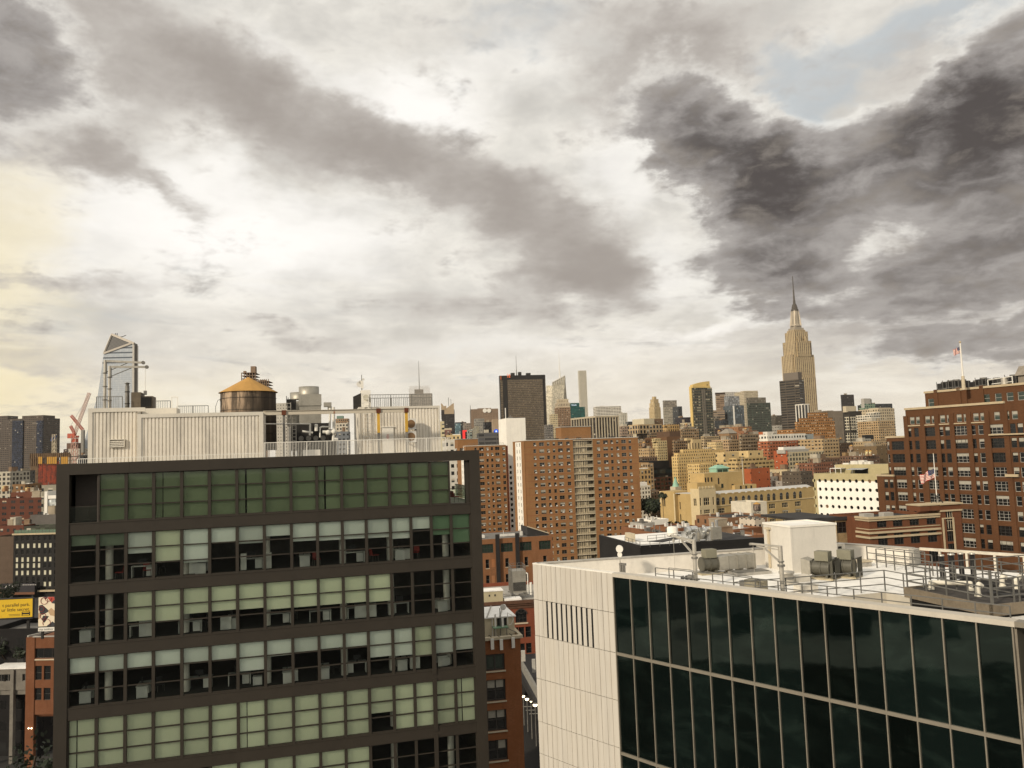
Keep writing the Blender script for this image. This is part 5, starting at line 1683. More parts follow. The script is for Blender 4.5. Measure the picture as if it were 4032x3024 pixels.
# slanted glass tower behind the davits
y = 1450
zz = lambda x, yv: PT(300 + x / 2.765, 1250 + yv / 2.765, y)
o = zz(620, 900)
F_ = Frame(o, R(6))
root = froot('glass_skyscraper', F_, 'tapering pale blue glass skyscraper with a slanted dark triangular crown', 'skyscraper')
fz = lambda x, yv, bk=0: F_.front(300 + x / 2.765, 1250 + yv / 2.765, bk)
(lx0, lz0), (lx1, lz1) = fz(45, 1500), fz(300, 392)
lx0 += (lx1 - lx0) * 0
kx, kz = fz(235, 845)
sl = (kx - lx0) / (kz - lz0)
lxb = kx - sl * kz
(ax, az_), (rx, rz_), (tx, tz) = fz(366, 176), fz(632, 278), fz(575, 282)
D_ = 17
_m, _k, _bs = new_mat('pale blue tower glass')
_oc = _k.n('ShaderNodeTexCoord').outputs['Object']
_, (_u, _zz, _s, _nz) = wall_uv(_k, _oc)
_fv = _k.m('FRACT', _k.m('DIVIDE', _zz, 4.0))
_fu = _k.m('FRACT', _k.m('DIVIDE', _u, 3.0))
_ln = _k.m('MAXIMUM', _k.m('LESS_THAN', _fv, .14), _k.m('LESS_THAN', _fu, .08))
_h = _k.n('ShaderNodeTexWhiteNoise', {'Vector': _k.n('ShaderNodeCombineXYZ', {0: _k.m('FLOOR', _k.m('DIVIDE', _u, 3.0)), 1: _k.m('FLOOR', _k.m('DIVIDE', _zz, 4.0)), 2: 0.0})}).outputs['Value']
_c = _k.mix(_k.m('MULTIPLY', _h, .5), (.40, .44, .48), (.54, .56, .57))
_up = _k.m('MULTIPLY', _k.m('GREATER_THAN', _zz, lz1 - 22.0), _k.m('LESS_THAN', _k.m('FRACT', _k.m('DIVIDE', _zz, 9.0)), .3))
_c = _k.mix(_k.m('MULTIPLY', _ln, .45), _c, (.22, .23, .25))
_c = _k.mix(_k.m('MULTIPLY', _up, .85), _c, (.04, .05, .07))
_k.put(_bs.inputs['Base Color'], _c)
_bs.inputs['Roughness'].default_value = .25
M_PALEG = _m
b = MB()
b.add([(lxb, 0, 0), (rx, 0, 0), (rx, 0, rz_), (tx, 0, tz), (lx1, 0, lz1), (kx, 0, kz)], [(0, 1, 2, 3, 4, 5)])
b.add([(lxb, D_, 0), (rx, D_, 0), (rx, D_, rz_), (ax, D_ * .6, az_), (lx1, D_, lz1), (kx, D_, kz)], [(5, 4, 3, 2, 1, 0)])
b.quad((lxb, D_, 0), (lxb, 0, 0), (kx, 0, kz), (kx, D_, kz)).quad((kx, D_, kz), (kx, 0, kz), (lx1, 0, lz1), (lx1, D_, lz1))
part('glass_wall', b, M_PALEG, root)
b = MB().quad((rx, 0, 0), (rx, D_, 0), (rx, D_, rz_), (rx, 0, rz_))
part('side_wall', b, mat('dark wall with painted shade', (.10, .085, .07), .6), root)  # shade of the turned side put into its colour
part('corner_strip', MB().box(rx - 3, rx + .3, -.5, -.05, 0, rz_).box(rx + .02, rx + 1, D_ - 4, D_ + 1, 0, rz_ - 3), mat('pale corner strip', (.5, .47, .42), .6), root)  # outer strip paints the lit edge of the side face
b = MB().add([(lx1, 1, lz1), (tx, 1, tz), (ax, 10, az_)], [(0, 1, 2)])
b.add([(lx1, D_, lz1), (rx, D_, rz_), (ax, 10.5, az_)], [(2, 1, 0)])
_m, _k, _bs = new_mat('dark trussed crown')
_oc = _k.n('ShaderNodeTexCoord').outputs['Object']
_, (_u, _zz, _s, _nz) = wall_uv(_k, _oc)
_x1 = _k.m('LESS_THAN', _k.m('FRACT', _k.m('DIVIDE', _k.m('ADD', _u, _zz), 7.0)), .10)
_x2 = _k.m('LESS_THAN', _k.m('FRACT', _k.m('DIVIDE', _k.m('SUBTRACT', _u, _zz), 7.0)), .10)
_k.put(_bs.inputs['Base Color'], _k.mix(_k.m('MAXIMUM', _x1, _x2), (.012, .011, .010), (.045, .04, .036)))
part('crown', b, _m, root)
b = MB().bar((lx1, 0, lz1), (tx + 4, 0, tz), 3.2).bar((ax, 9, az_), (rx, 0, rz_ - 1), 3.8).bar((lx1, 0, lz1), (ax, 9, az_), 2.6)
part('crown_rim', b, mat('pale crown rim', (.52, .47, .40), .6), root)
b = MB().cyl((ax + 6, 10, az_ - 3), (ax + 6, 10, az_ + 2), .8, seg=6).cyl((ax + 9, 10, az_ - 3), (ax + 9, 10, az_ + 2), .8, seg=6)
q0, q1 = fz(455, 207), fz(525, 187)
b.bar((q0[0], 8, q0[1] - 1), (q1[0] - 8, 8, q1[1] - 3), 2.2).bar((q1[0] - 8, 8, q1[1] - 3), (q1[0], 8, q1[1]), 1.0)
part('roof_crane', b, M_DARK, root)

# concrete skeleton behind the water tank
g = B(lambda x, yv: (300 + x / 2.765, 1250 + yv / 2.765), None, 1797, 1948, 600, 900, 6, 26)
root = froot('concrete_skeleton', g.f, 'unfinished brown concrete frame building rising behind the ochre tank roof', 'construction site')
mcon = mat('brown raw concrete', (.23, .16, .11), .9, .25, .2)
x2, zl = g.fx(2095, 668)
b = MB()
for i in range(14):
 z = g.z - i * 3.3
 b.box(0, g.w, 0, g.d, z - .5, z)
 if z < zl + .5:
  b.box(g.w + .02, x2, .5, g.d, z - .55, z - .05)
b.box(g.w * .66, g.w, 1, 9, g.z, g.z + 7).box(g.w * .12, g.w * .3, 2, 6, g.z, g.z + 2)
part('floor_slabs', b, mcon, root)
b = MB()
for i in range(6):
 x = g.w * (i + .05) / 5.1
 b.box(x - .4, x + .4, .4, 1.2, 0, g.z - .01)
for i in range(7):
 x = g.w + (x2 - g.w) * (i + .4) / 6.6
 b.box(x - .4, x + .4, .9, 1.7, 0, zl - .06)
b.box(g.w * .4, g.w * .62, 8, 20, 0, g.z - .02).box(g.w + 4, x2 - 5, 8, 20, 0, zl - .2)
part('columns', b, mcon, root)

ZQ = lambda x, yv: (1000 + x / 2.458, 1400 + yv / 2.458)
bld('brown tower with a green mansard roof seen between the pipes and white door penthouse', ZQ, None, 788, 912, 612, 1200, dict(wall=(.30, .20, .12), bay=3, floor=4, fx=.5, fz=.5), 6, 20, 'office_tower', 'tower', bulk=0, tiers=((800, 862, 585, .1, .6, mat('green mansard', (.16, .24, .20), .7)),))
bld('white gridded block low behind the chiller pipework', ZQ, None, 780, 905, 655, 800, dict(wall=(.52, .47, .38), bay=3, floor=3.6, fx=.55, fz=.5), 6, 16, bulk=1)
bld('grey slate coloured block lowest behind the chiller pipework', ZQ, None, 790, 915, 738, 600, dict(wall=(.16, .17, .18), bay=3, floor=3.6, fx=.5, fz=.4), 6, 14, bulk=1)
bld('pale slab seen just right of the wooden water tank', ZQ, None, 205, 330, 462, 900, dict(wall=(.46, .43, .37), bay=3, floor=3.6, fx=.3, fz=.3), 6, 16, bulk=0)
# skyline between the penthouse and the black slab
y = 1900
g = bld('tall tower with a screened crown, scaffolding and a needle mast above the office penthouse', lambda x, yv: (1000 + x / 2.458, 1400 + yv / 2.458), 1497, 1500, 1725, 370, 1900,
  dict(wall=(.34, .31, .27), bay=2.5, floor=3.6, fx=.5, fz=.45, glass=(.10, .10, .095)), 6, 40, 'skyscraper', 'skyscraper', bulk=0)
b = MB()
x1_, zt = g.fx(1500, 300)
x2_, zt2 = g.fx(1700, 290)
for i in range(24):
 x = x1_ + (x2_ - x1_) * i / 23
 b.box(x - .25, x + .25, .5, 1, g.z - 1, zt + random.uniform(-6, 2))
for i in range(7):
 z = g.z + (zt - g.z) * i / 6
 b.box(x1_, x2_, .6, .9, z - .3, z + .3)
part('screen', b, mat('pale screen', (.42, .38, .33), .8), g.root)
a, zt = g.fx(1552, 326)
c, _ = g.fx(1640, 326)
part('core', MB().box(a, c, 5, 25, g.z - 1, zt), mat('core grey', (.26, .24, .21), .8), g.root)
a, zt = g.fx(1593, 48)
part('mast', MB().cyl((a, 10, g.z), (a, 10, zt), 1.2, .4, 6), M_DULL, g.root)
g = bld('black slab tower with a tan winged crown right of the office penthouse', Z3, None, 100, 385, 300, 1500, dict(wall=(.030, .027, .026), bay=3, floor=3.6, fx=.7, fz=.55, glass=(.03, .028, .027), pale=.02), 6, 45, 'skyscraper', 'skyscraper', bulk=0)
a, zt = g.fx(95, 158)
c, _ = g.fx(370, 158)
_, zm = g.fx(95, 212)
_, zh = g.fx(300, 210)
b = MB().box(a + 6, c - 14, .5, 30, g.z - 1, zm)
b.hull([(a, -.5, g.z), (a + 10, -.5, g.z), (a + 10, 30, g.z), (a, 30, g.z)], [(a, -.5, zt), (a + 1, -.5, zt), (a + 1, 30, zt), (a, 30, zt)])
b.hull([(c - 18, -.5, g.z), (c, -.5, g.z), (c, 30, g.z), (c - 18, 30, g.z)], [(c - .8, -.5, zt), (c, -.5, zt), (c, 30, zt), (c - .8, 30, zt)])
b.box(c - 18, c, -1, 0, g.z - 8, g.z)
part('crown', b, mat('tan crown stone', (.38, .29, .19), .8), g.root)
part('antenna', MB().cyl((a + 14, 10, zm), (a + 14, 10, zm + 16), .5, seg=6).cyl((c - 5, 10, zm), (c - 5, 10, zt + 8), .4, seg=6), M_DULL, g.root)
bld('narrow yellow apartment block just right of the white door penthouse', Z3, None, 20, 160, 552, 620, dict(wall=(.55, .48, .30), bay=4, floor=3.4, fx=.5, fz=.4), 10, 14, 'apartment_building', 'apartment block')
bld('small teal glass tower between the black slab and the red neon sign', Z3, None, 398, 520, 592, 1400, dict(wall=(.10, .16, .18), bay=2.5, floor=4, fx=.8, fz=.6, glass=(.12, .20, .23)), 6, 20, 'office_tower', 'tower', bulk=0)
bld('dark flat block behind the teal glass tower', Z3, None, 405, 640, 568, 1700, DGLASS, 6, 30, bulk=1)
bld('grey brown block behind the red neon sign', Z3, None, 580, 740, 588, 1300, dict(wall=(.22, .185, .155), bay=3, floor=3.6, fx=.4, fz=.4), 6, 25, bulk=1)
bld('low cream terrace with a domed roof below the black slab tower', Z3, None, 205, 520, 850, 620, CREAM, 10, 22, bulk=1, tiers=((235, 360, 820, .3, .4), (350, 512, 828, .1, .5, M_WHITE)))
bld('purple brown brick block below the black slab tower', Z3, None, 170, 330, 735, 700, dict(wall=(.20, .11, .09), bay=3, floor=3.6, fx=.45, fz=.5), 10, 22, bulk=1, tiers=((175, 325, 700, .1, .3, M_STONE),))
bld('white gridded loft building just above the dark roof corner', Z3, None, 205, 450, 955, 470, dict(wall=(.58, .55, .48), bay=3.3, floor=4.2, fx=.55, fz=.5), 12, 20, 'loft_building', bulk=1)
g = bld('dark building wearing a vertical red neon sign', Z3, None, 515, 690, 740, 900, DGLASS, 8, 20, bulk=0)
NEON = emis('red neon', (1.0, .06, .05), 1.1)
a, zt = g.fx(560, 742, -2)
c, zb2 = g.fx(620, 930, -2)
e_, ze = g.fx(662, 772, -2)
part('neon_sign', MB().box(a, c, -2.4, -1.6, zb2, zt).box(c, e_, -2.4, -1.6, ze, zt), NEON, g.root)
bld('pale grey green block to the right of the red neon sign', Z3, None, 680, 765, 735, 850, dict(wall=(.22, .25, .22), bay=3, floor=3.6, fx=.6, fz=.5), 8, 18)
g = bld('brown broadcast building with two round white dishes near its roof', Z3, None, 745, 1335, 285, 1600, dict(wall=(.21, .15, .105), bay=5, floor=4.2, fx=.25, fz=.25, pale=0, glass=(.12, .09, .07)), 6, 50, 'office_tower', 'tower', bulk=0, tiers=((890, 1180, 265, .1, .5),))
for xx in (1045, 1137):
 a, z = g.fx(xx, 314, -1)
 part('dish', MB().cyl((a, -1.4, z), (a, -.1, z), 4.2, seg=20), M_WHITE, g.root)
a, z = g.fx(727, 200, 5)
part('antenna', MB().bar((a, 5, g.z - 60), (a, 5, z), .9).bar((a + 5, 5, g.z - 60), (a, 5, z), .5), M_DULL, g.root)
bld('stepped grey tower with a ribbed dark corner below the two white dishes', Z3, None, 830, 1035, 490, 1200, dict(wall=(.24, .225, .195), bay=3, floor=3.8, fx=.5, fz=.4, glass=(.07, .07, .065)), 6, 30, 'office_tower', 'tower', bulk=0)
bld('grey green slab tower in front of the stepped grey tower', Z3, 775, 862, 925, 650, 1000, dict(wall=(.24, .225, .17), bay=3, floor=3.8, fx=.3, fz=.3, glass=(.09, .08, .07)), 6, 25, 'office_tower', 'tower', bulk=1)
bld('black glass block beside the white brick tower top', Z3, None, 1040, 1225, 565, 1050, dict(wall=(.02, .02, .021), bay=3, floor=3.8, fx=.7, fz=.5, glass=(.02, .02, .022), pale=.02), 6, 30, 'office_tower', 'tower', bulk=1)
bld('banded charcoal building low between the two brick bulkheads', Z3, None, 905, 1340, 800, 800, dict(wall=(.10, .095, .09), bay=12, floor=4, fx=.96, fz=.55, glass=(.03, .03, .032), pale=.03), 6, 30, 'office_tower', 'office building', bulk=1)
g = bld('plain tan slab with a round blue sign beside the white brick tower', Z3, None, 1218, 1330, 500, 980, dict(wall=(.33, .25, .17), bay=30, floor=30, fx=.01, fz=.01), 6, 20, 'office_tower', 'tower', bulk=0)
a, z = g.fx(1293, 765, -1.2)
part('round_sign', MB().cyl((a, -1.3, z), (a, -.1, z), 2.7, seg=20), emis('blue sign light', (.02, .12, .8), 1.0), g.root)
b = MB()
st = []
for i in range(10):
 r_ = 1.7 if i % 2 == 0 else .75
 st.append((a + r_ * sin(i * math.pi / 5), -1.5, z + r_ * cos(i * math.pi / 5)))
b.add(st + [(a, -1.5, z)], [(i, 10, (i + 1) % 10) for i in range(10)])
part('sign_star', b, emis('white sign light', (.8, .9, 1), 1.2), g.root)

# big black slab tower
g = B(ZC, 340, 346, 719, 268, 1750, 8, 45)
root = froot('black_office_slab', g.f, 'huge black office slab with fine pinstriped glass and an orange number on top', 'skyscraper')
_c1 = facade((.17, .13, .085), (.020, .019, .018), 1.65, 3.9, .62, .78, top=g.z - 12, pale=.12, palecol=(.16, .12, .08), var=.3)
_c2 = mat('black slab metal', (.017, .015, .014), .45, .2, .1)
part('wall', MB().box(0, g.w, 0, g.d, 0, g.z), _c2, root)
a, zt = g.fx(410, 302)
c, _ = g.fx(697, 302)
part('window_field', MB().box(a, c, -1.2, .5, 0, zt), _c1, root)
part('corner_field', MB().box(1, 6, -.8, .5, 0, zt), _c1, root)
part('corner_field', MB().box(c + 5, g.w - 1, -.8, .5, 0, zt), _c1, root)
b = MB()
for x0, x1, yt in ((440, 470, 245), (500, 525, 238), (565, 600, 246)):
 a, z = g.fx(x0, yt, 10)
 c, _ = g.fx(x1, yt, 10)
 b.box(a, c, 10, 20, g.z, z)
part('roof_plant', b, M_DARK, root)
a, z = g.fx(480, 108, 15)
part('antenna', MB().cyl((a, 15, g.z), (a, 15, g.z + (z - g.z) * .3), 1.1, .9, 6).cyl((a, 15, g.z + (z - g.z) * .3), (a, 15, z), .6, .3, 6), M_DULL, root)
OR = emis('orange sign light', (1.0, .22, .08), 1.1)
a, z = g.fx(406, 284)
lettering('1', 12, root, (a - 1, -1.5, z), (R(90), 0, 0), OR, 'sign_number', ext=.3)
b = MB()
a, z0_ = g.fx(424, 284)
c, z1_ = g.fx(432, 258)
b.box(a, c, -1.6, -.2, z0_ + 4, z1_).box(a, c, -1.6, -.2, z0_, z0_ + 2.6)
part('sign_mark', b, OR, root)
a, z = g.fx(350, 270)
part('sign_mark', MB().box(a, a + 3, -1.5, -.2, z - 8, z), mat('dim orange', (.30, .09, .04)), root)
a, z = g.fx(393, 532)
part('white_pipe', MB().cyl((a, -2, z), (a, -2, z - 42), 1.2, seg=6), M_WHITE, root)  # plain white pipe on the slab front

# faceted pale glass tower with spire
y = 2600
g = B(ZC, None, 727, 897, 300, y, 8, 60)
root = froot('faceted_glass_tower', g.f, 'pale faceted glass tower with a sloping top and a tall thin spire', 'skyscraper')
P_ = lambda x, yv, bk=0: (lambda q: (q[0], bk, q[1]))(g.fx(x, yv, bk))
mg_sunlit = facade((.62, .56, .43), (.34, .31, .24), 2.5, 4.2, .8, .62, pale=.1, var=.15)  # sunlight painted in as a cream tone on the bright faces
mg_shaded = facade((.34, .31, .24), (.10, .10, .085), 2.5, 4.2, .85, .6, pale=.05)  # darker copy with the shade in its colour, for the turned facets
bl = lambda x: (g.fx(x, 800)[0], 0, 0)
b = MB().add([bl(762), bl(838), P_(880, 266, 10), P_(776, 322, 4), ], [(0, 1, 2, 3)])
b.add([P_(727, 348, 20), P_(776, 348, 4), (g.fx(800, 800)[0], 4, 0), (g.fx(727, 800)[0], 20, 0)], [(3, 2, 1, 0)])
part('glass_wall', b, mg_sunlit, root)
b = MB().add([bl(838), (g.fx(905, 800, 12)[0], 12, 0), P_(897, 470, 12), P_(880, 266, 10.5)], [(0, 1, 2, 3)])
b.add([P_(776, 322, 4.5), P_(880, 266, 10.5), P_(885, 300, 60), P_(776, 330, 60)], [(0, 1, 2, 3)])
part('facet_wall', b, mg_shaded, root)
b = MB().bar(P_(776, 322, 3), P_(880, 266, 9), 2.5)
for i in range(6):
 f = i / 6
 b.bar(P_(776 + 104 * f, 324 - 56 * f, 3), P_(776 + 104 * f, 346 - 30 * f, 3), 1)
part('crown_rim', b, M_WHITE, root)
a, z = g.fx(829, 60, 20)
_, zb2 = g.fx(832, 295, 20)
part('spire', MB().cyl((a + 1, 20, zb2 - 30), (a, 20, zb2 + (z - zb2) * .45), 2.6, 1.3, 6).cyl((a, 20, zb2 + (z - zb2) * .45), (a, 20, z), 1.0, .3, 6), M_WHITE, root)
bld('brown brick tower with a pale stone crown in front of the faceted glass tower', ZC, None, 815, 924, 528, 1500, dict(wall=(.24, .155, .095), bay=3.2, floor=3.9, fx=.45, fz=.55), 8, 26, 'office_tower', 'tower', bulk=0, tiers=((816, 920, 490, .02, .8, dict(wall=(.46, .38, .27), bay=3, floor=7, fx=.3, fz=.6)), (824, 908, 460, .1, .6, dict(wall=(.48, .40, .28), bay=3, floor=7, fx=.2, fz=.5))))
bld('slim pale yellow tower left of the brown brick tower', ZC, None, 768, 822, 582, 1450, dict(wall=(.46, .38, .24), bay=3, floor=3.7, fx=.4, fz=.5), 8, 20, 'office_tower', 'tower', bulk=1)
bld('low grey block with stone trim between the black slab and slim yellow tower', ZC, None, 725, 782, 668, 1300, dict(wall=(.16, .145, .13), bay=3, floor=3.8, fx=.5, fz=.5), 8, 20, bulk=1)
g = bld('teal green glass office tower with white letters along its roof edge', ZC, None, 918, 997, 492, 2100, dict(wall=(.015, .085, .075), bay=2.5, floor=4, fx=.8, fz=.55, glass=(.008, .045, .042), pale=.04), 8, 30, 'office_tower', 'tower', bulk=0)
a, zt = g.fx(1043, 522)
part('wing', MB().box(g.w + .01, a, 1, 30, 0, zt), g.m, g.root)
a, z = g.fx(953, 506)
lettering('MetLife', 4.6, g.root, (a - 7, -.6, z - 2), (R(90), 0, 0), emis('white sign light', (.8, .9, 1), 1.2), 'roof_lettering', ext=.2)
g = bld('very slender pale square tower, a tall grid of windows', ZC, 985, 993, 1054, 226, 4100, dict(wall=(.62, .57, .46), bay=4.7, floor=4.7, fx=.62, fz=.62, glass=(.06, .058, .05), pale=.05, var=.08), 14, None, 'skyscraper', 'skyscraper', bulk=0)
g = bld('white tower with thin dark horizontal stripes behind the finned building', ZC, None, 1136, 1338, 520, 2400, dict(wall=(.62, .58, .50), bay=8, floor=4.4, fx=.9, fz=.42, glass=(.03, .03, .03), pale=.02), 8, 40, 'office_tower', 'tower', bulk=1)
bld('teal edged pale tower right of the striped white tower', ZC, None, 1338, 1388, 572, 2300, dict(wall=(.50, .46, .38), bay=6, floor=4, fx=.5, fz=.5, glass=(.06, .10, .10)), 8, 30, 'office_tower', 'tower', bulk=1)
bld('low dark hump of a building right of the teal edged tower', ZC, None, 1380, 1470, 660, 1700, DGLASS, 8, 30, tiers=((1395, 1450, 643, .1, .6),))
bld('wide brown gridded block at the roof corner of the brick apartment tower', ZC, None, 1340, 1480, 680, 1000, dict(wall=(.30, .22, .16), bay=3, floor=3.6, fx=.55, fz=.45), 20, 30, 'loft_building', bulk=1)
# finned dark building
g = B(ZC, 935, 1130, 1312, 596, 700, 24)
root = froot('finned_building', g.f, 'dark building with bold pale vertical fins behind the brick apartment bulkhead', 'office building')
part('wall', MB().box(0, g.w, 0, g.d, 0, g.z - 1.5), facade((.035, .03, .026), (.03, .028, .026), 3, 4, .8, .6, pale=.05), root)
fm = mat('pale concrete fin', (.42, .36, .26), .8, .12, .2)
part('cornice', MB().box(-.8, g.w + .8, -.8, g.d + .8, g.z - 1.5, g.z), fm, root)
n = 8
for i in range(n + 1):
 x = g.w * i / n
 part('fin', MB().box(x - .45, x + .45, -.75, -.005, 0, g.z - 1.505), fm, root)
n = max(6, int(g.d / 4.5))
for i in range(1, n + 1):
 yy = g.d * i / n
 part('fin', MB().box(-.75, -.005, yy - .45, yy + .45, 0, g.z - 1.505), fm, root)

# skyline right of the apartments
g = bld('stepped art deco stone tower with a square lantern top', Z1, 332, 425, 535, 545, 2200, dict(wall=(.55, .42, .23), bay=4.5, floor=3.8, fx=.42, fz=.8, glass=(.12, .10, .07), pale=.05), 30, None, 'skyscraper', 'skyscraper', bulk=0,
  tiers=((424, 518, 470, .04, .9), (423, 498, 405, .1, .74), (421, 460, 360, .25, .4)))
bld('grey glass tower with a set back top right of the art deco tower', Z1, 575, 592, 850, 545, 1900, dict(wall=(.36, .32, .25), bay=2.4, floor=3.8, fx=.8, fz=.5, glass=(.17, .16, .13), pale=.1), 16, None, 'office_tower', 'tower', bulk=0, tiers=((585, 815, 428, .05, .8, dict(wall=(.24, .21, .17), bay=2.4, floor=3.8, fx=.8, fz=.5, glass=(.13, .12, .10))),))
bld('slim black tower against the grey glass tower', Z1, None, 838, 908, 532, 1700, DGLASS, 16, 25, 'office_tower', 'tower', bulk=0)
bld('low blue black block left of the yellow sided tower', Z1, None, 915, 1070, 722, 1600, dict(wall=(.035, .03, .035), bay=3, floor=4, fx=.5, fz=.4, glass=(.03, .03, .035), pale=.02), 16, 30, bulk=2)
bld('small cream framed block in front of the blue black block', Z1, None, 990, 1075, 815, 700, dict(wall=(.45, .38, .26), bay=3, floor=5, fx=.6, fz=.7), 20, 12, bulk=1)
g = B(Z1, 1040, 1100, 1430, 205, 900, 24)
root = froot('apartment_tower', g.f, 'tall dark glass apartment tower with a yellow side wall and curved yellow crown', 'apartment tower')
mfr = facade((.13, .11, .075), (.022, .030, .024), 2.6, 3.1, .82, .72, top=g.z, pale=.22, palecol=(.38, .34, .24), var=.3)
mye = mat('yellow side wall', (.60, .44, .17), .8, .1, .1)
shell('wall', root, 0, g.w, 0, g.d, 0, g.z, mfr, M_ROOFD)
_, zst = g.fx(1045, 180)
part('side_wall', MB().box(-.8, -.01, g.d * .35, g.d, 0, zst), mye, root)
b = MB()
n = 8
top, bot = [], []
for i in range(n + 1):
 f = i / n
 xq, zq = g.fx(1095 + (1388 - 1095) * f, 155 - 62 * (1 - (1 - f) ** 1.7), 1)
 top.append((xq, zq))
for (xa, za), (xb, zb2) in zip(top[:-1], top[1:]):
 b.hull([(xa, 1, g.z), (xb, 1, g.z), (xb, 6, g.z), (xa, 6, g.z)], [(xa, 1, za), (xb, 1, zb2), (xb, 6, zb2), (xa, 6, za)])
a, zc_ = g.fx(1100, 178)
c, _ = g.fx(1400, 178)
b.box(-.7, c, -.4, g.d * .8, g.z - .2, zc_ - .01)
part('crown', b, mye, root)
part('crown_window', MB().box(*sorted((g.fx(1340, 150, .8)[0], g.fx(1362, 150, .8)[0])), .85, .99, g.fx(1340, 165, .8)[1], g.fx(1340, 150, .8)[1]), M_DARK, root)
for x_ in (1278, 1310):
 a, _ = g.fx(x_, 600)
 part('grey_strip', MB().box(a - .9, a + .9, -.5, -.02, 0, g.z - 2), mat('grey strip', (.17, .15, .12), .7), root)
bld('brown ribbed round tower with a dark flat disc roof', Z1, 1492, 1500, 1650, 320, 1900, dict(wall=(.34, .235, .15), bay=20, floor=4.6, fx=.96, fz=.5, glass=(.10, .07, .05), pale=.04), 16, 50, 'office_tower', 'tower', bulk=0,
 tiers=((1490, 1660, 292, -.02, 1.05, mat('dark disc roof', (.06, .04, .03), .8)),))
bld('white topped slab behind the blue grey glass tower', Z1, None, 1630, 1985, 282, 1950, dict(wall=(.50, .47, .42), bay=5, floor=4, fx=.5, fz=.5, glass=(.2, .19, .17)), 16, 40, 'office_tower', 'tower', bulk=0)
bld('blue grey glass tower with a darker left face', Z1, 1640, 1705, 1905, 355, 1700, dict(wall=(.20, .20, .195), bay=2, floor=3.9, fx=.85, fz=.8, glass=(.17, .175, .18), pale=.02, var=.1), 16, None, 'office_tower', 'tower', bulk=0)
g = bld('dark blue glass tower with a white left edge', Z1, None, 1770, 1985, 515, 1500, dict(wall=(.06, .07, .075), bay=2, floor=3.9, fx=.85, fz=.75, glass=(.07, .085, .095), pale=.02), 16, 30, 'office_tower', 'tower', bulk=0)
a, z = g.fx(1792, 522)
c, _ = g.fx(1815, 522)
part('edge_strip', MB().box(a, c, -.8, -.02, 0, z), M_WHITE, g.root)
bld('low striped brown block left of the blue grey tower', Z1, None, 1435, 1650, 610, 1500, dict(wall=(.33, .25, .17), bay=20, floor=4.6, fx=.96, fz=.5, glass=(.09, .07, .055), pale=.03), 16, 30, 'office_building', 'office building', bulk=0, tiers=((1440, 1650, 600, .1, .6),))
bld('small dark grille fronted block below the striped brown block', Z1, None, 1470, 1578, 700, 1300, dict(wall=(.20, .17, .13), bay=3, floor=3.6, fx=.8, fz=.6, glass=(.06, .055, .05)), 16, 20, bulk=0)
bld('narrow black block in front of the blue grey tower', Z1, None, 1618, 1705, 768, 1000, DGLASS, 16, 20, bulk=1)
bld('pale yellow tower with a finned top behind the green glass tower', Z1, None, 1985, 2230, 275, 1800, dict(wall=(.46, .40, .29), bay=3.2, floor=3.7, fx=.45, fz=.5, glass=(.15, .11, .07)), 16, 40, 'office_tower', 'tower', bulk=0, tiers=((1990, 2228, 262, .02, .4, dict(wall=(.42, .35, .24), bay=4, floor=30, fx=.5, fz=.9, glass=(.12, .10, .07))),))
bld('dark green glass tower with stepped shoulders', Z2, 145, 160, 490, 135, 1250, dict(wall=(.075, .075, .06), bay=2.6, floor=3.4, fx=.75, fz=.62, glass=(.028, .042, .032), pale=.05), 18, None, 'apartment_tower', 'tower', bulk=0, tiers=((150, 424, 58, .05, .8, dict(wall=(.16, .14, .11), bay=2.6, floor=3.4, fx=.6, fz=.4, glass=(.07, .07, .06))),))
bld('pale yellow sunlit sliver of a tower right of the green glass tower', Z2, None, 498, 560, 315, 2300, dict(wall=(.58, .48, .30), bay=4, floor=4, fx=.3, fz=.4, glass=(.3, .25, .16)), 18, 30, 'office_tower', 'tower', bulk=0)
bld('dark grey tower left of the dark banded tower', Z2, None, 556, 660, 315, 1600, dict(wall=(.10, .085, .065), bay=3, floor=3.6, fx=.7, fz=.5, glass=(.05, .048, .042)), 18, 25, 'office_tower', 'tower', bulk=1)
bld('tiny pale grey block at the foot of the dark banded tower', Z2, None, 610, 660, 460, 900, dict(wall=(.30, .28, .24), bay=3, floor=3.4, fx=.4, fz=.4), 18, 12, bulk=0)
bld('dark banded tower standing in front of the spired landmark skyscraper', Z5, 740, 862, 893, 700, 1100, dict(wall=(.095, .078, .06), bay=14, floor=3.5, fx=.95, fz=.55, glass=(.022, .02, .018), pale=.04), 40, None, 'apartment_tower', 'tower', bulk=0, tiers=((855, 878, 655, .05, .75, mat('taupe penthouse', (.16, .135, .11), .8)),))
bld('small black and white finned block beside the dark banded tower', Z2, None, 962, 1058, 148, 1000, dict(wall=(.62, .58, .5), bay=5.2, floor=60, fx=.62, fz=.97, glass=(.02, .02, .02), pale=0), 22, 14, 'office_building', 'office building', bulk=0)

# landmark skyscraper with the spire
y = 2080
uC, vC = Z5(838, 560)
o = PT(uC, vC, y)
EF = Frame(o, R(19.5))
root = froot('spired_skyscraper', EF, 'tan limestone art deco skyscraper with stepped top and tall antenna spire', 'skyscraper')
ez = lambda yv: PT(Z5(840, yv)[0], Z5(840, yv)[1], y).z
WFr, WSd = 61.0, 54.0
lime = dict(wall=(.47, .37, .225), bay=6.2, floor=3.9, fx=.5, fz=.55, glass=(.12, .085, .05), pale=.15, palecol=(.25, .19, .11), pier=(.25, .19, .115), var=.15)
LM = facade(top=ez(545), **lime)


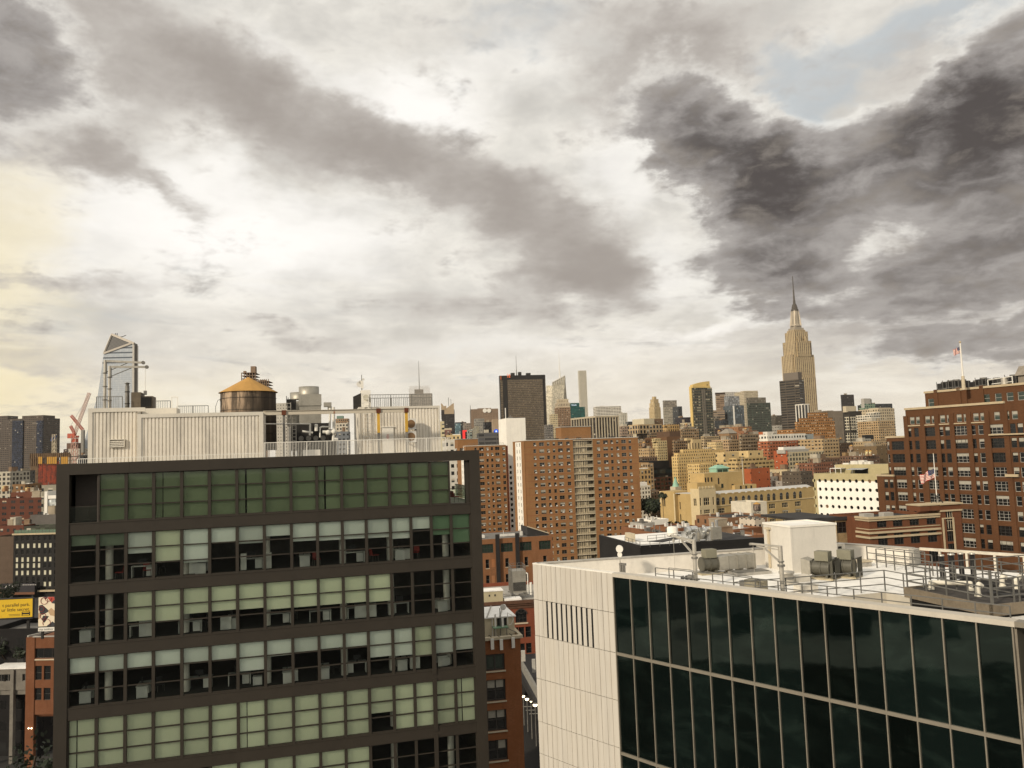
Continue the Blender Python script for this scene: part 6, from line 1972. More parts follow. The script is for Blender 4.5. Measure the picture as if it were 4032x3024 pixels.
def etier(nm, i0, i1, j0, j1, yt, yb, m=LM):
 zt, zb2 = ez(yt), max(0, ez(yb)) if yb else 0
 return part(nm, MB().box(i0, WFr - i1, j0, WSd - j1, zb2, zt), m, root)


etier('shaft', 0, 0, 0, 0, 560, None)
etier('wing', 3, 3, -4, -4, 690, None)
etier('wing', -5, -4, 6, 6, 545, None)
etier('upper_shaft', 4, 4, 3, 3, 458, 560)
etier('upper_shaft', 10, 10, -1, -1, 470, 559)
etier('upper_shaft', 9, 9, 8, 8, 398, 460)
for (x0, x1, y0, y1, yt, yb) in ((16, 24, 2.5, 5, 430, 560), (38, 46, 2.5, 5, 430, 560)):
 etier('buttress', x0, WFr - x1, y0, WSd - y1, yt, yb)
etier('crown_step', 13, 13, 12, 12, 386, 399)
M_LGREY = mat('aluminium mast', (.36, .31, .24), .5, .15, .05, .3)
etier('crown_step', 16, 16, 14, 14, 372, 387, M_LGREY)
etier('crown_step', 20, 20, 17, 17, 360, 373, M_LGREY)
cx, cy = WFr / 2, WSd / 2
part('mast_base', MB().lathe((cx, cy, 0), [(13.5, ez(360)), (10, ez(345)), (9.2, ez(300)), (8.6, ez(262))], 12, 0, False), M_LGREY, root)
for k in range(4):
 a_ = k * math.pi / 2 + math.pi / 4
 part('mast_fin', MB().hull([(cx + r * cos(a_) + s * sin(a_), cy + r * sin(a_) - s * cos(a_), ez(358)) for r, s in ((8, -1.2), (15, -1.2), (15, 1.2), (8, 1.2))],
        [(cx + r * cos(a_) + s * sin(a_), cy + r * sin(a_) - s * cos(a_), ez(262)) for r, s in ((8, -1), (10, -1), (10, 1), (8, 1))]), M_LGREY, root)
part('dome', MB().lathe((cx, cy, 0), [(9.6, ez(262)), (9.6, ez(252)), (7.8, ez(250)), (7.8, ez(238)), (6.6, ez(236)), (6.2, ez(226)), (4.2, ez(218)), (2.6, ez(210))], 14), mat('dark mast metal', (.07, .06, .05), .5), root)
part('antenna', MB().lathe((cx, cy, 0), [(3.2, ez(212)), (3.2, ez(196)), (2.4, ez(194)), (2.4, ez(170)), (2.0, ez(168)), (1.9, ez(130)), (1.4, ez(128)), (1.2, ez(100)), (.9, ez(42))], 8), mat('dark mast metal', (.14, .115, .09)), root)

bld('orange brown stepped brick building with rows of pale windows below the spired skyscraper', Z2, 845, 875, 1425, 410, 640, dict(wall=(.33, .165, .06), bay=3.2, floor=3.7, fx=.5, fz=.5, pale=.32, palecol=(.62, .52, .38)), 24, 34, 'loft_building', bulk=0,  # many windows get a pale upper half
 tiers=((925, 1392, 355, .1, .8), (1045, 1322, 275, .25, .5)))
bld('lower stepped wing of brick below the orange brown building', Z2, None, 818, 1430, 520, 600, dict(wall=(.33, .165, .06), bay=3.2, floor=3.7, fx=.5, fz=.5, pale=.3, palecol=(.62, .52, .38)), 24, 20, 'loft_building', bulk=0)
bld('wide grey slab behind the orange brown building', Z2, None, 1235, 1540, 255, 1500, dict(wall=(.20, .165, .125), bay=4, floor=30, fx=.3, fz=.2, pale=0, glass=(.1, .08, .06)), 20, 40, bulk=2)
bld('plain near black tower right of the spired skyscraper', Z2, 1510, 1520, 1702, 16, 1600, dict(wall=(.040, .035, .034), bay=2.5, floor=3.8, fx=.6, fz=.5, glass=(.035, .032, .032), pale=.02), 16, None, 'office_tower', 'tower', bulk=1)
bld('dark tower gridded with white window frames', Z2, 1545, 1640, 1812, 255, 900, dict(wall=(.045, .04, .034), bay=4.6, floor=22, fx=.01, fz=.01), 24, None, 'apartment_tower', 'tower', bulk=0, tiers=((1588, 1735, 182, .2, .5, M_STONE),))
# white frames on the dark gridded tower
g = B(Z2, 1545, 1640, 1812, 255, 900, 24)
wfm = facade((.55, .50, .38), (.03, .03, .028), 3.0, 3.4, .72, .72, top=g.z, pale=.1)
tw = [o for o in COL.objects if o.get('label') == 'dark tower gridded with white window frames'][0]
for (x0, x1, ya, yb) in ((1650, 1785, 335, 530), (1662, 1790, 570, 730)):
 a, z1_ = g.fx(x0, ya)
 c, z0_ = g.fx(x1, yb)
 part('window_frame', MB().box(a, c, -.6, -.02, z0_, z1_), wfm, tw)
for (ya, yb) in ((335, 530), (570, 730)):
 z1_, z0_ = g.fx(1640, ya)[1], g.fx(1640, yb)[1]
 part('window_frame', MB().box(-.6, -.02, g.d * .15, g.d * .75, z0_, z1_), wfm, tw)
bld('green glass tower with a wing shaped roof and stacked balconies', Z2, 1775, 1850, 2038, 205, 1000, dict(wall=(.22, .28, .20), bay=3.4, floor=3.3, fx=.72, fz=.6, glass=(.06, .11, .085), pale=.08), 24, None, 'apartment_tower', 'tower', bulk=0,
 tiers=((1858, 2012, 145, .08, .8), (1875, 1960, 78, .2, .5, dict(wall=(.20, .22, .18), bay=3, floor=3.3, fx=.8, fz=.6, glass=(.07, .09, .08))), (1850, 1945, 70, .1, .6, M_CONC)))
bld('long black block on the skyline left of the big brick warehouse', Z2, None, 2005, 2260, 148, 1400, DGLASS, 20, 40, bulk=1)
bld('tower clad in an open white grid right of the green glass tower', Z2, None, 1945, 2085, 305, 850, dict(wall=(.62, .57, .46), bay=4.4, floor=3.9, fx=.72, fz=.62, glass=(.06, .055, .045), pale=.1), 24, 20, 'apartment_tower', 'tower', bulk=0, tiers=((2010, 2085, 268, .1, .6),))
bld('pale tower with brown windows behind the open white grid', Z2, None, 2060, 2290, 215, 950, dict(wall=(.46, .38, .26), bay=3.6, floor=3.4, fx=.5, fz=.5, glass=(.08, .07, .05)), 24, 30, 'apartment_tower', 'tower', bulk=0, tiers=((2062, 2240, 205, .1, .5, M_STONE),))
bld('sandy brick apartment tower with balconies next to the big brick warehouse', Z2, None, 2062, 2290, 395, 600, dict(wall=(.38, .27, .15), bay=3.4, floor=3.2, fx=.5, fz=.5), 24, 24, 'apartment_tower', 'tower', bulk=2)

# ------------------------------------------------------------------ middle distance
bld('broad stone loft block with cornices below the art deco tower', Z1, 115, 320, 575, 985, 760, dict(wall=(.29, .21, .13), bay=3.4, floor=3.9, fx=.6, fz=.6), 30, 40, 'loft_building', bulk=0, tiers=((150, 560, 845, .02, .9, dict(wall=(.42, .31, .18), bay=4.2, floor=4.6, fx=.6, fz=.68)),))
bld('cream rooftop house with a dark awning below the art deco tower', Z1, None, 245, 425, 745, 840, dict(wall=(.50, .44, .31), bay=30, floor=30, fx=.01, fz=.01), 30, 20, 'rooftop_house', 'building', bulk=0)
bld('brown plain rooftop block below the grey glass tower', Z1, None, 422, 578, 748, 860, dict(wall=(.18, .12, .075), bay=6, floor=8, fx=.2, fz=.2), 30, 20, bulk=0)
bld('ornate orange stone building right of the broad loft block', Z1, 568, 640, 862, 860, 720, dict(wall=(.46, .30, .13), bay=4, floor=4.4, fx=.45, fz=.6), 30, 30, 'loft_building', bulk=0, tiers=((600, 632, 850, 0, .3), (690, 860, 845, .1, .7)))
bld('plain dark brown party wall building with a copper topped bulkhead', Z1, None, 640, 870, 1060, 600, dict(wall=(.155, .085, .045), bay=9, floor=7, fx=.1, fz=.2), 30, 30, bulk=1, tiers=((690, 880, 965, .2, .6, mat('dark brown stucco', (.11, .065, .04), .9)),))
bld('cream stepped apartment tower left of the dark brown party wall', Z1, 390, 480, 645, 1130, 560, dict(wall=(.52, .41, .22), bay=3.2, floor=3.3, fx=.42, fz=.52), 30, None, 'apartment_tower', 'apartment tower', bulk=0, tiers=((430, 545, 1095, .1, .6), (455, 520, 1085, .2, .4)))
bld('brown low block with a chimney beside the brick apartment tower', Z1, None, 200, 345, 1170, 520, BROWN, 30, 16, bulk=1)
bld('narrow brown tower block between the low block and cream stepped tower', Z1, None, 330, 440, 1260, 500, TAN, 30, 14, bulk=1, tank=True)
bld('long dark brown flat roofed block below the cream stepped tower', Z1, None, 150, 480, 1420, 470, dict(wall=(.17, .115, .075), bay=3.2, floor=3.6, fx=.5, fz=.5), 30, 24, bulk=2, tank=True)
bld('brick and glass block just left of the black glass box', Z1, None, 325, 410, 1520, 440, LOFT, 30, 12, bulk=0)
bld('stuccoed orange party wall beside the brick apartment tower', Z1, None, 165, 330, 1515, 445, dict(wall=(.40, .24, .11), bay=9, floor=9, fx=.1, fz=.2), 30, 12, bulk=0)
bld('long tan building with a pale cornice under the yellow sided tower', Z1, 858, 900, 1200, 925, 680, dict(wall=(.30, .21, .12), bay=3.4, floor=4, fx=.6, fz=.5, pale=.2), 30, 24, 'loft_building', bulk=2, tank=True)
bld('brown loft building with a grid of windows below the yellow sided tower', Z1, 735, 770, 1010, 1125, 560, dict(wall=(.24, .16, .09), bay=3.2, floor=3.7, fx=.62, fz=.55), 30, 24, 'loft_building', bulk=1)
bld('cream building with tall arched slots on its upper walls', Z1, 1000, 1090, 1245, 1105, 540, dict(wall=(.52, .40, .22), bay=4.6, floor=17, fx=.34, fz=.55, glass=(.05, .035, .02), pale=0), 30, None, 'theatre_building', 'building', bulk=0, tiers=((988, 1090, 1085, .3, .5),))
bld('wide tan apartment block with a dense window grid', Z1, 1235, 1290, 1700, 1050, 590, dict(wall=(.42, .32, .19), bay=3.3, floor=3.5, fx=.58, fz=.5), 30, 26, 'apartment_building', 'apartment block', bulk=1, tank=True)
bld('small cream house like block in front of the wide tan apartment block', Z1, None, 1495, 1615, 1155, 520, CREAM, 30, 10, bulk=0)
g = bld('brick church like tower with a grey pyramid roof', Z1, None, 1728, 1862, 1000, 560, dict(wall=(.26, .165, .09), bay=4, floor=9, fx=.4, fz=.5), 30, 12, 'church_tower', 'church', bulk=0)
a0, z1_ = g.fx(1768, 915)
a1, _ = g.fx(1838, 915)
part('spire_roof', MB().hull([(-.4, -.4, g.z), (g.w + .4, -.4, g.z), (g.w + .4, g.d + .4, g.z), (-.4, g.d + .4, g.z)], [(a0, g.d * .4, z1_), (a1, g.d * .4, z1_), (a1, g.d * .6, z1_), (a0, g.d * .6, z1_)]), mat('grey slate', (.25, .22, .18), .8), g.root)
bld('tan brick block with bands to the right of the pyramid roofed tower', Z1, 1690, 1720, 1930, 1110, 540, dict(wall=(.36, .255, .15), bay=3.4, floor=3.6, fx=.5, fz=.5, band=1.3), 30, 20, bulk=1)
bld('reddish brown rooftop block behind the pyramid roofed tower', Z1, None, 1890, 2120, 885, 800, dict(wall=(.27, .14, .07), bay=5, floor=5, fx=.25, fz=.3), 30, 24, bulk=2)
bld('dark brick block with a gabled roof below the blue grey tower', Z1, None, 1710, 1960, 905, 820, dict(wall=(.055, .04, .035), bay=4, floor=4.5, fx=.4, fz=.4), 30, 20, bulk=2)
bld('square red brown rooftop below the dark green glass tower', Z1, None, 2060, 2215, 955, 720, dict(wall=(.25, .12, .065), bay=6, floor=6, fx=.2, fz=.2), 30, 16, bulk=1)
bld('grey brown industrial loft with long ribbon windows', Z2, 30, 62, 385, 590, 530, dict(wall=(.26, .20, .13), bay=4.2, floor=3.9, fx=.8, fz=.5, mull=3, glass=(.03, .026, .02)), 30, 30, 'loft_building', bulk=2, tank=True)
bld('dark brown patch of wall left of the red building with the white top floors', Z2, None, 300, 400, 690, 545, BROWN, 30, 14, bulk=1)
# yellow apartments
g = bld('large yellow stepped apartment house with planted terraces', Z4, 605, 690, 1245, 65, 446, YELLOW, 30, None, 'apartment_building', 'apartment block', bulk=0, tiers=((700, 1240, 15, .2, .7), (770, 1190, -40, .35, .5)))
bld('lower right wing of the yellow stepped apartment house', Z4, None, 1010, 1215, 172, 432, dict(YELLOW, fx=.4, pale=.2), 30, 12, 'apartment_building', 'apartment block', bulk=0)
bld('yellow terraced complex with wide ribbon windows right of the apartment house', Z2, 0, 10, 585, 990, 482, dict(wall=(.52, .38, .18), bay=5.5, floor=4.2, fx=.75, fz=.45, mull=4, glass=(.035, .025, .018), pale=.05), 30, 40, 'apartment_building', 'apartment block', bulk=0,
 tiers=((0, 440, 935, .15, .7), (170, 385, 832, .3, .5, dict(wall=(.56, .42, .21), bay=9, floor=4, fx=.2, fz=.4))))
bld('yellow rooftop block in the middle of the terraced complex', Z1, None, 1645, 1895, 1330, 492, dict(wall=(.56, .42, .21), bay=9, floor=4, fx=.25, fz=.45), 30, 20, 'apartment_building', 'apartment block', bulk=0)
bld('orange stucco block with a cupola like bulkhead behind the yellow apartment house', Z1, None, 1420, 1660, 1290, 505, dict(wall=(.50, .35, .16), bay=6, floor=5, fx=.2, fz=.3), 30, 20, bulk=1)
g = bld('black glass box on a dark brick base beside the yellow apartment house', Z4, None, 305, 612, 372, 446, dict(wall=(.12, .055, .035), bay=4.6, floor=4.0, fx=.7, fz=.6, glass=(.02, .03, .028)), 30, 24, 'office_building', 'office building', bulk=0,
  tiers=((308, 606, 235, .01, .9, dict(wall=(.014, .014, .014), bay=2.4, floor=4.2, fx=.9, fz=.6, glass=(.02, .035, .04), pale=.03)), (338, 572, 132, .12, .7, mat('black cladding', (.012, .012, .013), .5))))
bld('orange stone building with arched top windows beside the brick apartment tower', Z4, None, 130, 302, 248, 410, dict(wall=(.46, .30, .13), bay=3.8, floor=4.6, fx=.5, fz=.6), 30, 14, 'loft_building', bulk=0, tiers=((140, 260, 235, .1, .3, M_WHITE),))
bld('white house with black iron balconies near the big tree', Z4, None, 148, 296, 492, 380, dict(wall=(.62, .58, .48), bay=3, floor=3.4, fx=.5, fz=.55, glass=(.015, .015, .015), pale=.05), 30, 12, 'town_house', 'house', bulk=0, tiers=((148, 250, 440, .2, .4, M_WHITE),))
bld('row of pale low houses above the big tree', Z4, None, 160, 432, 690, 400, dict(wall=(.50, .43, .31), bay=2.6, floor=3.2, fx=.42, fz=.5), 30, 16, 'town_house', 'house', bulk=2)
bld('brown house with a steep slate roof left of the school', Z4, None, 290, 425, 560, 395, dict(wall=(.20, .14, .09), bay=3, floor=3.2, fx=.4, fz=.5), 30, 12, 'town_house', 'house', bulk=1)
# red brick buildings
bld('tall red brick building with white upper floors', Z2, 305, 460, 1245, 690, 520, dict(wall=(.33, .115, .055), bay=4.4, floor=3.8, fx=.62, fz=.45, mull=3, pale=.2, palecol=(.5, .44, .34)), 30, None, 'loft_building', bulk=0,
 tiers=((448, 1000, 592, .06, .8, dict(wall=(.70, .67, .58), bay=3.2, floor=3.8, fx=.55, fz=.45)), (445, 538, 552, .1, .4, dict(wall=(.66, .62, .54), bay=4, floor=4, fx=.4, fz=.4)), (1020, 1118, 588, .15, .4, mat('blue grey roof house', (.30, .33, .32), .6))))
bld('red brick side tower of the building with white upper floors', Z2, 318, 382, 446, 556, 525, dict(wall=(.38, .115, .045), bay=6, floor=5, fx=.15, fz=.25), 30, None, 'loft_building', bulk=0)
bld('square tan brick block with a pale cornice right of the red brick building', Z2, 1238, 1250, 1485, 655, 510, dict(wall=(.36, .26, .145), bay=4.6, floor=4.0, fx=.5, fz=.42, pale=.2, band=1.25), 30, 24, 'loft_building', bulk=2)
bld('cream columned loft with a bright red side wall', Z2, 545, 738, 1258, 850, 470, dict(wall=(.52, .44, .28), bay=4.4, floor=4.6, fx=.66, fz=.66, mull=2, glass=(.05, .05, .042), pale=.1), 30, None, 'loft_building', bulk=0, tiers=((680, 1000, 775, .15, .4, M_WHITE), (700, 1050, 815, .05, .6, M_CONC)))
g = B(Z2, 545, 738, 1258, 850, 470, 30)
lf = [o for o in COL.objects if o.get('label') == 'cream columned loft with a bright red side wall'][0]
part('side_wall', MB().box(-.4, -.01, 0, g.d, 0, g.z + 1.2), facade((.36, .095, .04), (.03, .025, .02), 5, 4.2, .22, .3, pale=.2, palecol=(.5, .45, .35)), lf)
bld('plain red brick block with a sunlit chimney row behind the school', Z2, 108, 205, 480, 1090, 442, dict(wall=(.36, .10, .04), bay=8, floor=5, fx=.12, fz=.2), 30, None, 'warehouse', 'building', bulk=1)
bld('low cream house with a small water tank on legs behind the school roof', Z2, None, 735, 960, 1100, 462, dict(wall=(.46, .38, .24), bay=5, floor=5, fx=.2, fz=.3), 30, 16, bulk=1)
bld('low white roofed building behind the right part of the school', Z2, None, 490, 830, 1205, 455, dict(wall=(.60, .55, .46), bay=6, floor=4, fx=.3, fz=.3), 30, 20, 'low_building', bulk=2, roofm=M_ROOFW)
bld('low grey roofed building touching the porthole hotel', Z2, None, 755, 1100, 1270, 446, dict(wall=(.32, .29, .25), bay=6, floor=4, fx=.2, fz=.3), 30, 20, 'low_building', bulk=2)
bld('dark cluttered roof block left of the porthole hotel', Z2, None, 935, 1100, 1130, 420, dict(wall=(.10, .08, .06), bay=4, floor=4, fx=.3, fz=.3), 30, 16, 'low_building', bulk=2, tank=True)
bld('red brown house row behind the olive roof of the porthole hotel', Z2, None, 1120, 1390, 1010, 430, dict(wall=(.22, .10, .06), bay=3, floor=3.4, fx=.4, fz=.5), 30, 14, 'town_house', 'house', bulk=1)
bld('dark brown low block with ledges above the porthole hotel', Z2, None, 1240, 1560, 940, 470, dict(wall=(.18, .11, .07), bay=3.5, floor=3.6, fx=.4, fz=.45), 30, 18, bulk=2)
bld('square brown block with an ivy coloured roof line above the porthole hotel', Z2, 1530, 1580, 1830, 855, 450, dict(wall=(.26, .17, .085), bay=7, floor=6, fx=.15, fz=.2), 30, None, bulk=2, tank=True)
bld('dark brown row between the two tan water tanks and the brick warehouse', Z2, None, 1840, 2080, 900, 430, dict(wall=(.15, .09, .06), bay=3, floor=3.4, fx=.4, fz=.5), 30, 18, bulk=1)
bld('grey cube building with small square windows below the white framed tower', Z2, 1730, 1800, 1950, 655, 560, dict(wall=(.34, .32, .27), bay=3.6, floor=4, fx=.35, fz=.35, glass=(.02, .02, .02)), 30, None, bulk=0, tiers=((1855, 1990, 600, .1, .5, M_DARK),))
bld('brown stained block against the left edge of the brick warehouse', Z2, None, 2035, 2230, 760, 440, dict(wall=(.16, .11, .06), bay=7, floor=5, fx=.15, fz=.25), 30, 20, bulk=1)
bld('tan low block left of the brown stained block', Z2, None, 1955, 2100, 690, 500, dict(wall=(.36, .27, .16), bay=3, floor=3.5, fx=.4, fz=.45), 30, 16, bulk=1)
bld('dark jumble of roofs below the dark tower with white frames', Z2, None, 1480, 1760, 720, 640, dict(wall=(.10, .07, .05), bay=3.4, floor=3.6, fx=.4, fz=.45), 30, 24, bulk=2, tank=True)
for n, (x, yv, r, lab) in enumerate(((1897, 905, 28, 'left of the two tan wooden water tanks above the porthole hotel'), (1945, 905, 28, 'right of the two tan wooden water tanks above the porthole hotel'))):
 p = PT(*Z2(x, yv), 540)
 q = PT(*Z2(x, 838), 540)
 wood_tank((p.x, p.y, p.z), r / 3.687 / FPX * 540 * .95, q.z - p.z, 1.1, lab, 0, (.33, .20, .11), 14, 'pair of tan water tanks', (.30, .18, .10))
for n, (g, fx_, fy_) in enumerate(TANKS):
 wood_tank(g.f.world(g.w * fx_, g.d * fy_, g.z - .9), 1.5, 3.0, 1.0, ['small dark water tank above the narrow brown tower block', 'small dark water tank on the long dark brown flat roofed block', 'small dark water tank on the long tan building with the pale cornice', 'small dark water tank on the wide tan apartment block with dense windows',
    'small dark water tank on the grey brown industrial loft', 'small dark water tank on the cluttered roof left of the porthole hotel', 'small dark water tank on the square brown block above the porthole hotel', 'small dark water tank on the dark jumble of roofs'][n % 8], 2.2, (.14, .10, .07), 14, 'small roof water tanks', (.09, .065, .045))
# left edge, middle distance
bld('red brown brick apartment house with balconies at the left edge', ZL, None, -60, 580, 1205, 430, dict(wall=(.10, .036, .022), bay=5.2, floor=3.1, fx=.5, fz=.45, mull=2, palecol=(.4, .3, .2)), -8, 20, 'apartment_building', 'apartment block', bulk=3)
bld('brown roof house behind the red brown apartment house', ZL, None, 160, 330, 1020, 490, BROWN, -8, 14, bulk=1)
bld('darker brick bulkhead block behind the red brown apartment house', ZL, None, 140, 420, 1125, 450, dict(wall=(.13, .05, .03), bay=9, floor=9, fx=.1, fz=.1), -8, 12, bulk=1)
for n, (x0, x1, yt, yb, lab) in enumerate(((30, 106, 1042, 1110, 'sunlit copper coloured water tank nearest the left edge'), (335, 402, 1062, 1125, 'sunlit copper coloured water tank below the construction site'))):
 p, q, e = PT(*ZL((x0 + x1) / 2, yb), 475), PT(*ZL((x0 + x1) / 2, yt), 475), PT(*ZL(x1, yb), 475)
 wood_tank((p.x, p.y, p.z), (e.x - p.x), q.z - p.z, .3, lab, 0, (.30, .16, .08), 16, 'copper coloured water tanks', (.36, .19, .09))
bld('pale grey stepped concrete building below the construction site', ZL, None, 545, 800, 1030, 420, dict(wall=(.25, .23, .18), bay=5, floor=4, fx=.5, fz=.4), -8, 14, bulk=1)
g = bld('white framed glass building beside the dark office corner', ZL, None, 606, 830, 1165, 390, dict(wall=(.50, .52, .50), bay=1.8, floor=3.4, fx=.8, fz=.7, glass=(.34, .36, .36)), -8, 12, bulk=0)
a, z = g.fx(606, 1112)
part('white_fin', MB().box(-.4, 1.1, -.8, 8, 0, z), M_WHITE, g.root)
part('white_band', MB().box(1.1, g.w, -.5, -.02, g.z - 1.6, g.z), M_WHITE, g.root)
bld('long dark grey roof block behind the green balustrade', ZL, None, 395, 800, 1420, 350, dict(wall=(.11, .10, .09), bay=9, floor=9, fx=.05, fz=.1), -8, 10, bulk=1)
bld('low red brick roof with clutter at the left edge', ZL, None, -60, 310, 1560, 345, dict(wall=(.11, .04, .025), bay=3, floor=3.2, fx=.4, fz=.4), -8, 14, bulk=3)
bld('curved tan concrete wall building at the left edge beside the black hotel', ZB, None, -60, 94, 60, 330, dict(wall=(.10, .07, .05), bay=30, floor=30, fx=.01, fz=.01), -8, 16, bulk=0)

# ------------------------------------------------------------------ buildings with real window openings
def front_wall(name, root, w, z0, z1, cols, rows, m, depth=.22, T=None, x0=0.0, skip=None, styles=None, rng=None, y=0.0):
 """cols: (centre x, width, panes); rows: (bottom z, height). Returns window placements"""
 rects, out = [], []
 for ri, (zb, h) in enumerate(rows):
  for ci, (xc, ww, nx) in enumerate(cols):
   if skip and skip(ri, ci):
    continue
   rects.append((xc - ww / 2, xc + ww / 2, zb, zb + h))
   st = styles(ri, ci, ww, h, nx) if styles else dict(nx=nx)
   loc = Vector((xc, y + depth - .08, zb))
   out.append((win_mesh(ww, h, **st), tuple(T @ loc) if T else tuple(loc), R(-90) if T else 0.0))
 part(name, MB(T).holes(x0, w, z0, z1, rects, depth, y, 0), m, root)
 return out


def sides(name, root, x0, x1, y0, y1, z0, z1, m, left=True, roofm=None, par=.8, t=.3):
 b = MB()
 b.quad((x1, y0, z0), (x1, y1, z0), (x1, y1, z1), (x1, y0, z1)).quad((x1, y1, z0), (x0, y1, z0), (x0, y1, z1), (x1, y1, z1))
 if left:
  b.quad((x0, y1, z0), (x0, y0, z0), (x0, y0, z1), (x0, y1, z1))
 i0, i1, j0, j1, zr = x0 + t, x1 - t, y0 + t, y1 - t, z1 - par
 for (a, c, e, g) in (((x0, y0), (x1, y0), (i1, j0), (i0, j0)), ((x1, y0), (x1, y1), (i1, j1), (i1, j0)), ((x1, y1), (x0, y1), (i0, j1), (i1, j1)), ((x0, y1), (x0, y0), (i0, j0), (i0, j1))):
  b.quad((*a, z1), (*c, z1), (*e, z1), (*g, z1))
  b.quad((*g, z1), (*e, z1), (*e, zr), (*g, zr))
 part(name, b, m, root)
 part('roof', MB().quad((i0, j0, zr), (i1, j0, zr), (i1, j1, zr), (i0, j1, zr)), roofm or M_ROOFG, root)


BR_APT = brick('orange brown apartment brick', (0.285, 0.145, 0.060), (.26, .15, .08), .4, .12, .35, .12)
BR_APT2 = brick('red return brick', (0.27, 0.09, 0.045), (.22, .1, .06), .4, .12, .3, .12)
M_WB = mat('white painted brick', (0.80, 0.77, 0.69), 0.8, 0.07, 0.25, 0, 0.15, streak=True)
rw = random.Random(21)


def apt_style(ri, ci, ww, h, nx):
 return dict(nx=nx, nz=2, blind=rw.choice((0, 0, 0, .4, .5, .7)), ac=rw.random() < .42, fm=M_WFRAME if rw.random() < .6 else M_DULL)


# right brick tower
g = B(ZC, 462, 545, 1475, 800, 329, 14)
root = froot('brick_apartment_tower', g.f, 'long orange brown brick apartment tower with a grey balcony bay between its windows', 'apartment tower', 'brick apartment towers')
FH = 2.75
cx = lambda x: g.fx(x, 830)[0]
cols = [(cx(x), wd, n) for x, wd, n in ((632, 1.15, 1), (689, 2.1, 2), (743, 1.1, 1), (790, 1.1, 1), (842, 2.1, 2), (905, 1.5, 2), (1153, 1.5, 2), (1212, 2.1, 2), (1262, 1.1, 1), (1308, 1.1, 1), (1360, 2.1, 2), (1411, 1.2, 1))]
rows = [(g.z - 2.35 - FH * i, 1.5) for i in range(19)]
xs0, xs1 = cx(945), cx(1106)
lst = front_wall('front_wall', root, xs0, 0, g.z, cols[:6], rows, BR_APT, styles=apt_style)
l2 = front_wall('front_wall', root, g.w, 0, g.z, cols[6:], rows, BR_APT, x0=xs1, styles=apt_style)
lst = [x for p in zip(*[iter(lst)] * 6, ) for x in p]
mix_ = []
for i in range(19):
 mix_ += lst[i * 6:i * 6 + 6] + l2[i * 6:i * 6 + 6]
place_windows(root, mix_)
sides('wall', root, 0, g.w, 0, g.d + 2, 0, g.z, BR_APT, left=False)
part('coping', MB().box(-.15, g.w + .15, -.15, .3, g.z, g.z + .18).box(-.15, .3, .3, g.d, g.z, g.z + .18), M_WHITE, root)
for i in range(19):
 part('brick_course', MB().box(.02, xs0, -.03, -.003, g.z - 2.6 - FH * i - .22, g.z - 2.6 - FH * i - .10).box(xs1, g.w, -.03, -.003, g.z - 2.6 - FH * i - .22, g.z - 2.6 - FH * i - .10), BR_APT2, root)
m_ = facade((.34, .29, .20), (.23, .20, .14), .62, FH, .86, .8, top=g.z, pale=.25, palecol=(.30, .27, .2), var=.15)
bay = part('balcony_bay', MB().box(xs0 + .02, xs0 + (xs1 - xs0) * .70, .7, 1.2, 0, g.z - .3).box(xs0 + (xs1 - xs0) * .70, xs1 - .02, 2.4, 2.8, 0, g.z - .3).box(xs0 - .0, xs0 + .02, 0, 2.8, 0, g.z - .01).box(xs1 - .02, xs1, 0, 2.8, 0, g.z - .01), m_, root)
for i in range(19):
 z = g.z - .4 - FH * i
 part('balcony_slab', MB().box(xs0 + .02, xs1 - .02, .05, 2.4, z - .28, z), M_STONE, root)
 part('balcony_rail', MB().box(xs0 + (xs1 - xs0) * .70, xs1 - .05, .08, .14, z - FH, z - FH + 1.0), mat('grey balcony panel', (.30, .26, .18), .8), root)
for i in range(7):
 x = xs0 + (xs1 - xs0) * (.02 + .1133 * i)
 part('bay_mullion', MB().box(x - .05, x + .05, .5, .69, 0, g.z - .4), M_STONE, root)
L = g.d + 2
xl = lambda x: -g.f.side(*ZC(x, 830))[0]
wl_ = [(xl(487), 1.1, 1), (xl(508), 1.1, 1)]
l3 = front_wall('white_wall', root, xl(521), 0, g.z - .4, wl_, rows, M_WB, T=TL, x0=xl(474), styles=lambda *a: dict(nx=1, nz=2, fm=M_DFRAME))
place_windows(root, l3, 60)
part('side_wall', MB(TL).box(xl(521), 0, -.02, .3, 0, g.z).box(-L, xl(474), .0, .3, 0, g.z).box(xl(474), xl(521), -.01, .3, g.z - .4, g.z), BR_APT, root)
a, zt = g.fx(848, 690, 8)
c, _ = g.fx(1090, 680, 8)
bk = part('bulkhead', MB().box(a, c, 8, 16, g.z - .8, zt), BR_APT, root)
part('bulkhead_coping', MB().box(a - .2, c + .2, 7.8, 16.2, zt, zt + .3), M_CONC, bk)
b = MB()
railing(b, [(1, .8, g.z), (g.w - 1, .8, g.z)], 1.2, .03, 2, 3)
part('roof_railing', b, M_RAIL, root)
b = MB()
for i in range(9):
 x = g.w * (.08 + .1 * i)
 b.box(x, x + rw.uniform(.8, 2), 3, 4.5, g.z - .8, g.z + rw.uniform(.2, .9))
part('roof_vents', b, M_DARK, root, kind='stuff')

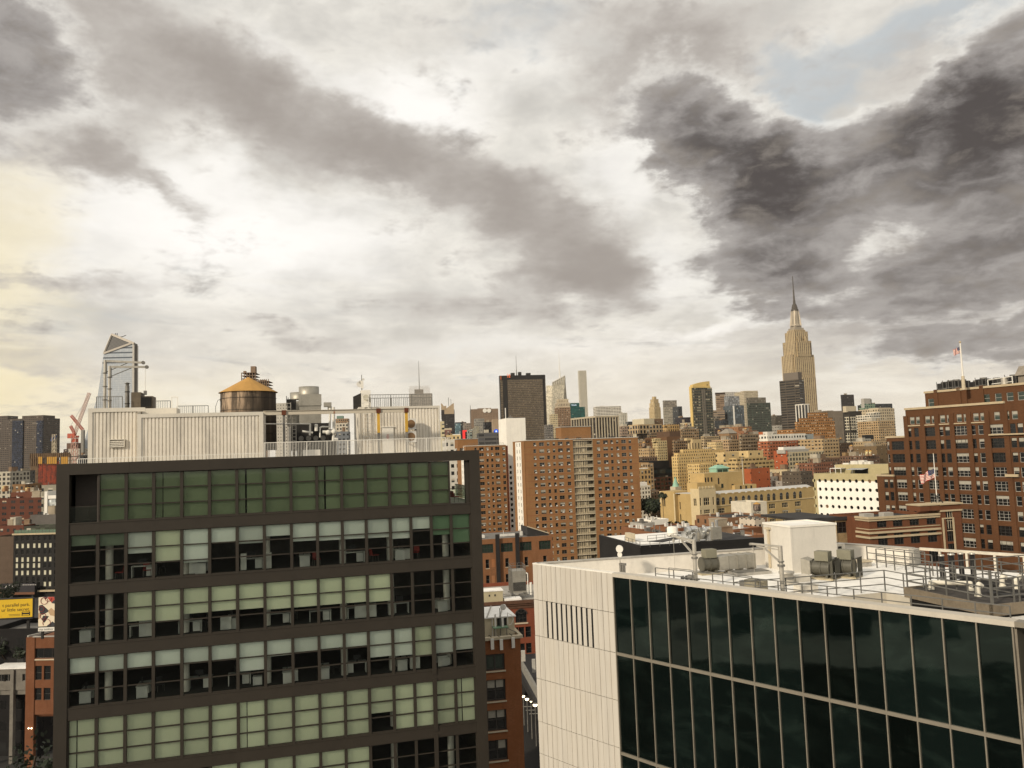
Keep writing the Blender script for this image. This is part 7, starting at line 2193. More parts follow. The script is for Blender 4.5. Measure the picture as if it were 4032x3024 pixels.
# left brick tower
g = B(Z3, 495, 640, 1500, 1090, 386, 14)
root = froot('brick_apartment_tower', g.f, 'brown brick apartment tower rising behind the right end of the dark office building', 'apartment tower', 'brick apartment towers')
cx = lambda x: g.fx(x, 1140)[0]
cols = [(cx(x), wd, n) for x, wd, n in ((845, 1.15, 1), (972, 2.2, 2), (1099, 1.1, 1), (1200, 1.1, 1), (1317, 2.1, 2), (1457, 1.4, 2))]
rows = [(g.z - 2.3 - FH * i, 1.5) for i in range(19)]
place_windows(root, front_wall('front_wall', root, g.w, 0, g.z, cols, rows, BR_APT, styles=apt_style), 100)
xr = cx(1552)
part('red_return', MB().box(g.w + .01, xr, .6, 9, 0, g.z - .3), BR_APT2, root)
sides('wall', root, 0, g.w, 0, g.d + 8, 0, g.z, BR_APT, left=False)
part('coping', MB().box(-.15, xr + .15, -.15, .3, g.z, g.z + .2).box(-.15, .3, .3, g.d, g.z, g.z + .2), M_WHITE, root)
for i in range(19):
 part('brick_course', MB().box(.02, g.w, -.03, -.003, g.z - 2.55 - FH * i - .2, g.z - 2.55 - FH * i - .1), BR_APT2, root)
xl = lambda x: -g.f.side(*Z3(x, 1140))[0]
l3 = front_wall('white_wall', root, xl(590), 0, g.z - .4, [(xl(545), 1.1, 1), (xl(575), 1.1, 1)], rows, M_WB, T=TL, x0=xl(525), styles=lambda *a: dict(nx=1, nz=2, fm=M_DFRAME))
place_windows(root, l3, 60)
part('side_wall', MB(TL).box(xl(590), 0, -.02, .3, 0, g.z).box(-g.d - 8, xl(525), .0, .3, 0, g.z).box(xl(525), xl(590), -.01, .3, g.z - .4, g.z), BR_APT, root)
a, zt = g.fx(448, 945, 8)
c, _ = g.fx(893, 930, 8)
bk = part('bulkhead', MB().box(a, c, 8, 16, g.z - .8, zt), BR_APT, root)
part('bulkhead_coping', MB().box(a - .2, c + .2, 7.8, 16.2, zt, zt + .3), M_CONC, bk)
b = MB()
railing(b, [(1, .8, g.z), (g.w - 1, .8, g.z)], 1.3, .03, 3, 3)
part('roof_railing', b, M_RAIL, root)
# white core tower between them
g = B(Z3, 1340, 1505, 1925, 480, 420, 14)
root = froot('white_brick_tower', g.f, 'plain white brick tower standing between the two brown brick apartment towers', 'apartment tower')
rows = [(g.z - 26.2 - FH * i, 1.5) for i in range(12)]
place_windows(root, front_wall('front_wall', root, g.w, 0, g.z, [(g.fx(1590, 1100)[0], 1.2, 1)], rows, M_WB, styles=lambda *a: dict(nx=1, nz=2, fm=M_DFRAME)))
l3 = front_wall('side_wall', root, 0, 0, g.z, [(-g.d * .5, 1.0, 1), (-g.d * .2, 1.0, 1)], [(g.z - 20, 2.2), (g.z - 25.5, 3.0)], M_WB, T=TL, x0=-g.d, skip=lambda r_, c_: r_ == 0 and c_ == 1, styles=lambda *a: dict(nx=1, nz=2, fm=M_DFRAME))
place_windows(root, l3)
sides('wall', root, 0, g.w, 0, g.d, 0, g.z, M_WB, left=False)
part('roof_vents', MB().box(2, 4, 2, 4, g.z, g.z + .8).cyl((g.w * .3, 3, g.z), (g.w * .3, 3, g.z + 1.6), .25, seg=6), M_DULL, root, kind='stuff')

# big brick warehouse on the right
BR_W = brick('dark red warehouse brick', (0.112, 0.050, 0.022), (.10, .052, .028), .5, .16, .45, .12)
M_TRIM = mat('cream stone band', (.44, .355, .23), .8, .12, .6)
o = PT(*Z6(438, 606), 278)
HF = Frame(o, R(-64.3))
root = froot('brick_warehouse', HF, 'huge dark red brick warehouse with stepped roofs and white framed windows', 'warehouse')
hz = lambda x, yv, bk=0: HF.front(*Z6(x, yv), bk)
zm = o.z
xe = hz(1400, 560)[0]
cols = []
for x, kind in ((471, 's'), (519, 's'), (600, 'w'), (679, 's'), (722, 's'), (806, 'w'), (890, 's'), (941, 's'), (1043, 'w'), (1152, 's'), (1200, 's'), (1290, 'w')):
 cols.append((hz(x, 850)[0], 1.75 if kind == 's' else 5.6, 1 if kind == 's' else 4))
rws = []
for yv in (775, 860, 948, 1036, 1122, 1208, 1300, 1390, 1480):
 rws.append((hz(640, yv)[1], 3.0))


def wh_style(ri, ci, ww, h, nx):
 return dict(nx=nx, nz=3 if nx > 1 else 2, fm=M_WFRAME if 3 <= ri <= 6 or rw.random() < .25 else M_DFRAME, blind=rw.choice((0, 0, 0, .4, .3)), fw=.13)


def r0_skip(ri, ci):
 return False


lst = front_wall('front_wall', root, xe, 0, hz(640, 700)[1] + .3, cols, rws, BR_W, .3, styles=wh_style)
top_cols = [(hz(x, 680)[0], 1.8, 1) for x in (484, 524, 585, 627, 683, 727, 792, 838, 902, 948, 1040, 1102, 1157)]
lst += front_wall('front_wall', root, xe, hz(640, 700)[1] + .3, zm, top_cols, [(hz(640, 690)[1], 2.5)], BR_W, .3, styles=lambda *a: dict(nx=1, nz=2, fm=M_WFRAME, blind=.4, fw=.13, gm=M_GLASSG))
place_windows(root, lst)
sides('wall', root, 0, xe, 0, 40, 0, zm, BR_W)
x_c = hz(1085, 560)[0]
part('coping', MB().box(-.2, x_c, -.35, .4, zm, zm + .7), M_TRIM, root)
part('string_course', MB().box(0, hz(990, 680)[0], -.25, -.003, hz(640, 703)[1], hz(640, 703)[1] + .35), M_TRIM, root)
for x in (452, 560, 655, 752, 865, 985, 1105, 1245):
 xx = hz(x, 800)[0]
 part('pier', MB().box(xx - .8, xx + .8, -.28, -.002, 0, zm - 2), BR_W, root)
# the projecting bay at the far right, the upper setback, the shoulder wings on the left
x0 = hz(992, 760)[0]
part('ledge', MB().box(x0, xe, -.8, -.01, hz(1080, 768)[1], hz(1080, 768)[1] + .4), M_TRIM, root)
x1 = hz(1102, 1040)[0]
part('ledge', MB().box(x1, x1 + 4, -.9, -.3, hz(1110, 1040)[1], hz(1110, 1040)[1] + .8), M_TRIM, root)
bk = 9
(a, zu), (c, _) = hz(566, 497, bk), hz(1500, 440, bk)
u_cols = [(hz(x, 540, bk)[0], 2.2, 1) for x in (606, 970, 1048, 1124, 1198)]
l4 = front_wall('upper_wall', root, c, zm - .8, zu, u_cols, [(hz(970, 556, bk)[1], 2.7)], BR_W, .3, x0=a, y=bk, skip=lambda r_, c_: False, styles=lambda *q: dict(nx=1, nz=2, fm=M_WFRAME, gm=M_GLASSG, fw=.14))
place_windows(root, l4)
sides('upper_wall', root, a, c, bk, 40, zm - .8, zu, BR_W)
part('coping', MB().box(a - .2, c, bk - .3, bk + .4, zu, zu + .7), M_TRIM, root)
for x in (640, 790, 830, 940):
 xx = hz(x, 500, bk)[0]
 part('pier', MB().box(xx - .7, xx + .7, bk - .3, bk - .01, zm, zu + 1.0), BR_W, root)
for (xa, xb, yt, dep, ccs) in ((315, 440, 788, .6, ((345, .9, 1), (408, 5.0, 4))), (276, 388, 1035, 1.2, ((313, 1.6, 1), (348, 1.6, 1)))):
 (a, zt), (c, _) = hz(xa, yt, dep), hz(xb, yt, dep)
 if xb < 400:
  dep, c = -.6, c
 ccs = [(hz(x, 1080, dep)[0], w_, n_) for x, w_, n_ in ccs]
 rr_ = [(zb, h) for zb, h in rws if zb + h < zt - 1]
 l4 = front_wall('wing_wall', root, c, 0, zt, ccs, rr_, BR_W, .3, x0=a, y=dep, styles=wh_style)
 place_windows(root, l4)
 sides('wing_wall', root, a, c, dep, dep + 20, 0, zt, BR_W)
 part('coping', MB().box(a - .2, c + .1, dep - .3, dep + .4, zt, zt + .6), M_TRIM, root)
# cooling units on the warehouse roof
ui = 0
for x in (650, 690, 728, 770, 860, 905, 950, 990, 1050, 1100):
 a, zt = hz(x, 432 - (x - 650) * .085, 11)
 t = thing('cooling_unit', 'dark rooftop cooling unit in the row along the brick warehouse parapet', 'roof unit', HF.world(a, 13, zu - .8), HF.ang, 'cooling units on the brick warehouse')
 h = zt - zu + rw.uniform(-.3, .8)
 part('casing', MB().box(-1.7, 1.7, 0, 3, .9, .8 + h), M_DARK, t)
 part('frame', MB().box(-1.8, -1.6, 0, 3, 0, .9).box(1.6, 1.8, 0, 3, 0, .9).box(-1.9, 1.9, -.1, 0, h * .6, h * .6 + .2).box(-1.9, -1.75, -.15, 0, 0, h + 1.4).box(1.75, 1.9, -.15, 0, 0, h + 1.0), M_RAIL, t)
 part('fan', MB().cyl((0, 1.5, .8 + h), (0, 1.5, 1.3 + h), 1.1, 1.1, 12), M_DULL, t)
(a, zt), (c, z0_) = hz(1145, 352, 10), hz(1400, 440, 10)
t = thing('roof_louvre_house', 'grey metal plant house with a sloped louvred top at the right edge', 'roof house', HF.world(a, 12, zu - .8), HF.ang)
part('casing', MB().box(0, c - a, 0, 8, 0, (zt - zu) * .7 + .8), mat('taupe sheet metal', (.22, .19, .15), .7, .15, .4), t)
part('sloped_top', MB().hull([(-.6, -.8, (zt - zu) * .7 + .8), (c - a, -.8, (zt - zu) * .7 + .8), (c - a, 8, (zt - zu) * .7 + .8), (-.6, 8, (zt - zu) * .7 + .8)], [(.4, .2, zt - zu + 2.4), (c - a, .2, zt - zu + 2.4), (c - a, 8, zt - zu + 2.4), (.4, 8, zt - zu + 2.4)]), mat('ribbed grey metal', (.25, .22, .18), .6), t)
t = thing('roof_pipework', 'pale pipework with a round drum in front of the grey plant house', 'pipework', HF.world(hz(980, 440, 10)[0], 10, zu), HF.ang)
L_ = hz(1140, 430, 10)[0] - hz(980, 440, 10)[0]
part('pipe', MB().tube([(0, 0, 0), (0, 0, 2.6), (L_, 0, 3.0), (L_, 0, 0)], .16, 8).tube([(1, .4, 1.2), (L_, .4, 1.4)], .14, 8), PM, t)
part('drum', MB().cyl((L_ - 3, .6, .3), (L_ - 3, .6, 2.9), 1.0, seg=14), M_STEEL, t)


# flags
def flag(pole_base, pole_top, fly, hoist, drop, label, rad, legs=0.0, rz=0.0):
 h = pole_top.z - pole_base.z
 t = thing('flagpole', label, 'flag', pole_base, rz)
 part('pole', MB().cyl((0, 0, 0), (0, 0, h), rad, rad * .6, 10), M_WHITE, t)
 part('finial', MB().ball((0, 0, h + rad), rad * 1.1, 10, 6), M_TRIM, t)
 if legs:
  b = MB()
  for k in range(6):
   a_ = k * math.pi / 3
   b.bar((legs * cos(a_), legs * sin(a_), 0), (.1 * cos(a_), .1 * sin(a_), legs * 1.2), .14)
  part('tripod_legs', b, M_DARK, t)
 nx, nz = 20, 13
 gv = lambda i, j: (-fly * i / nx, .12 * fly * sin(i * .62 + j * .10) * (i / nx) ** .6, h * drop + hoist * j / nz - fly * .42 * (i / nx) - .05 * fly * sin(i * .5) * (i / nx))
 b = MB()
 for i in range(nx):
  for j in range(nz):
   mi = 2 if (i < nx * .42 and j >= 6) else (0 if j % 2 == 0 else 1)
   b.add([gv(i, j), gv(i + 1, j), gv(i + 1, j + 1), gv(i, j + 1)], [(0, 1, 2, 3)], mi, True)
 for r_ in range(5):                          # canton stars as tiny white lozenges
  for c_ in range(6):
   x, z = .6 + c_ * 1.35, 6.6 + r_ * 1.4
   p = Vector(gv(x, z))
   s = hoist * .022
   for off in (-.02, .02):
    b.add([p + Vector((-s, off, 0)), p + Vector((0, off, -s)), p + Vector((s, off, 0)), p + Vector((0, off, s))], [(0, 1, 2, 3)], 1)
 part('cloth', b, [mat('flag red', (.40, .035, .03), .8, .1, 3), mat('flag white', (.70, .66, .58), .8, .1, 3), mat('flag blue', (.02, .025, .09), .8, .1, 3)], t)
 return t


q0, q1 = PT(*Z6(820, 452), 262), PT(*Z6(799, 168), 262)
px = lambda n, y: n / 1.6585 / FPX * y
flag(Vector((q0.x, q0.y, q0.z - 1)), q1, px(48, 262), px(40, 262), .80, 'striped national flag on the tall white pole above the brick warehouse roof', .34)
part('pole_base', MB().cyl((0, 0, 0), (0, 0, 4.5), .62, .5, 12), M_STONE, [o for o in COL.objects if o.name.startswith('flagpole')][-1])

# brick corner building with the lower flag
o = PT(*ZR_(760, 215), 205)
BF = Frame(o, R(14))
BR_F = brick('flag building brick', (0.15, 0.058, 0.028), (.12, .06, .035), .4, .13, .4, .2)
root = froot('corner_brick_building', BF, 'dark brick corner building with cream stone bands and a flag tower', 'building')
bz = lambda x, yv, bk=0: BF.front(*ZR_(x, yv), bk)
xw, xt = bz(1420, 190)[0], bz(1600, 190)[0]
zt = o.z
cols = [(bz(x, 265)[0], 2.9, 3) for x in (885, 1035, 1190, 1350)]
r1, r2 = bz(1035, 292)[1], bz(1050, 460)[1]
st_ = lambda *a: dict(nx=3, nz=2, fm=M_DFRAME, blind=rw.choice((0, 0, .3)), fw=.1)
lst = front_wall('front_wall', root, xw, 0, zt, cols, [(r1, 2.1), (r2, 2.9), (r2 - 5, 2.9), (r2 - 10, 2.9)], BR_F, .3, styles=st_)
place_windows(root, lst)
sides('wall', root, 0, xw, 0, 16, 0, zt, BR_F, roofm=M_ROOFD)
for yv, hh, pr in ((205, .55, .45), (232, .35, .3), (345, .5, .4), (390, .5, .4), (318, .2, .15)):
 z = bz(760, yv)[1]
 part('stone_band', MB().box(-pr, xw, -pr, -.003, z - hh, z).box(-pr, -.003, -.002, 5, z - hh, z), M_TRIM, root)
# tower on its right
ztw = bz(1420, 80, -.8)[1]
tx0 = bz(1235, 90, -.8)[0]
lst = front_wall('tower_wall', root, xt, 0, zt + .6, [(bz(1497, 240)[0], 2.2, 3)], [(bz(1497, 332)[1], 5.2), (bz(1505, 430)[1], 3.3), (bz(1505, 560)[1], 3.0)], BR_F, .3, x0=xw, y=-.8, styles=lambda ri, ci, ww, h, nx: dict(nx=3, nz=2, fm=M_STONE if ri == 0 else M_DFRAME, fw=.16))
place_windows(root, lst)
part('tower_wall', MB().box(xw, xt, -.49, 8, 0, zt + .59), BR_F, root)
a, _ = bz(1450, 210, -.8)
c, _ = bz(1545, 210, -.8)
part('stone_frame', MB().box(a - .25, a + .2, -1.0, -.81, bz(1500, 520)[1], bz(1500, 205)[1]).box(c - .2, c + .25, -1.0, -.81, bz(1500, 520)[1], bz(1500, 205)[1]).box(a + .2, c - .2, -1.0, -.81, bz(1500, 216)[1], bz(1500, 205)[1]), M_TRIM, root)
part('tower_cap', MB().box(xw - .3, xt + .3, -1.1, 4, zt + .6, zt + 1.0).box(xw - .5, xt + .5, -1.3, 4, zt + 2.3, zt + 2.7), M_TRIM, root)
part('tower_attic', MB().box(tx0, xt + .2, -.9, 4, zt + 1.0, ztw - .3), BR_F, root)
part('attic_coping', MB().box(tx0 - .2, xt + .4, -1.1, 4, ztw - .3, ztw), M_TRIM, root)
q0, q1 = bz(1400, 70, 2), bz(1375, -225, 2)
p0 = BF.world(q0[0], 2, ztw)
flag(p0, Vector((p0.x, p0.y, PT(*Z6(620, 893), p0.y).z)), px(98, 205), px(62, 205), .52, 'striped national flag at half height on the pole of the brick corner building', .14, 1.6, 0)
# dark roofed rear wing of that building
g2 = MB()
o2 = BF.flat(*ZR_(170, 180), zt - .3)
yw = 9.0
xa = BF.front(*ZR_(165, 190), yw)[0]
st2 = lambda *a: dict(nx=3, nz=2, fm=M_DFRAME, fw=.12)
BR_T = mat('stained tan rendered wall', (.28, .20, .105), .85, .3, .5, 0, .5)
cols = [(xa + (0 - xa) * f, 3.6, 3) for f in (.12, .36, .60, .86)]
lst = front_wall('rear_wall', root, 0, 0, zt - 1, cols, [(zt - 4.4, 2.9)], BR_T, .3, x0=xa, y=yw, styles=st2)
place_windows(root, lst)
for f in (.01, .24, .48, .73):
 part('downpipe', MB().bar((xa - xa * f, yw - .15, 0), (xa - xa * f, yw - .15, zt - 1), .25), M_TRIM, root)
b = MB().box(xa - .3, 0.5, yw - .5, 30, zt - 1, zt - .4).box(xa - .3, .5, yw - .5, yw - .2, zt - .4, zt - .1)
part('rear_roof', b, M_ROOFD, root)
part('roof_box', MB().box(4, 7, 7, 9, zt - .8, zt + .4).box(10, 13, 7, 9, zt - .8, zt + .4), M_CONC, root)

# porthole hotel
o = PT(*Z2(1118, 1158), 332)
PFm = Frame(o, R(-58))
pzf = lambda x, yv, bk=0: PFm.front(*Z2(x, yv), bk)
root = froot('porthole_hotel', PFm, 'white building with rows of round porthole windows and an olive top and side', 'hotel')
pw_ = pzf(2100, 1240)[0]
zt = o.z
M_OLIVE = mat('olive render', (.42, .36, .20), .85, .12, .4, 0, .15)
M_WT = mat('white ceramic tile', (.84, .81, .73), .55, .05, .4, 0, .06)
zw = pzf(1130, 1268)[1]
nr, nc = 5, 11
cxs = [pzf(x, 1260)[0] for x in (1122, 1206, 1291, 1377, 1464, 1554, 1645, 1738, 1832, 1930, 2028)]
rz0 = zw - (-.05)
fhp = pzf(1206, 1262)[1] - pzf(1213, 1385)[1]
b, hb = MB(), []
rad = .70
xsx = [-.02] + [(cxs[i] + cxs[i + 1]) / 2 for i in range(nc - 1)] + [pw_]
zc0_ = pzf(1206, 1262)[1]
for r_ in range(nr):
 zc = zc0_ - fhp * r_
 z0_, z1_ = zc - fhp / 2, zc + fhp / 2
 for c_ in range(nc):
  x0, x1, xc = xsx[c_], xsx[c_ + 1], cxs[c_]
  n = 24
  ring = [(xc + rad * cos(2 * math.pi * k / n), 0, zc + rad * sin(2 * math.pi * k / n)) for k in range(n)]
  out = []
  for k in range(n):
   cc, ss = cos(2 * math.pi * k / n), sin(2 * math.pi * k / n)
   sc = min(((x1 - xc) / cc) if cc > 1e-6 else ((x0 - xc) / cc if cc < -1e-6 else 1e9), ((z1_ - zc) / ss) if ss > 1e-6 else ((z0_ - zc) / ss if ss < -1e-6 else 1e9))
   out.append((xc + cc * sc, 0, zc + ss * sc))
  mi = 0 if (c_ > 0 and r_ > 0) else 1
  for k in range(n):
   k2 = (k + 1) % n
   # top row: its upper half is olive
   m2 = 1 if (r_ == 0 and ring[k][2] > zc - .05 and ring[k2][2] > zc - .05) or c_ == 0 else 0
   b.add([out[k], out[k2], ring[k2], ring[k]], [(0, 3, 2, 1)], m2)
   rb = [(p[0], .35, p[2]) for p in (ring[k], ring[k2])]
   b.add([ring[k], ring[k2], rb[1], rb[0]], [(0, 1, 2, 3)], m2)
  # corners the ring of quads cuts off
  for cxr, czr in ((x0, z0_), (x1, z0_), (x1, z1_), (x0, z1_)):
   near = sorted(out, key=lambda p: (p[0] - cxr) ** 2 + (p[2] - czr) ** 2)[:2]
   m2 = 1 if (r_ == 0 and czr > zc) or c_ == 0 else 0
   b.add([near[0], near[1], (cxr, 0, czr)], [(0, 1, 2)], m2)
  hb.append((xc, zc))
part('front_wall', b, [M_WT, M_OLIVE], root)
ztop_cells = zc0_ + fhp / 2
part('olive_band', MB().box(-.02, pw_, 0, .4, ztop_cells + .001, zt), M_OLIVE, root)
part('base_wall', MB().box(-.02, pw_, 0, .3, 0, zc0_ - fhp * (nr - .5) - .001), M_WT, root)
pm = MB().cyl((0, .30, 0), (0, .34, 0), rad, seg=24).box(-.03, .03, .27, .299, -rad + .02, rad - .02)
pme = pm.mesh('porthole', [M_GLASS])
pb = MB().cyl((0, .28, 0), (0, .30, 0), rad * .98, seg=24).mesh('porthole', [mat('brown curtain', (.17, .10, .05), .8)])
for n, (xc, zc) in enumerate(hb):
 link('porthole', pb if n % 13 == 9 else pme, root, (xc, 0, zc))
sides('wall', root, -.02, pw_, 0.41, 14, 0, zt, M_OLIVE, roofm=M_ROOFG)
a, zq = pzf(1430, 1030, 6)
c, _ = pzf(2200, 1030, 6)
part('roof_house', MB().box(a, c, 6, 13, zt - .8, zq), M_OLIVE, root)
a, zq = pzf(1365, 1080, 3)
c, _ = pzf(1525, 1080, 3)
rh = part('terrace_frame', MB().box(a, c, 2.5, 5.5, zq - .25, zq).box(a, a + .2, 2.5, 2.7, zt - .8, zq - .25).box(c - .2, c, 2.5, 2.7, zt - .8, zq - .25).box((a + c) / 2 - .1, (a + c) / 2 + .1, 2.5, 2.7, zt - .8, zq - .25), M_WHITE, root)
a, zq = pzf(1610, 1085, 3)
c, _ = pzf(1850, 1085, 3)
part('awning', MB().hull([(a, 2, zq - .5), (c, 2, zq - .5), (c, 5.8, zq - .1), (a, 5.8, zq - .1)], [(a, 2, zq - .4), (c, 2, zq - .4), (c, 5.8, zq), (a, 5.8, zq)]).box(a + 2.6, a + 2.7, 2.1, 2.2, zt - .8, zq - .5), mat('grey awning', (.35, .36, .36), .7), root)
part('doorway', MB().box(a + 1.4, c - .3, 5.6, 5.99, zt - .8, zq - .2), M_DARK, root)
b = MB()
for i in range(9):
 x, z = pzf(1420 + i * 58, 1000 - (i % 3) * 22, 8)
 b.box(x, x + rw.uniform(1, 3), 8, 10, zq, zq + rw.uniform(1, 3))
part('roof_plant', b, M_AC, root, kind='stuff')

# yellow school
o = PT(*Z4(1000, 535), 450)
SF = Frame(o, R(30))
sf = lambda x, yv, bk=0: SF.front(*Z4(x, yv), bk)
ss = lambda x, yv: -SF.side(*Z4(x, yv))[0]
root = froot('yellow_school', SF, 'long yellow brick school with arched top floor windows and a corner pavilion', 'school')
BR_S = brick('yellow school brick', (0.50, 0.355, 0.155), (.42, .32, .18), .4, .13, .2, .12)
M_YST = mat('pale school stone', (.58, .47, .28), .8, .1, .5, 0, .12)
z_e = SF.front(*Z4(1600, 590), 1.5)[1]
zt = o.z
xp = sf(1250, 640)[0]
x_end = sf(2680, 560, 1.5)[0]
fr_ = lambda x: sf(x, 700, 1.5)[0]
M_AW = []


def arch_win(w, h):
 b = MB()
 n = 8
 pts = [(-w / 2, h * .62)] + [(-w / 2 * cos(math.pi * k / n), h * .62 + (h * .38) * sin(math.pi * k / n)) for k in range(1, n)] + [(w / 2, h * .62)]
 b.add([(-w / 2, 0, 0), (w / 2, 0, 0)] + [(x, 0, z) for x, z in reversed(pts)], [tuple(range(n + 3))], 1)
 for (xa, za), (xb, zb2) in zip(pts[:-1], pts[1:]):
  b.bar((xa, -.04, za), (xb, -.04, zb2), .16)
 for x in (-w / 6, w / 6):
  b.box(x - .06, x + .06, -.06, -.003, 0, h * .95)
 b.box(-w / 2, w / 2, -.06, -.004, h * .55, h * .62)
 return b.mesh('window', [M_DULL, M_GLASS])


AWM = arch_win(2.3, 4.1)
ac = [fr_(x) for x in (1275, 1355, 1462, 1542, 1648, 1729, 1831, 1912, 2015, 2094, 2200, 2290, 2395, 2480)]
za_ = sf(1462, 752, 1.5)[1]
rects = [(x - 1.15, x + 1.15, za_, za_ + 2.55) for x in ac]
wcols = [(fr_(x), 5.2, 4) for x in (1325, 1508, 1692, 1870, 2062, 2250, 2440)]
wr_ = [(sf(1508, 872, 1.5)[1], 2.9), (sf(1508, 985, 1.5)[1], 2.9), (sf(1508, 1098, 1.5)[1], 2.9)]
st_ = lambda ri, ci, ww, h, nx: dict(nx=nx, nz=2, fm=M_YST, blind=rw.choice((0, 0, .3)), fw=.2)
place_windows(root, front_wall('front_wall', root, x_end, 0, z_e, wcols, wr_, BR_S, .25, x0=xp, y=1.5, styles=st_))
for x in ac:
 link('window', AWM, root, (x, 1.47, za_))
part('string_course', MB().box(xp, x_end, 1.2, 1.497, za_ - .7, za_ - .3), M_YST, root)
b = MB()
n = 16
for i in range(n):
 x = xp + (x_end - xp) * i / n
 b.box(x, x + (x_end - xp) / n * .62, 1.35, 1.6, z_e, z_e + .5)
part('parapet_trim', b, BR_S, root)
sides('wall', root, xp, x_end, 1.6, 17, 0, z_e, BR_S, roofm=mat('pale zinc roof', (.46, .45, .42), .6, .15, .3))
zrdg = sf(1700, 530, 10)[1]
part('sloped_roof', MB().hull([(xp, 1.9, z_e - .3), (x_end, 1.9, z_e - .3), (x_end, 12, z_e - .3), (xp, 12, z_e - .3)], [(xp, 7.0, zrdg), (x_end, 7.0, zrdg), (x_end, 9, zrdg), (xp, 9, zrdg)]), mat('pale zinc roof', (.46, .45, .42)), root)
# corner pavilion
pcs = [(sf(1030, 750)[0], 1.1, 1), (sf(1118, 750)[0], 4.6, 3), (sf(1217, 750)[0], 1.1, 1)]
prow = [(sf(1118, 775)[1], 4.4), (sf(1118, 895)[1], 2.3), (sf(1118, 1020)[1], 3.0)]
place_windows(root, front_wall('pavilion_wall', root, xp, 0, zt, pcs, prow, M_YST, .3, styles=lambda ri, ci, ww, h, nx: dict(nx=nx, nz=2, fm=M_YST, fw=.3 if nx > 1 else .1)))
ly = lambda x: ss(x, 640)
Lp = ly(880)
place_windows(root, front_wall('pavilion_wall', root, 0, 0, zt, [(ly(930), 1.0, 1), (ly(952), 1.0, 1)], [(sf(1118, 775)[1], 4.0)], M_YST, .3, T=TL, x0=Lp, styles=lambda *a: dict(nx=1, nz=3, fm=M_YST)))
part('pavilion_body', MB().box(.32, xp, .32, -Lp, 0, zt - .5), M_YST, root)
b = MB()
for i in range(5):
 b.box(xp * i / 5, xp * i / 5 + xp * .12, -.2, .31, zt, zt + 1.2)
part('pavilion_crest', b, M_YST, root)
# west wing walls with the notch
y1_, y2_, y3_ = -ly(720), -ly(640), -ly(425)
zw_ = SF.side(*Z4(730, 610))[1]
part('wing_wall', MB().box(.5, 14, -Lp, y1_, 0, zw_ + .2), BR_S, root)
b = MB(TL)
nw = front_wall('notch_wall', root, -y1_, 0, zw_, [(-(y1_ + y2_) / 2, 2.6, 2)], [(zw_ - 9 - 7.0 * i, 4.2) for i in range(4)], BR_S, .3, T=TL, x0=-y2_, y=3.0, styles=lambda *a: dict(nx=2, nz=2, fm=M_DFRAME))
place_windows(root, [(m_, (4.0 - 1.0 + .22, l[1], l[2]), r_) for m_, l, r_ in nw])
part('wing_wall', MB().box(3.3, 14, y1_, y2_, 0, zw_ - .3), BR_S, root)
part('wing_wall', MB().box(.5, 14, y2_, y3_, 0, zw_ + 1.2), BR_S, root)
place_windows(root, [(win_mesh(.9, 5.0, 1, 3, fm=M_DFRAME), (.42, yy, zw_ - 7.5), R(-90)) for yy in (y3_ - 4.2, y3_ - 2.6)])
part('pale_quoin', MB().box(.4, .49, y2_, y2_ + 1.0, 0, zw_).box(.4, .49, y3_ - 1.2, y3_, zw_ - 6, zw_ + 1.2), M_YST, root)
part('wing_roof', MB().box(1, 13, -Lp + .5, y3_ - .5, zw_ + .1, zw_ + .4), mat('pale zinc roof', (.46, .45, .42)), root)
# central block with green cupola and flagstaff
a, zc1 = sf(1080, 310, 14)
c, _ = sf(1645, 300, 14)
d_, zd1 = sf(985, 450, 11)
e_, ze1 = sf(1845, 462, 11)
part('central_block', MB().box(a, c, 14, 26, z_e - 1, zc1).box(d_, sf(1245, 450, 11)[0], 11.5, 20, z_e - 1, zd1).box(sf(1530, 460, 11)[0], e_, 11.5, 20, z_e - 1, ze1), BR_S, root)
for x, yv in ((1098, 420), (1138, 418), (1188, 418), (1288, 425)):
 xx, zz_ = sf(x, yv, 13.9)
 link('window', win_mesh(.9, 3.6, 1, 2, fm=M_DFRAME), root, (xx, 13.85, zz_ - 1.6))
for x, yv in ((1342, 490), (1492, 495)):
 xx, zz_ = sf(x, yv, 13.9)
 link('window', win_mesh(1.6, 2.4, 1, 2, fm=M_DFRAME, gm=M_GLASSG), root, (xx, 13.85, zz_ - 1.2))
for x, yv in ((1612, 515), (1688, 512), (1762, 510)):
 xx, zz_ = sf(x, yv, 11.4)
 link('window', win_mesh(1.2, 2.0, 1, 2, fm=M_DFRAME), root, (xx, 11.35, zz_ - 1))
M_VERD = mat('verdigris copper', (.26, .44, .33), .7, .15, .5)
(a, zq0), (c, zq1) = sf(1258, 295, 18), sf(1430, 222, 18)
cup = part('cupola', MB().box(a, c, 18, 24, zc1 - .5, zq1 - .3), M_VERD, root)
part('cupola_dark_panel', MB().box(a + .9, (a + c) / 2 - .3, 17.9, 17.99, zc1, zq1 - 1).box((a + c) / 2 + .3, c - .9, 17.9, 17.99, zc1, zq1 - 1), mat('painted shade green', (.03, .06, .04), .8), cup)  # dark panels on the solid cupola paint its shaded openings
zq2 = sf(1340, 186, 18)[1]
part('cupola_roof', MB().hull([(a - .6, 17.4, zq1 - .3), (c + .6, 17.4, zq1 - .3), (c + .6, 24.6, zq1 - .3), (a - .6, 24.6, zq1 - .3)], [(a + 3, 20, zq2), (c - 3, 20, zq2), (c - 3, 22, zq2), (a + 3, 22, zq2)]), M_VERD, cup)
xx, zz_ = sf(1648, 440, 13)
_, zz2 = sf(1630, 60, 13)
part('flagstaff', MB().cyl((xx, 13, ze1 - .3), (xx, 13, zz2), .16, .08, 8), M_WHITE, root)
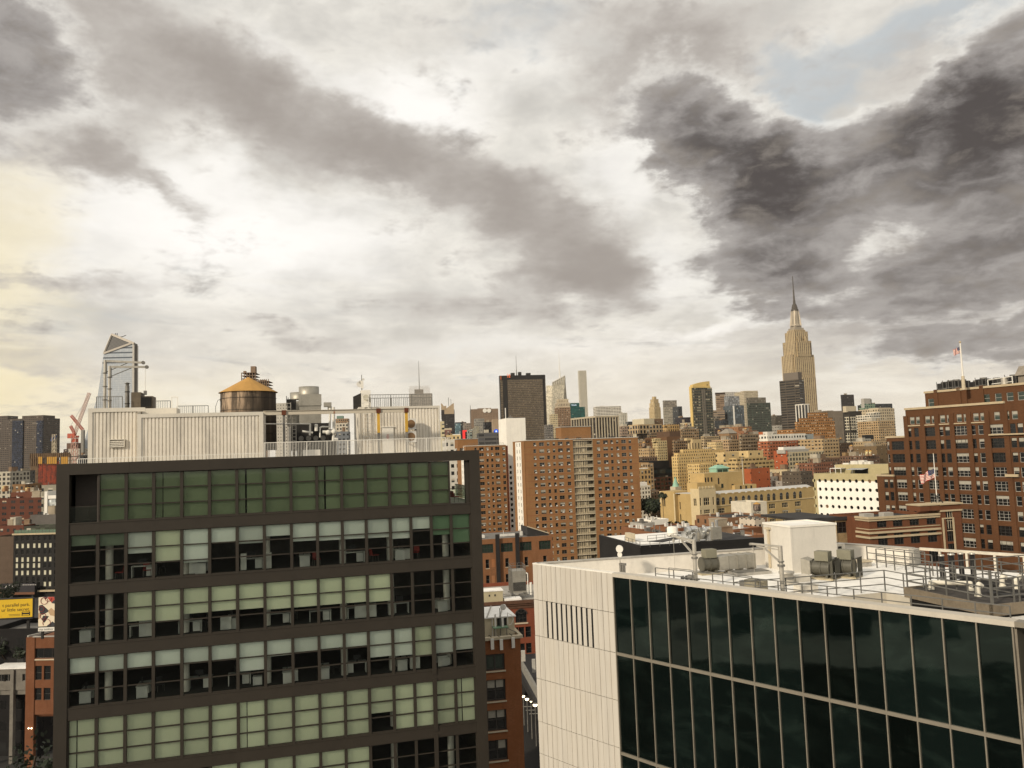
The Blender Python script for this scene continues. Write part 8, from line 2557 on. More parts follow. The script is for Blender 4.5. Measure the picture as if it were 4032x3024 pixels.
xx, zz_ = sf(665, 490, 30)
t = thing('copper_spirelet', 'small pale green copper spirelet behind the left wing of the yellow school', 'spire', SF.world(sf(665, 490, 45)[0], 45, 0), SF.ang)
h0, h1 = sf(665, 500, 45)[1], sf(662, 360, 45)[1]
part('spire', MB().cyl((0, 0, h0), (0, 0, h1), 2.1, .2, 8), M_VERD, t)
part('base', MB().box(-2.4, 2.4, -2.4, 2.4, 0, h0), M_STONE, t)

# ------------------------------------------------------------------ low blocks between the white roof and the school
def lowblk(label, Z, xL, xC, xR, yT, y, m, ang=24, dep=None, name='low_building', roofm=None, group=None, bulk=0, par=.6, tank=False):
 return bld(label, Z, xL, xC, xR, yT, y, None, ang, dep, name, 'building', group, (), bulk, roofm, par, m, tank)


BR_L = brick('low brown brick', (.22, .10, .05), (.18, .1, .06), .4, .13, .4, .25)
# black clad building with the white roof
g = B(Z4, -95, 150, 1960, 1388, 150, 14, 20)
root = froot('black_clad_building', g.f, 'long black metal clad building with a white railed roof beyond the white parapet', 'building')
part('wall', MB().box(0, g.w, 0, 22, 0, g.z - .02), mat('black corrugated cladding', (.014, .013, .012), .6, .3, .3), root)
part('roof', MB().box(.4, g.w - .4, .5, 21.6, g.z - .019, g.z + .03), M_ROOFW, root)
fl_ = lambda x, yv, z: g.f.flat(*Z4(x, yv), z)
zz_ = g.z + .04
w0, w1 = fl_(150, 1385, zz_), fl_(700, 1340, zz_)
part('dark_roof', MB().add([(*fl_(*p, zz_), zz_) for p in ((260, 1300), (470, 1312), (790, 1250), (620, 1235))], [(0, 1, 2, 3)]).add([(*fl_(*p, zz_), zz_) for p in ((700, 1345), (1420, 1285), (1300, 1262), (760, 1310))], [(0, 1, 2, 3)]), M_ROOFD, root)
part('dark_roof', MB().box(g.w * .62, g.w - .5, 1, 21, g.z + .031, g.z + .05), M_ROOFD, root)
part('parapet', MB().box(-.02, g.w, -.05, .45, g.z - .3, g.z + .35).box(-.05, .4, .46, 21.9, g.z - .3, g.z + .35), mat('black corrugated cladding', (0, 0, 0)), root)
b = MB()
railing(b, [(*fl_(-70, 1312, zz_), zz_), (*fl_(150, 1390, zz_), zz_), (*fl_(720, 1347, zz_), zz_)], 1.1, .035, 2, 2.2)
railing(b, [(*fl_(260, 1300, zz_), zz_), (*fl_(1000, 1230, zz_), zz_)], 1.1, .035, 2, 2.2)
part('roof_railing', b, M_RAIL, root)
part('stair_house', MB().box(*sorted((fl_(0, 1300, zz_)[0], fl_(80, 1300, zz_)[0])), 9, 12, g.z, g.z + 1.6), M_STONE, root)
x, y_ = fl_(622, 1215, zz_)
t = thing('white_tank', 'round white tank on the black clad building roof', 'tank', g.f.world(x, y_, g.z), g.f.ang)
part('drum', MB().lathe((0, 0, 0), [(1.1, 0), (1.1, 1.7), (.9, 1.9), (0, 2.0)], 20), M_WHITE, t)
part('base_ring', MB().lathe((0, 0, 0), [(1.2, 0), (1.2, .15), (1.1, .16)], 20), M_DULL, t)
bright = mat('bright galvanised duct', (.62, .62, .60), .3, .12, 1.5, .85)
for n, (x, yv, s, lab) in enumerate(((960, 1120, 1.5, 'tall bright steel duct elbow, largest of the cluster on the black building'), (880, 1205, 1.2, 'bright steel duct elbow at the left of the cluster on the black building'), (960, 1240, 1.1, 'low bright duct mouth at the front of the cluster on the black building'),
         (1140, 1220, 1.25, 'upright bright duct to the right in the cluster on the black building'), (1170, 1120, 1.2, 'bright hooded duct at the back right of the cluster on the black building'))):
 q = fl_(x, 1290, zz_)
 t = thing('steel_duct', lab, 'duct', g.f.world(q[0], q[1], g.z), g.f.ang, 'bright steel ducts on the black building')
 h = max(1.5, (1290 - yv) / 3.687 / FPX * 155)
 part('riser', MB().cyl((0, 0, 0), (0, 0, h * .8), .42 * s, seg=14), bright, t)
 part('elbow', MB().tube([(0, 0, h * .7), (0, 0, h), (-.9 * s, -.3, h * 1.02)], .45 * s, 12), bright, t)
 part('cowl', MB().cyl((-.9 * s, -.3, h * 1.02), (-1.3 * s, -.4, h * .9), .46 * s, .62 * s, 14), bright, t)
for n, (x, yv, lab) in enumerate(((1060, 1255, 'small stand pipe rack left of centre on the black building'), (1250, 1240, 'grey fan box cluster at the right on the black building roof'))):
 q = fl_(x, 1290, zz_)
 t = thing('roof_unit', lab, 'roof unit', g.f.world(q[0], q[1], g.z), g.f.ang)
 part('casing', MB().box(-1, 1, -.6, .6, .4, 1.7 + n), M_GALV, t)
 part('stack', MB().cyl((.3, 0, 1.7 + n), (.3, 0, 3 + n), .3, seg=10).cyl((-.5, 0, 1.7 + n), (-.5, 0, 2.6 + n), .25, seg=10), bright, t)
 part('foot', MB().box(-.9, -.8, -.5, .5, 0, .4).box(.8, .9, -.5, .5, 0, .4), M_DULL, t)

lowblk('brown brick loft with a tan parapet in front of the school', Z4, None, 1415, 1990, 955, 300, facade((.24, .13, .07), (.06, .05, .04), 4.2, 3.8, .28, .42, pale=.35, palecol=(.55, .5, .42)), 26, 18, roofm=M_ROOFD)
bld('white flat topped box behind the dark wooden water tank', Z4, None, 1757, 1985, 728, 330, dict(wall=(.62, .57, .46), bay=9, floor=9, fx=.06, fz=.1), 26, 12, 'stair_house', bulk=0)
p, q, e = PT(*Z4(1850, 895), 298), PT(*Z4(1850, 758), 298), PT(*Z4(1902, 850), 298)
s_ = 298 / FPX / 3.687
wood_tank((p.x, p.y, p.z), 52 * s_, 92 * s_, 28 * s_, 'dark wooden water tank on iron legs in front of the yellow school', 48 * s_, (.42, .30, .10), 20, None, (.06, .045, .035))
lowblk('small brown brick block against the corner pavilion of the school', Z4, None, 1185, 1440, 1010, 310, BR_L, 26, 10)
lowblk('white painted house end with small windows right of the brown brick loft', Z4, None, 1815, 1960, 975, 285, facade((.55, .48, .38), (.03, .03, .03), 2.2, 3.2, .4, .5), 26, 8)
lowblk('long brown building below the brown brick loft', Z4, None, 1330, 1920, 1140, 230, BR_L, 26, 14, roofm=M_CONC)
lowblk('reddish low brick block left of the steel ducts', Z4, None, 712, 1050, 1105, 260, BR_L, 26, 14, roofm=M_ROOFG)
lowblk('small brown brick block beside the foot of the brick apartment tower', Z4, None, 190, 405, 1120, 290, BR_L, 26, 14, roofm=M_CONC)
lowblk('white plastered garden wall building below the big tree', Z4, None, 312, 560, 985, 330, M_WB, 26, 10, bulk=0)
lowblk('grey low roof with a white turret below the big tree', Z4, None, 172, 360, 1035, 310, M_CONC, 26, 8)
lowblk('dark low brick block between white tank and reddish block', Z4, None, 415, 720, 1175, 220, BR_L, 26, 10, roofm=M_ROOFD)
lowblk('cluttered white topped roof right of the steel ducts', Z4, None, 1360, 2000, 1245, 175, BR_L, 20, 14, roofm=M_ROOFW, bulk=2)
for n, x in enumerate((195, 240)):
 p = PT(*Z4(x, 1196), 285)
 t = thing('red_lamp', 'small glowing red lamp, %s of the two beside the brick apartment tower foot' % ('left' if not n else 'right'), 'lamp', (p.x, p.y, 0), 0, 'red lamps')
 part('post', MB().cyl((0, 0, 0), (0, 0, p.z), .08, seg=6), M_DARK, t)
 part('bulb', MB().ball((0, 0, p.z), .32 if n else .22, 10, 6), emis('red lamp glow', (1, .12, .05), 4), t)

# brick block with bays, behind the arched brick front
g = B(ZA, None, 120, 1345, 190, 222, 14, 26)
root = froot('brick_works', g.f, 'old brown brick works with wide multi pane windows above narrow ones', 'building')
BR_A = brick('patchy works brick', (.25, .115, .052), (.19, .11, .07), .4, .13, .55, .3)
fx = lambda x, yv: g.fx(x, yv)
cols = [(fx(x, 320)[0], 3.4, 4) for x in (285, 605, 915, 1228)]
z1_ = fx(915, 365)[1]
st_ = lambda ri, ci, ww, h, nx: dict(nx=nx, nz=2, fm=M_DFRAME, gm=M_GLASSG, blind=0 if rw.random() < .8 else .3, fw=.1)
lst = front_wall('front_wall', root, g.w, fx(300, 440)[1], g.z, cols, [(z1_, 2.4)], BR_A, .3, styles=st_)
c2 = [(fx(x, 560)[0], 1.0, 1) for x in (288, 610, 925, 1230)]
lst += front_wall('front_wall', root, g.w, 0, fx(300, 440)[1], c2, [(fx(925, 612)[1], 2.4), (fx(925, 870)[1], 2.4), (fx(925, 870)[1] - 4.3, 2.4), (fx(925, 870)[1] - 8.6, 2.4)], BR_A, .3, styles=lambda *a: dict(nx=1, nz=2, fm=M_DULL, sill=M_STONE))
place_windows(root, lst)
for x, yv in ((382, 570), (385, 840)):
 a, z = fx(x, yv)
 part('bricked_opening', MB().box(a - .45, a + .45, -.03, -.003, z - 1.1, z + 1.1), brick('new orange brick', (.38, .16, .065), stain=.1), root)
sides('wall', root, 0, g.w, 0, 18, 0, g.z, BR_A, roofm=M_ROOFG, par=.1)
for x in (452, 775):
 a, _ = fx(x, 400)
 part('black_flue', MB().box(a - .5, a + .5, -.7, -.01, 0, g.z + 1.2), mat('black flue steel', (.022, .02, .019), .6), root)
part('roof_vents', MB().box(g.w * .0, g.w * .14, 4, 6, g.z, g.z + .7).box(g.w * .36, g.w * .6, 5, 5.6, g.z, g.z + .6).box(g.w * .62, g.w * .65, 4, 4.6, g.z, g.z + 1.2).cyl((g.w * .39, 4, g.z), (g.w * .39, 4, g.z + 1.8), .06, seg=6), M_AC, root, kind='stuff')
part('sloped_skylight', MB().hull([(g.w * .69, 2, g.z), (g.w * .98, 2, g.z), (g.w * .98, 9, g.z), (g.w * .69, 9, g.z)], [(g.w * .69, 2, g.z + 2.6), (g.w * .98, 2, g.z + .4), (g.w * .98, 9, g.z + .4), (g.w * .69, 9, g.z + 2.6)]), M_ROOFD, root)
part('skylight_edge', MB().bar((g.w * .69, 1.9, g.z + 2.65), (g.w * .98, 1.9, g.z + .45), .25), M_STONE, root)

# arched red brick building
g = B(ZA, None, 150, 1500, 1225, 165, 10, 30)
root = froot('arched_brick_building', g.f, 'dark red brick building with a big arched window under a brown cornice', 'building')
BR_B = brick('deep red brick', (.21, .062, .032), (.15, .06, .04), .4, .13, .4, .3)
fx = g.fx
a0, za0 = fx(842, 1540)
wA = 2.35
cols = [(fx(x, 1660)[0], 1.15, 1) for x in (750, 845, 955, 650, 560)]
zc_ = fx(842, 1560)[1]
ks = lambda yv: fx(*[(yv[0] - 1850) * 4.1475, (yv[1] - 2080) * 4.1475])
zr1 = g.f.front(*ZK(505, 395))[1]
zr2 = g.f.front(*ZK(510, 550))[1]
lst = front_wall('front_wall', root, g.w, 0, zc_ - .6, cols, [(zr1, 2.1), (zr2, 2.0), (zr2 - 3.4, 2.0)], BR_B, .3, styles=lambda *a: dict(nx=1, nz=2, fm=M_DFRAME))
lst += front_wall('front_wall', root, g.w, zc_ - .6, g.z, [(a0, wA, 3)], [(za0, 1.7)], BR_B, .3, styles=lambda *a: dict(nx=3, nz=2, fm=M_DFRAME))
place_windows(root, lst)
n = 14
fan = [(a0 + wA / 2 * cos(math.pi * k / n), -.02, za0 + 1.7 + wA * .42 * sin(math.pi * k / n)) for k in range(n + 1)]
am = part('arch_window', MB().add(fan, [tuple(range(n + 1))]), M_GLASS, root)
b = MB()
for k in range(n):
 p, q = Vector(fan[k]), Vector(fan[k + 1])
 b.bar(p + Vector((0, -.04, 0)), q + Vector((0, -.04, 0)), .16)
for k in (3, 7, 11):
 b.bar((a0, -.05, za0 + 1.7), Vector(fan[k]) + Vector((0, -.03, 0)), .07)
part('arch_frame', b, M_DFRAME, am)
part('window_sill', MB().box(a0 - wA / 2 - .2, a0 + wA / 2 + .2, -.2, -.003, za0 - .25, za0), M_STONE, root)
part('cornice', MB().box(-.3, g.w, -.7, -.003, g.z - .5, g.z + .1).box(-.2, g.w, -.45, -.003, g.z - .9, g.z - .5).box(0, g.w, -.2, -.002, g.z - 1.5, g.z - .9), mat('dark brown cornice', (.10, .05, .03), .8), root)
sides('wall', root, 0, g.w, 0, 24, 0, g.z, BR_B, roofm=mat('pale gravel roof', (.34, .32, .28), .9, .25, .4))
# cooling tower and huts on its roof
Fl = lambda x, yv, z=None: g.f.flat(*ZA(x, yv), g.z if z is None else z)
q = Fl(690, 1090)
sc = 165 / FPX / 4.1475
t = thing('cooling_tower', 'tall ribbed steel cooling tower with a railed top on the arched brick building', 'cooling tower', g.f.world(q[0], 6.0, g.z), g.f.ang)
w_, h_ = 205 * sc * 1.15, 400 * sc
d_ = 4.2
part('casing', MB().box(0, w_, 0, d_, .5, h_), M_GALV, t)
part('louvre', MB().box(.15, w_ - .1, -.06, -.003, .9, h_ * .53), M_DARK, t)
for i in range(7):
 z = 1.0 + i * (h_ * .53 - 1) / 7
 part('louvre_blade', MB().box(.15, w_ - .1, -.12, -.065, z, z + .06), M_DULL, t)
for i in range(8):
 yy = d_ * i / 7
 part('rib', MB().box(-.12, -.003, yy - .06, yy + .06, .5, h_), M_DULL, t)
part('base_frame', MB().box(-.3, w_ + .3, -.3, .2, 0, .25).box(-.3, w_ + .3, d_, d_ + .3, 0, .25).box(0, .2, 0, d_, 0, .5).box(w_ - .2, w_, 0, d_, 0, .5), M_DULL, t)
b = MB()
railing(b, [(0, 0, h_), (w_, 0, h_), (w_, d_, h_), (0, d_, h_), (0, 0, h_)], 1.1, .03, 2, .9)
part('top_railing', b, M_RAIL, t)
part('pipe', MB().tube([(w_ + .3, -.3, .2), (w_ + .3, -.3, h_ - .6), (w_ + .1, .3, h_ - .5)], .12, 8).cyl((w_ + .9, -.6, 0), (w_ + .9, -.6, 2.6), .28, seg=12), PM, t)
b = MB()
railing(b, [(q[0] - 4, 2.5, g.z), (q[0] + w_ + 1, 2.5, g.z)], 1.0, .03, 2, 1.4)
solo('guard_railing', b, M_RAIL, 'thin railing in front of the ribbed cooling tower on the arched brick building', 'railing', (g.f.o.x, g.f.o.y, 0), g.f.ang)
a, zt = g.fx(222, 1040, 3)
c, zb2 = g.fx(525, 1200, 3)
t = thing('roof_hut', 'low cream metal hut with two small vents beside the ribbed cooling tower', 'roof hut', (g.f.o.x, g.f.o.y, 0), g.f.ang)
part('casing', MB().box(a - 3, c, 1.5, 4.5, g.z - .6, g.z + 1.9), mat('cream green hut', (.42, .37, .24), .7, .1, .6), t)
part('lid', MB().box(a - 3.1, c + .1, 1.4, 4.6, g.z + 1.9, g.z + 2.1), M_ROOFW, t)
for x in (320, 412):
 xx = g.fx(x, 1115, 1.5)[0]
 part('vent', MB().box(xx - .15, xx + .15, 1.47, 1.498, g.z + .9, g.z + 1.3), M_DARK, t)
solo('roof_slab', MB().box(c + .3, c + 3.8, 1.2, 4, g.z - .5, g.z + .25), M_ROOFW, 'bright white low slab between the cream hut and cooling tower', 'roof slab', (g.f.o.x, g.f.o.y, 0), g.f.ang)
solo('steel_stairs', MB().bar((a - 2, 8, g.z - .6), (c + 4, 5.5, g.z + .3), .5, .1).bar((a - 1, 7, g.z + 1.3), (a + 2, 7, g.z - .6), .1).bar((a, 7.3, g.z + 1.6), (a + 3, 7.3, g.z - .4), .1).bar((c, 8, g.z + 1.6), (c + 2, 7, g.z - .4), .1), M_STEEL, 'tangle of steel ramps and stair rails behind the cream hut', 'stairs', (g.f.o.x, g.f.o.y, 0), g.f.ang)

# narrow orange brick building beside the dark office
o = PT(*ZK(488, 395), 92)
NF = Frame(o, R(12))
nf = lambda x, yv, bk=0: NF.front(*ZK(x, yv), bk)
root = froot('orange_brick_building', NF, 'narrow orange brick building with paired windows beside the dark office', 'building')
BR_N = brick('warm orange brick', (.27, .102, .040), (.26, .13, .07), .22, .075, .35, .5)
zt = o.z
x0 = -9.0
rows_ = [(nf(250, yv)[1], h) for yv, h in ((715, 1.8), (1010, 2.4), (1300, 2.35), (1590, 2.3), (1880, 2.3))]
xc = nf(252, 900)[0]
lst = front_wall('front_wall', root, 0, 0, zt, [(xc, 2.2, 2), (xc - 4.2, 2.2, 2)], rows_, BR_N, .25, x0=x0, styles=lambda ri, ci, ww, h, nx: dict(nx=2, nz=1 if ri == 0 else 2, fm=M_DFRAME, gm=M_GLASSG if ri == 0 else None, blind=0 if ri == 0 else (.42 if ri != 3 else 0), fw=.2, sill=M_STONE))
place_windows(root, lst)
w4 = [w for w in root.children if w.name.startswith('window')]
xx = nf(322, 1440)
part('half_blind', MB().box(xc + .12, xc + .95, .20, .215, rows_[3][0] + 1.25, rows_[3][0] + 2.2), M_BLIND, root)
for zb, h in rows_:
 part('brick_panel', MB().box(xc - 1.1, xc + 1.1, -.03, -.003, zb - .95, zb - .35), BR_N, root)
sides('wall', root, x0, 0, 0, 14, 0, zt, BR_N, roofm=mat('pale gravel roof', (.34, .32, .28)), par=.15)
part('coping', MB().box(x0, .25, -.25, .3, zt, zt + .3).box(-.1, .25, .3, 9, zt, zt + .3), M_STONE, root)
# lift house with ribbed white roof, antennas
a, zq = nf(205, 205, 1.6)
c, _ = nf(430, 190, 1.6)
t = thing('lift_house', 'cream lift house with a white ribbed roof on the orange brick building', 'lift house', (o.x, o.y, 0), NF.ang)
part('wall', MB().box(a - 5, c, 1.6, 7.5, zt, zq - .02), mat('cream stucco', (.55, .48, .34), .85, .12, .6, 0, .3), t)
part('roof', MB().box(a - 5.2, c + .15, 1.35, 7.7, zq, zq + .12), M_ROOFW, t)
for i in range(5):
 part('roof_rib', MB().bar((a - 5.0 + i * 1.5, 1.4, zq + .17), (a - 3.4 + i * 1.5, 7.6, zq + .17), .12), M_CONC, t)
part('downpipe', MB().bar((a + .1, 1.52, zt), (a + .1, 1.52, zq), .1).bar((a + .5, 1.52, zt), (a + .5, 1.52, zq), .08), M_WHITE, t)
part('recess_shade_sheet', MB().box(c - 2.0, c - .9, 1.55, 1.598, zt + .9, zq - .1), M_DARK, t)  # dark sheet on the flat wall paints a shaded recess
for n, (x, yv, lab) in enumerate(((218, 455, 'left of the three panel antennas on the brick parapet'), (305, 460, 'middle of the three panel antennas on the brick parapet'), (420, 440, 'right of the three panel antennas on the brick parapet'))):
 xx, z = nf(x, yv, -.4)
 t = thing('panel_antenna', 'white ' + lab, 'antenna', NF.world(xx, -.4, z - .6), NF.ang, 'panel antennas on the orange brick building')
 part('panel', MB().box(-.17, .17, -.1, .06, 0, 1.15), M_WHITE, t)
 part('bracket', MB().box(-.06, .06, .06, .38, .2, .26).box(-.06, .06, .06, .38, .85, .9), M_DARK, t)
 part('cable', MB().tube([(0, .3, 1.0), (-.1, .3, 1.35), (-.3, .5, 1.45)], .04, 6), M_DARK, t)
xx, z = nf(290, 110, 1.0)
t = thing('dish_antenna', 'small white dish on a thin pole over the lift house corner', 'antenna', NF.world(xx, 1.0, zt), NF.ang)
part('pole', MB().cyl((0, 0, 0), (0, 0, z - zt), .05, seg=8), M_DULL, t)
part('dish', MB().lathe((0, 0, 0), [(0, 0), (.01, .01)], 8).cyl((.35, -.1, z - zt + .1), (.5, .12, z - zt + .1), .34, .3, 16), M_WHITE, t)
t = thing('antenna_platform', 'green antenna platform with white cables at the lift house corner', 'platform', NF.world(nf(300, 300, .9)[0], .7, zt), NF.ang)
zq_ = nf(300, 290, .8)[1] - zt
part('deck', MB().box(-.9, .8, -.3, .7, zq_ - .1, zq_), mat('green platform', (.16, .26, .17), .7), t)
part('support', MB().box(-.8, -.72, 0, .1, 0, zq_ - .1).box(.6, .68, 0, .1, 0, zq_ - .1).bar((.3, 0, zq_), (1.8, .2, .4), .08), M_DULL, t)
part('antenna_tube', MB().cyl((-.6, .2, zq_), (-.6, .2, zq_ + 1.4), .1, seg=12).box(.1, .32, 0, .2, zq_, zq_ + .9), M_WHITE, t)
part('cable', MB().tube([(.9, .1, zq_ + 1.4), (1.3, .1, zq_ + 1.2), (1.45, .1, zq_ + .7), (1.2, .1, zq_ + .2), (.9, .1, zq_ + .1)], .035, 6).tube([(.8, .1, zq_ + 1.5), (.8, .1, zq_ + .2)], .04, 6), M_WHITE, t)

# street, lamps, elevated walkway between the brick and the white building
st = MB()
q = [ATZ(*ZK(x, yv), 8.0) for x, yv in ((300, 760), (900, 1000), (1100, 2200), (300, 2200))]
solo('street', MB().add([(p.x, p.y, 8.0) for p in q], [(0, 1, 2, 3)]), mat('street asphalt', (.016, .015, .014), .9, .25, .2), 'dark street seen in the gap beside the white building', 'street', kind='structure')
b = MB()
for i, (x, yv) in enumerate(((515, 1065), (540, 1100), (575, 1135))):
 p = ATZ(*ZK(x, yv), 8.01)
 b.box(p.x, p.x + 5, p.y, p.y + .12, 8.005, 8.01)
solo('street_markings', b, M_WHITE, 'thin pale parking lines on the dark street', 'road markings', kind='structure')
p0, p1 = PT(*ZK(490, 622), 140), PT(*ZK(700, 850), 118)
d = (p1 - p0)
t = thing('elevated_walkway', 'pale grey elevated rail viaduct edge running behind the white building corner', 'viaduct', (p0.x, p0.y, 0))
p1e = p0 + d * 2.2
L0, L1 = Vector((-d.x * .6, -d.y * .6, p0.z - d.z * .0)), Vector((p1e.x - p0.x, p1e.y - p0.y, p0.z))
off = Vector((-d.y, d.x, 0)).normalized()
if off.x < 0: off = -off
part('parapet', MB().hull([L0 - Vector((0, 0, 1.3)), L1 - Vector((0, 0, 1.3)), L1 + off * .4 - Vector((0, 0, 1.3)), L0 + off * .4 - Vector((0, 0, 1.3))], [L0, L1, L1 + off * .4, L0 + off * .4]), mat('worn grey walkway', (.20, .19, .165), .85), t)
part('deck', MB().hull([L0 - Vector((0, 0, 3.4)), L1 - Vector((0, 0, 3.4)), L1 + off * 9 - Vector((0, 0, 3.4)), L0 + off * 9 - Vector((0, 0, 3.4))], [L0 - Vector((0, 0, 2.2)), L1 - Vector((0, 0, 2.2)), L1 + off * 9 - Vector((0, 0, 2.2)), L0 + off * 9 - Vector((0, 0, 2.2))]), M_DARK, t)
part('post', MB().bar((0.5, 0, p0.z), (.5, 0, p0.z + 1.7), .7).bar((2.2, -1.5, p0.z - 1.5), (2.2, -1.5, p0.z + .6), .6), M_CONC, t)
part('support', MB().box(-.5, .5, 3, 4, 0, p0.z - 3.4).box(10, 11, -12, -11, 0, p0.z - 3.4), M_DARK, t)
lampm = emis('street lamp glow', (1.0, .80, .52), 9)
for n, (x, yv, r) in enumerate(((518, 962, .24), (553, 990, .28), (592, 1013, .14), (632, 1046, .30))):
 p = PT(*ZK(x, yv), 128 - n * 3)
 t = thing('street_lamp', ('lit street lamp farthest along the gap beside the white building', 'lit street lamp second farthest in the gap beside the white building', 'dim small street lamp between two bright ones beside the white building', 'lit street lamp nearest the white building wall')[n], 'street lamp', (p.x, p.y, 8), 0, 'street lamps in the gap')
 p.z -= 8
 part('post', MB().cyl((0, 0, 0), (0, 0, p.z - r * .4), .09, .06, 8), M_DULL, t)
 part('globe', MB().ball((0, 0, p.z), r, 12, 8, sz=.75), lampm, t)
 part('hood', MB().lathe((0, 0, p.z), [(r * .9, r * .35), (r * .5, r * .85), (0, r * .95)], 12), M_DULL, t)

# ------------------------------------------------------------------ lower left corner
# black hotel with white windows
g = B(ZB, None, 95, 420, 42, 320, -6, 16)
root = froot('black_hotel', g.f, 'black building with a scattered grid of small pale windows and a cream cornice', 'hotel')
fx = g.fx
wc = [fx(x, 120)[0] for x in (117, 155, 193, 235, 270, 312, 347, 385)]
lst, rects = [], []
palem = mat('pale window blind', (.52, .50, .38), .8, .1, 1)  # pale blind colour, no glow
pat = ['kkkkkkkk', 'wwwwwwwk', 'kkkkkkkk', 'wwwwwwwk', 'wwwwwkkk', 'wwwwwwwk', 'kkkkkkkk', 'kkkkkwwk', 'kkkkkkkk']
rws_ = [fx(200, yv)[1] for yv in (86, 138, 180, 233, 275, 325, 370, 405, 450)]
wmk = {c: win_mesh(1.15, 1.85, 1, 1, fm=M_DFRAME, gm=(palem if c == 'w' else M_GLASS)) for c in 'wk'}
lst = front_wall('front_wall', root, g.w, 0, g.z, [(x, 1.15, 1) for x in wc], [(z, 1.85) for z in rws_], mat('black render', (.014, .013, .012), .8, .2, .3), .2, styles=lambda *a: dict(nx=1, nz=1))
lst = [(wmk[pat[i // 8][i % 8]], l, r_) for i, (m_, l, r_) in enumerate(lst)]
place_windows(root, lst)
sides('wall', root, 0, g.w, 0, 14, 0, g.z, mat('black render', (.014, .013, .012)))
part('cornice', MB().box(-.3, g.w, -.6, -.003, g.z - .3, g.z + .3), M_TRIM, root)
z = fx(330, 425)[1]
part('canopy', MB().box(fx(278, 425)[0], g.w, -1.6, -.01, z - .5, z), M_TRIM, root)
b = MB()
railing(b, [(-1, 1.5, g.z), (g.w, 1.5, g.z)], 1.5, .04, 2, 1.5)
bl_ = part('balustrade_frame', b, M_RAIL, root)
part('balustrade_glass', MB().box(-1, g.w, 1.6, 1.63, g.z, g.z + 1.35), mat('green balustrade glass', (.12, .19, .13), .2, .1, .3), bl_)
g2 = bld('glass walled roof storey on top of the black building', ZL, None, 315, 800, 1570, 328, dict(wall=(.05, .05, .04), bay=2, floor=4, fx=.88, fz=.85, glass=(.07, .085, .055)), -6, 8, 'roof_storey', bulk=0)
x0, z1_ = fx(45, 375)
x1, z0_ = fx(276, 448)
t = thing('dark_billboard', 'dark billboard with small pale symbols below the black building', 'billboard', g.f.world(x0, -3, 0), g.f.ang)
part('panel', MB().box(0, x1 - x0, 0, .3, z0_, z1_), mat('dark poster', (.022, .02, .024), .6), t)
part('strip', MB().box(0, x1 - x0, -.05, -.003, z0_, z0_ + .9), mat('brown strip', (.14, .06, .03), .7), t)
b = MB()
for i, x in enumerate((82, 128, 155)):
 a_, z = fx(x, 398, )
 b.cyl((a_ - x0, -.05, z), (a_ - x0, -.01, z), .55, seg=8)
for i in range(16):
 b.box(3.4 + i * .72, 3.4 + i * .72 + .5, -.05, -.01, z1_ - .75, z1_ - .45)
part('symbols', b, mat('pale print', (.4, .38, .36), .7), t)
part('post', MB().box(1, 1.4, .3, .7, 0, z1_ - .2).box(x1 - x0 - 1.4, x1 - x0 - 1, .3, .7, 0, z1_ - .2), M_DARK, t)
# yellow billboard
y = 150
p0, p1 = PT(0, 2356, y), PT(130, 2441, y)
pl = PT(129, 2356, y)
ql = PT(*ZB(228, 612), y)
w_, h_ = 14.0, pl.z - ql.z
rzb = R(4)
t = thing('yellow_billboard', 'yellow billboard reading parallel park and little secret at the left edge', 'billboard', (pl.x, pl.y, 0), rzb)
part('panel', MB().box(-w_, 0, 0, .3, ql.z, pl.z), mat('yellow poster', (.62, .40, .02), .6, .06, .3), t)
M_INKB = mat('black ink', (.01, .01, .01), .6, .1)
for s_, z, al in (('t parallel park.', pl.z - h_ * .40, 1), ('ur little secret.', pl.z - h_ * .655, 1)):
 lettering(s_, h_ * .255, t, (-.45, -.012, z), (R(90), 0, 0), M_INKB, 'lettering', 'RIGHT', .004)
part('logo', MB().box(-1.9, -.45, -.02, -.003, ql.z + h_ * .08, ql.z + h_ * .30), M_INKB, t)
part('logo_inset', MB().box(-1.75, -.6, -.026, -.021, ql.z + h_ * .235, ql.z + h_ * .275).box(-1.75, -.6, -.026, -.021, ql.z + h_ * .10, ql.z + h_ * .15), mat('yellow poster', (.62, .4, .02)), t)
part('small_print', MB().box(-4.2, -2.2, -.02, -.003, ql.z + h_ * .15, ql.z + h_ * .19).box(-4.1, -2.2, -.02, -.003, ql.z + h_ * .09, ql.z + h_ * .12), mat('faded print', (.30, .20, .02), .7), t)
part('frame', MB().box(-w_, .15, -.05, .35, pl.z, pl.z + .18).box(-w_, .15, -.3, .35, ql.z - .3, ql.z).box(.0, .15, -.05, .35, ql.z, pl.z), M_DARK, t)
part('post', MB().box(-1.2, -.8, .35, .8, 0, pl.z).box(-7, -6.6, .35, .8, 0, pl.z), M_DARK, t)
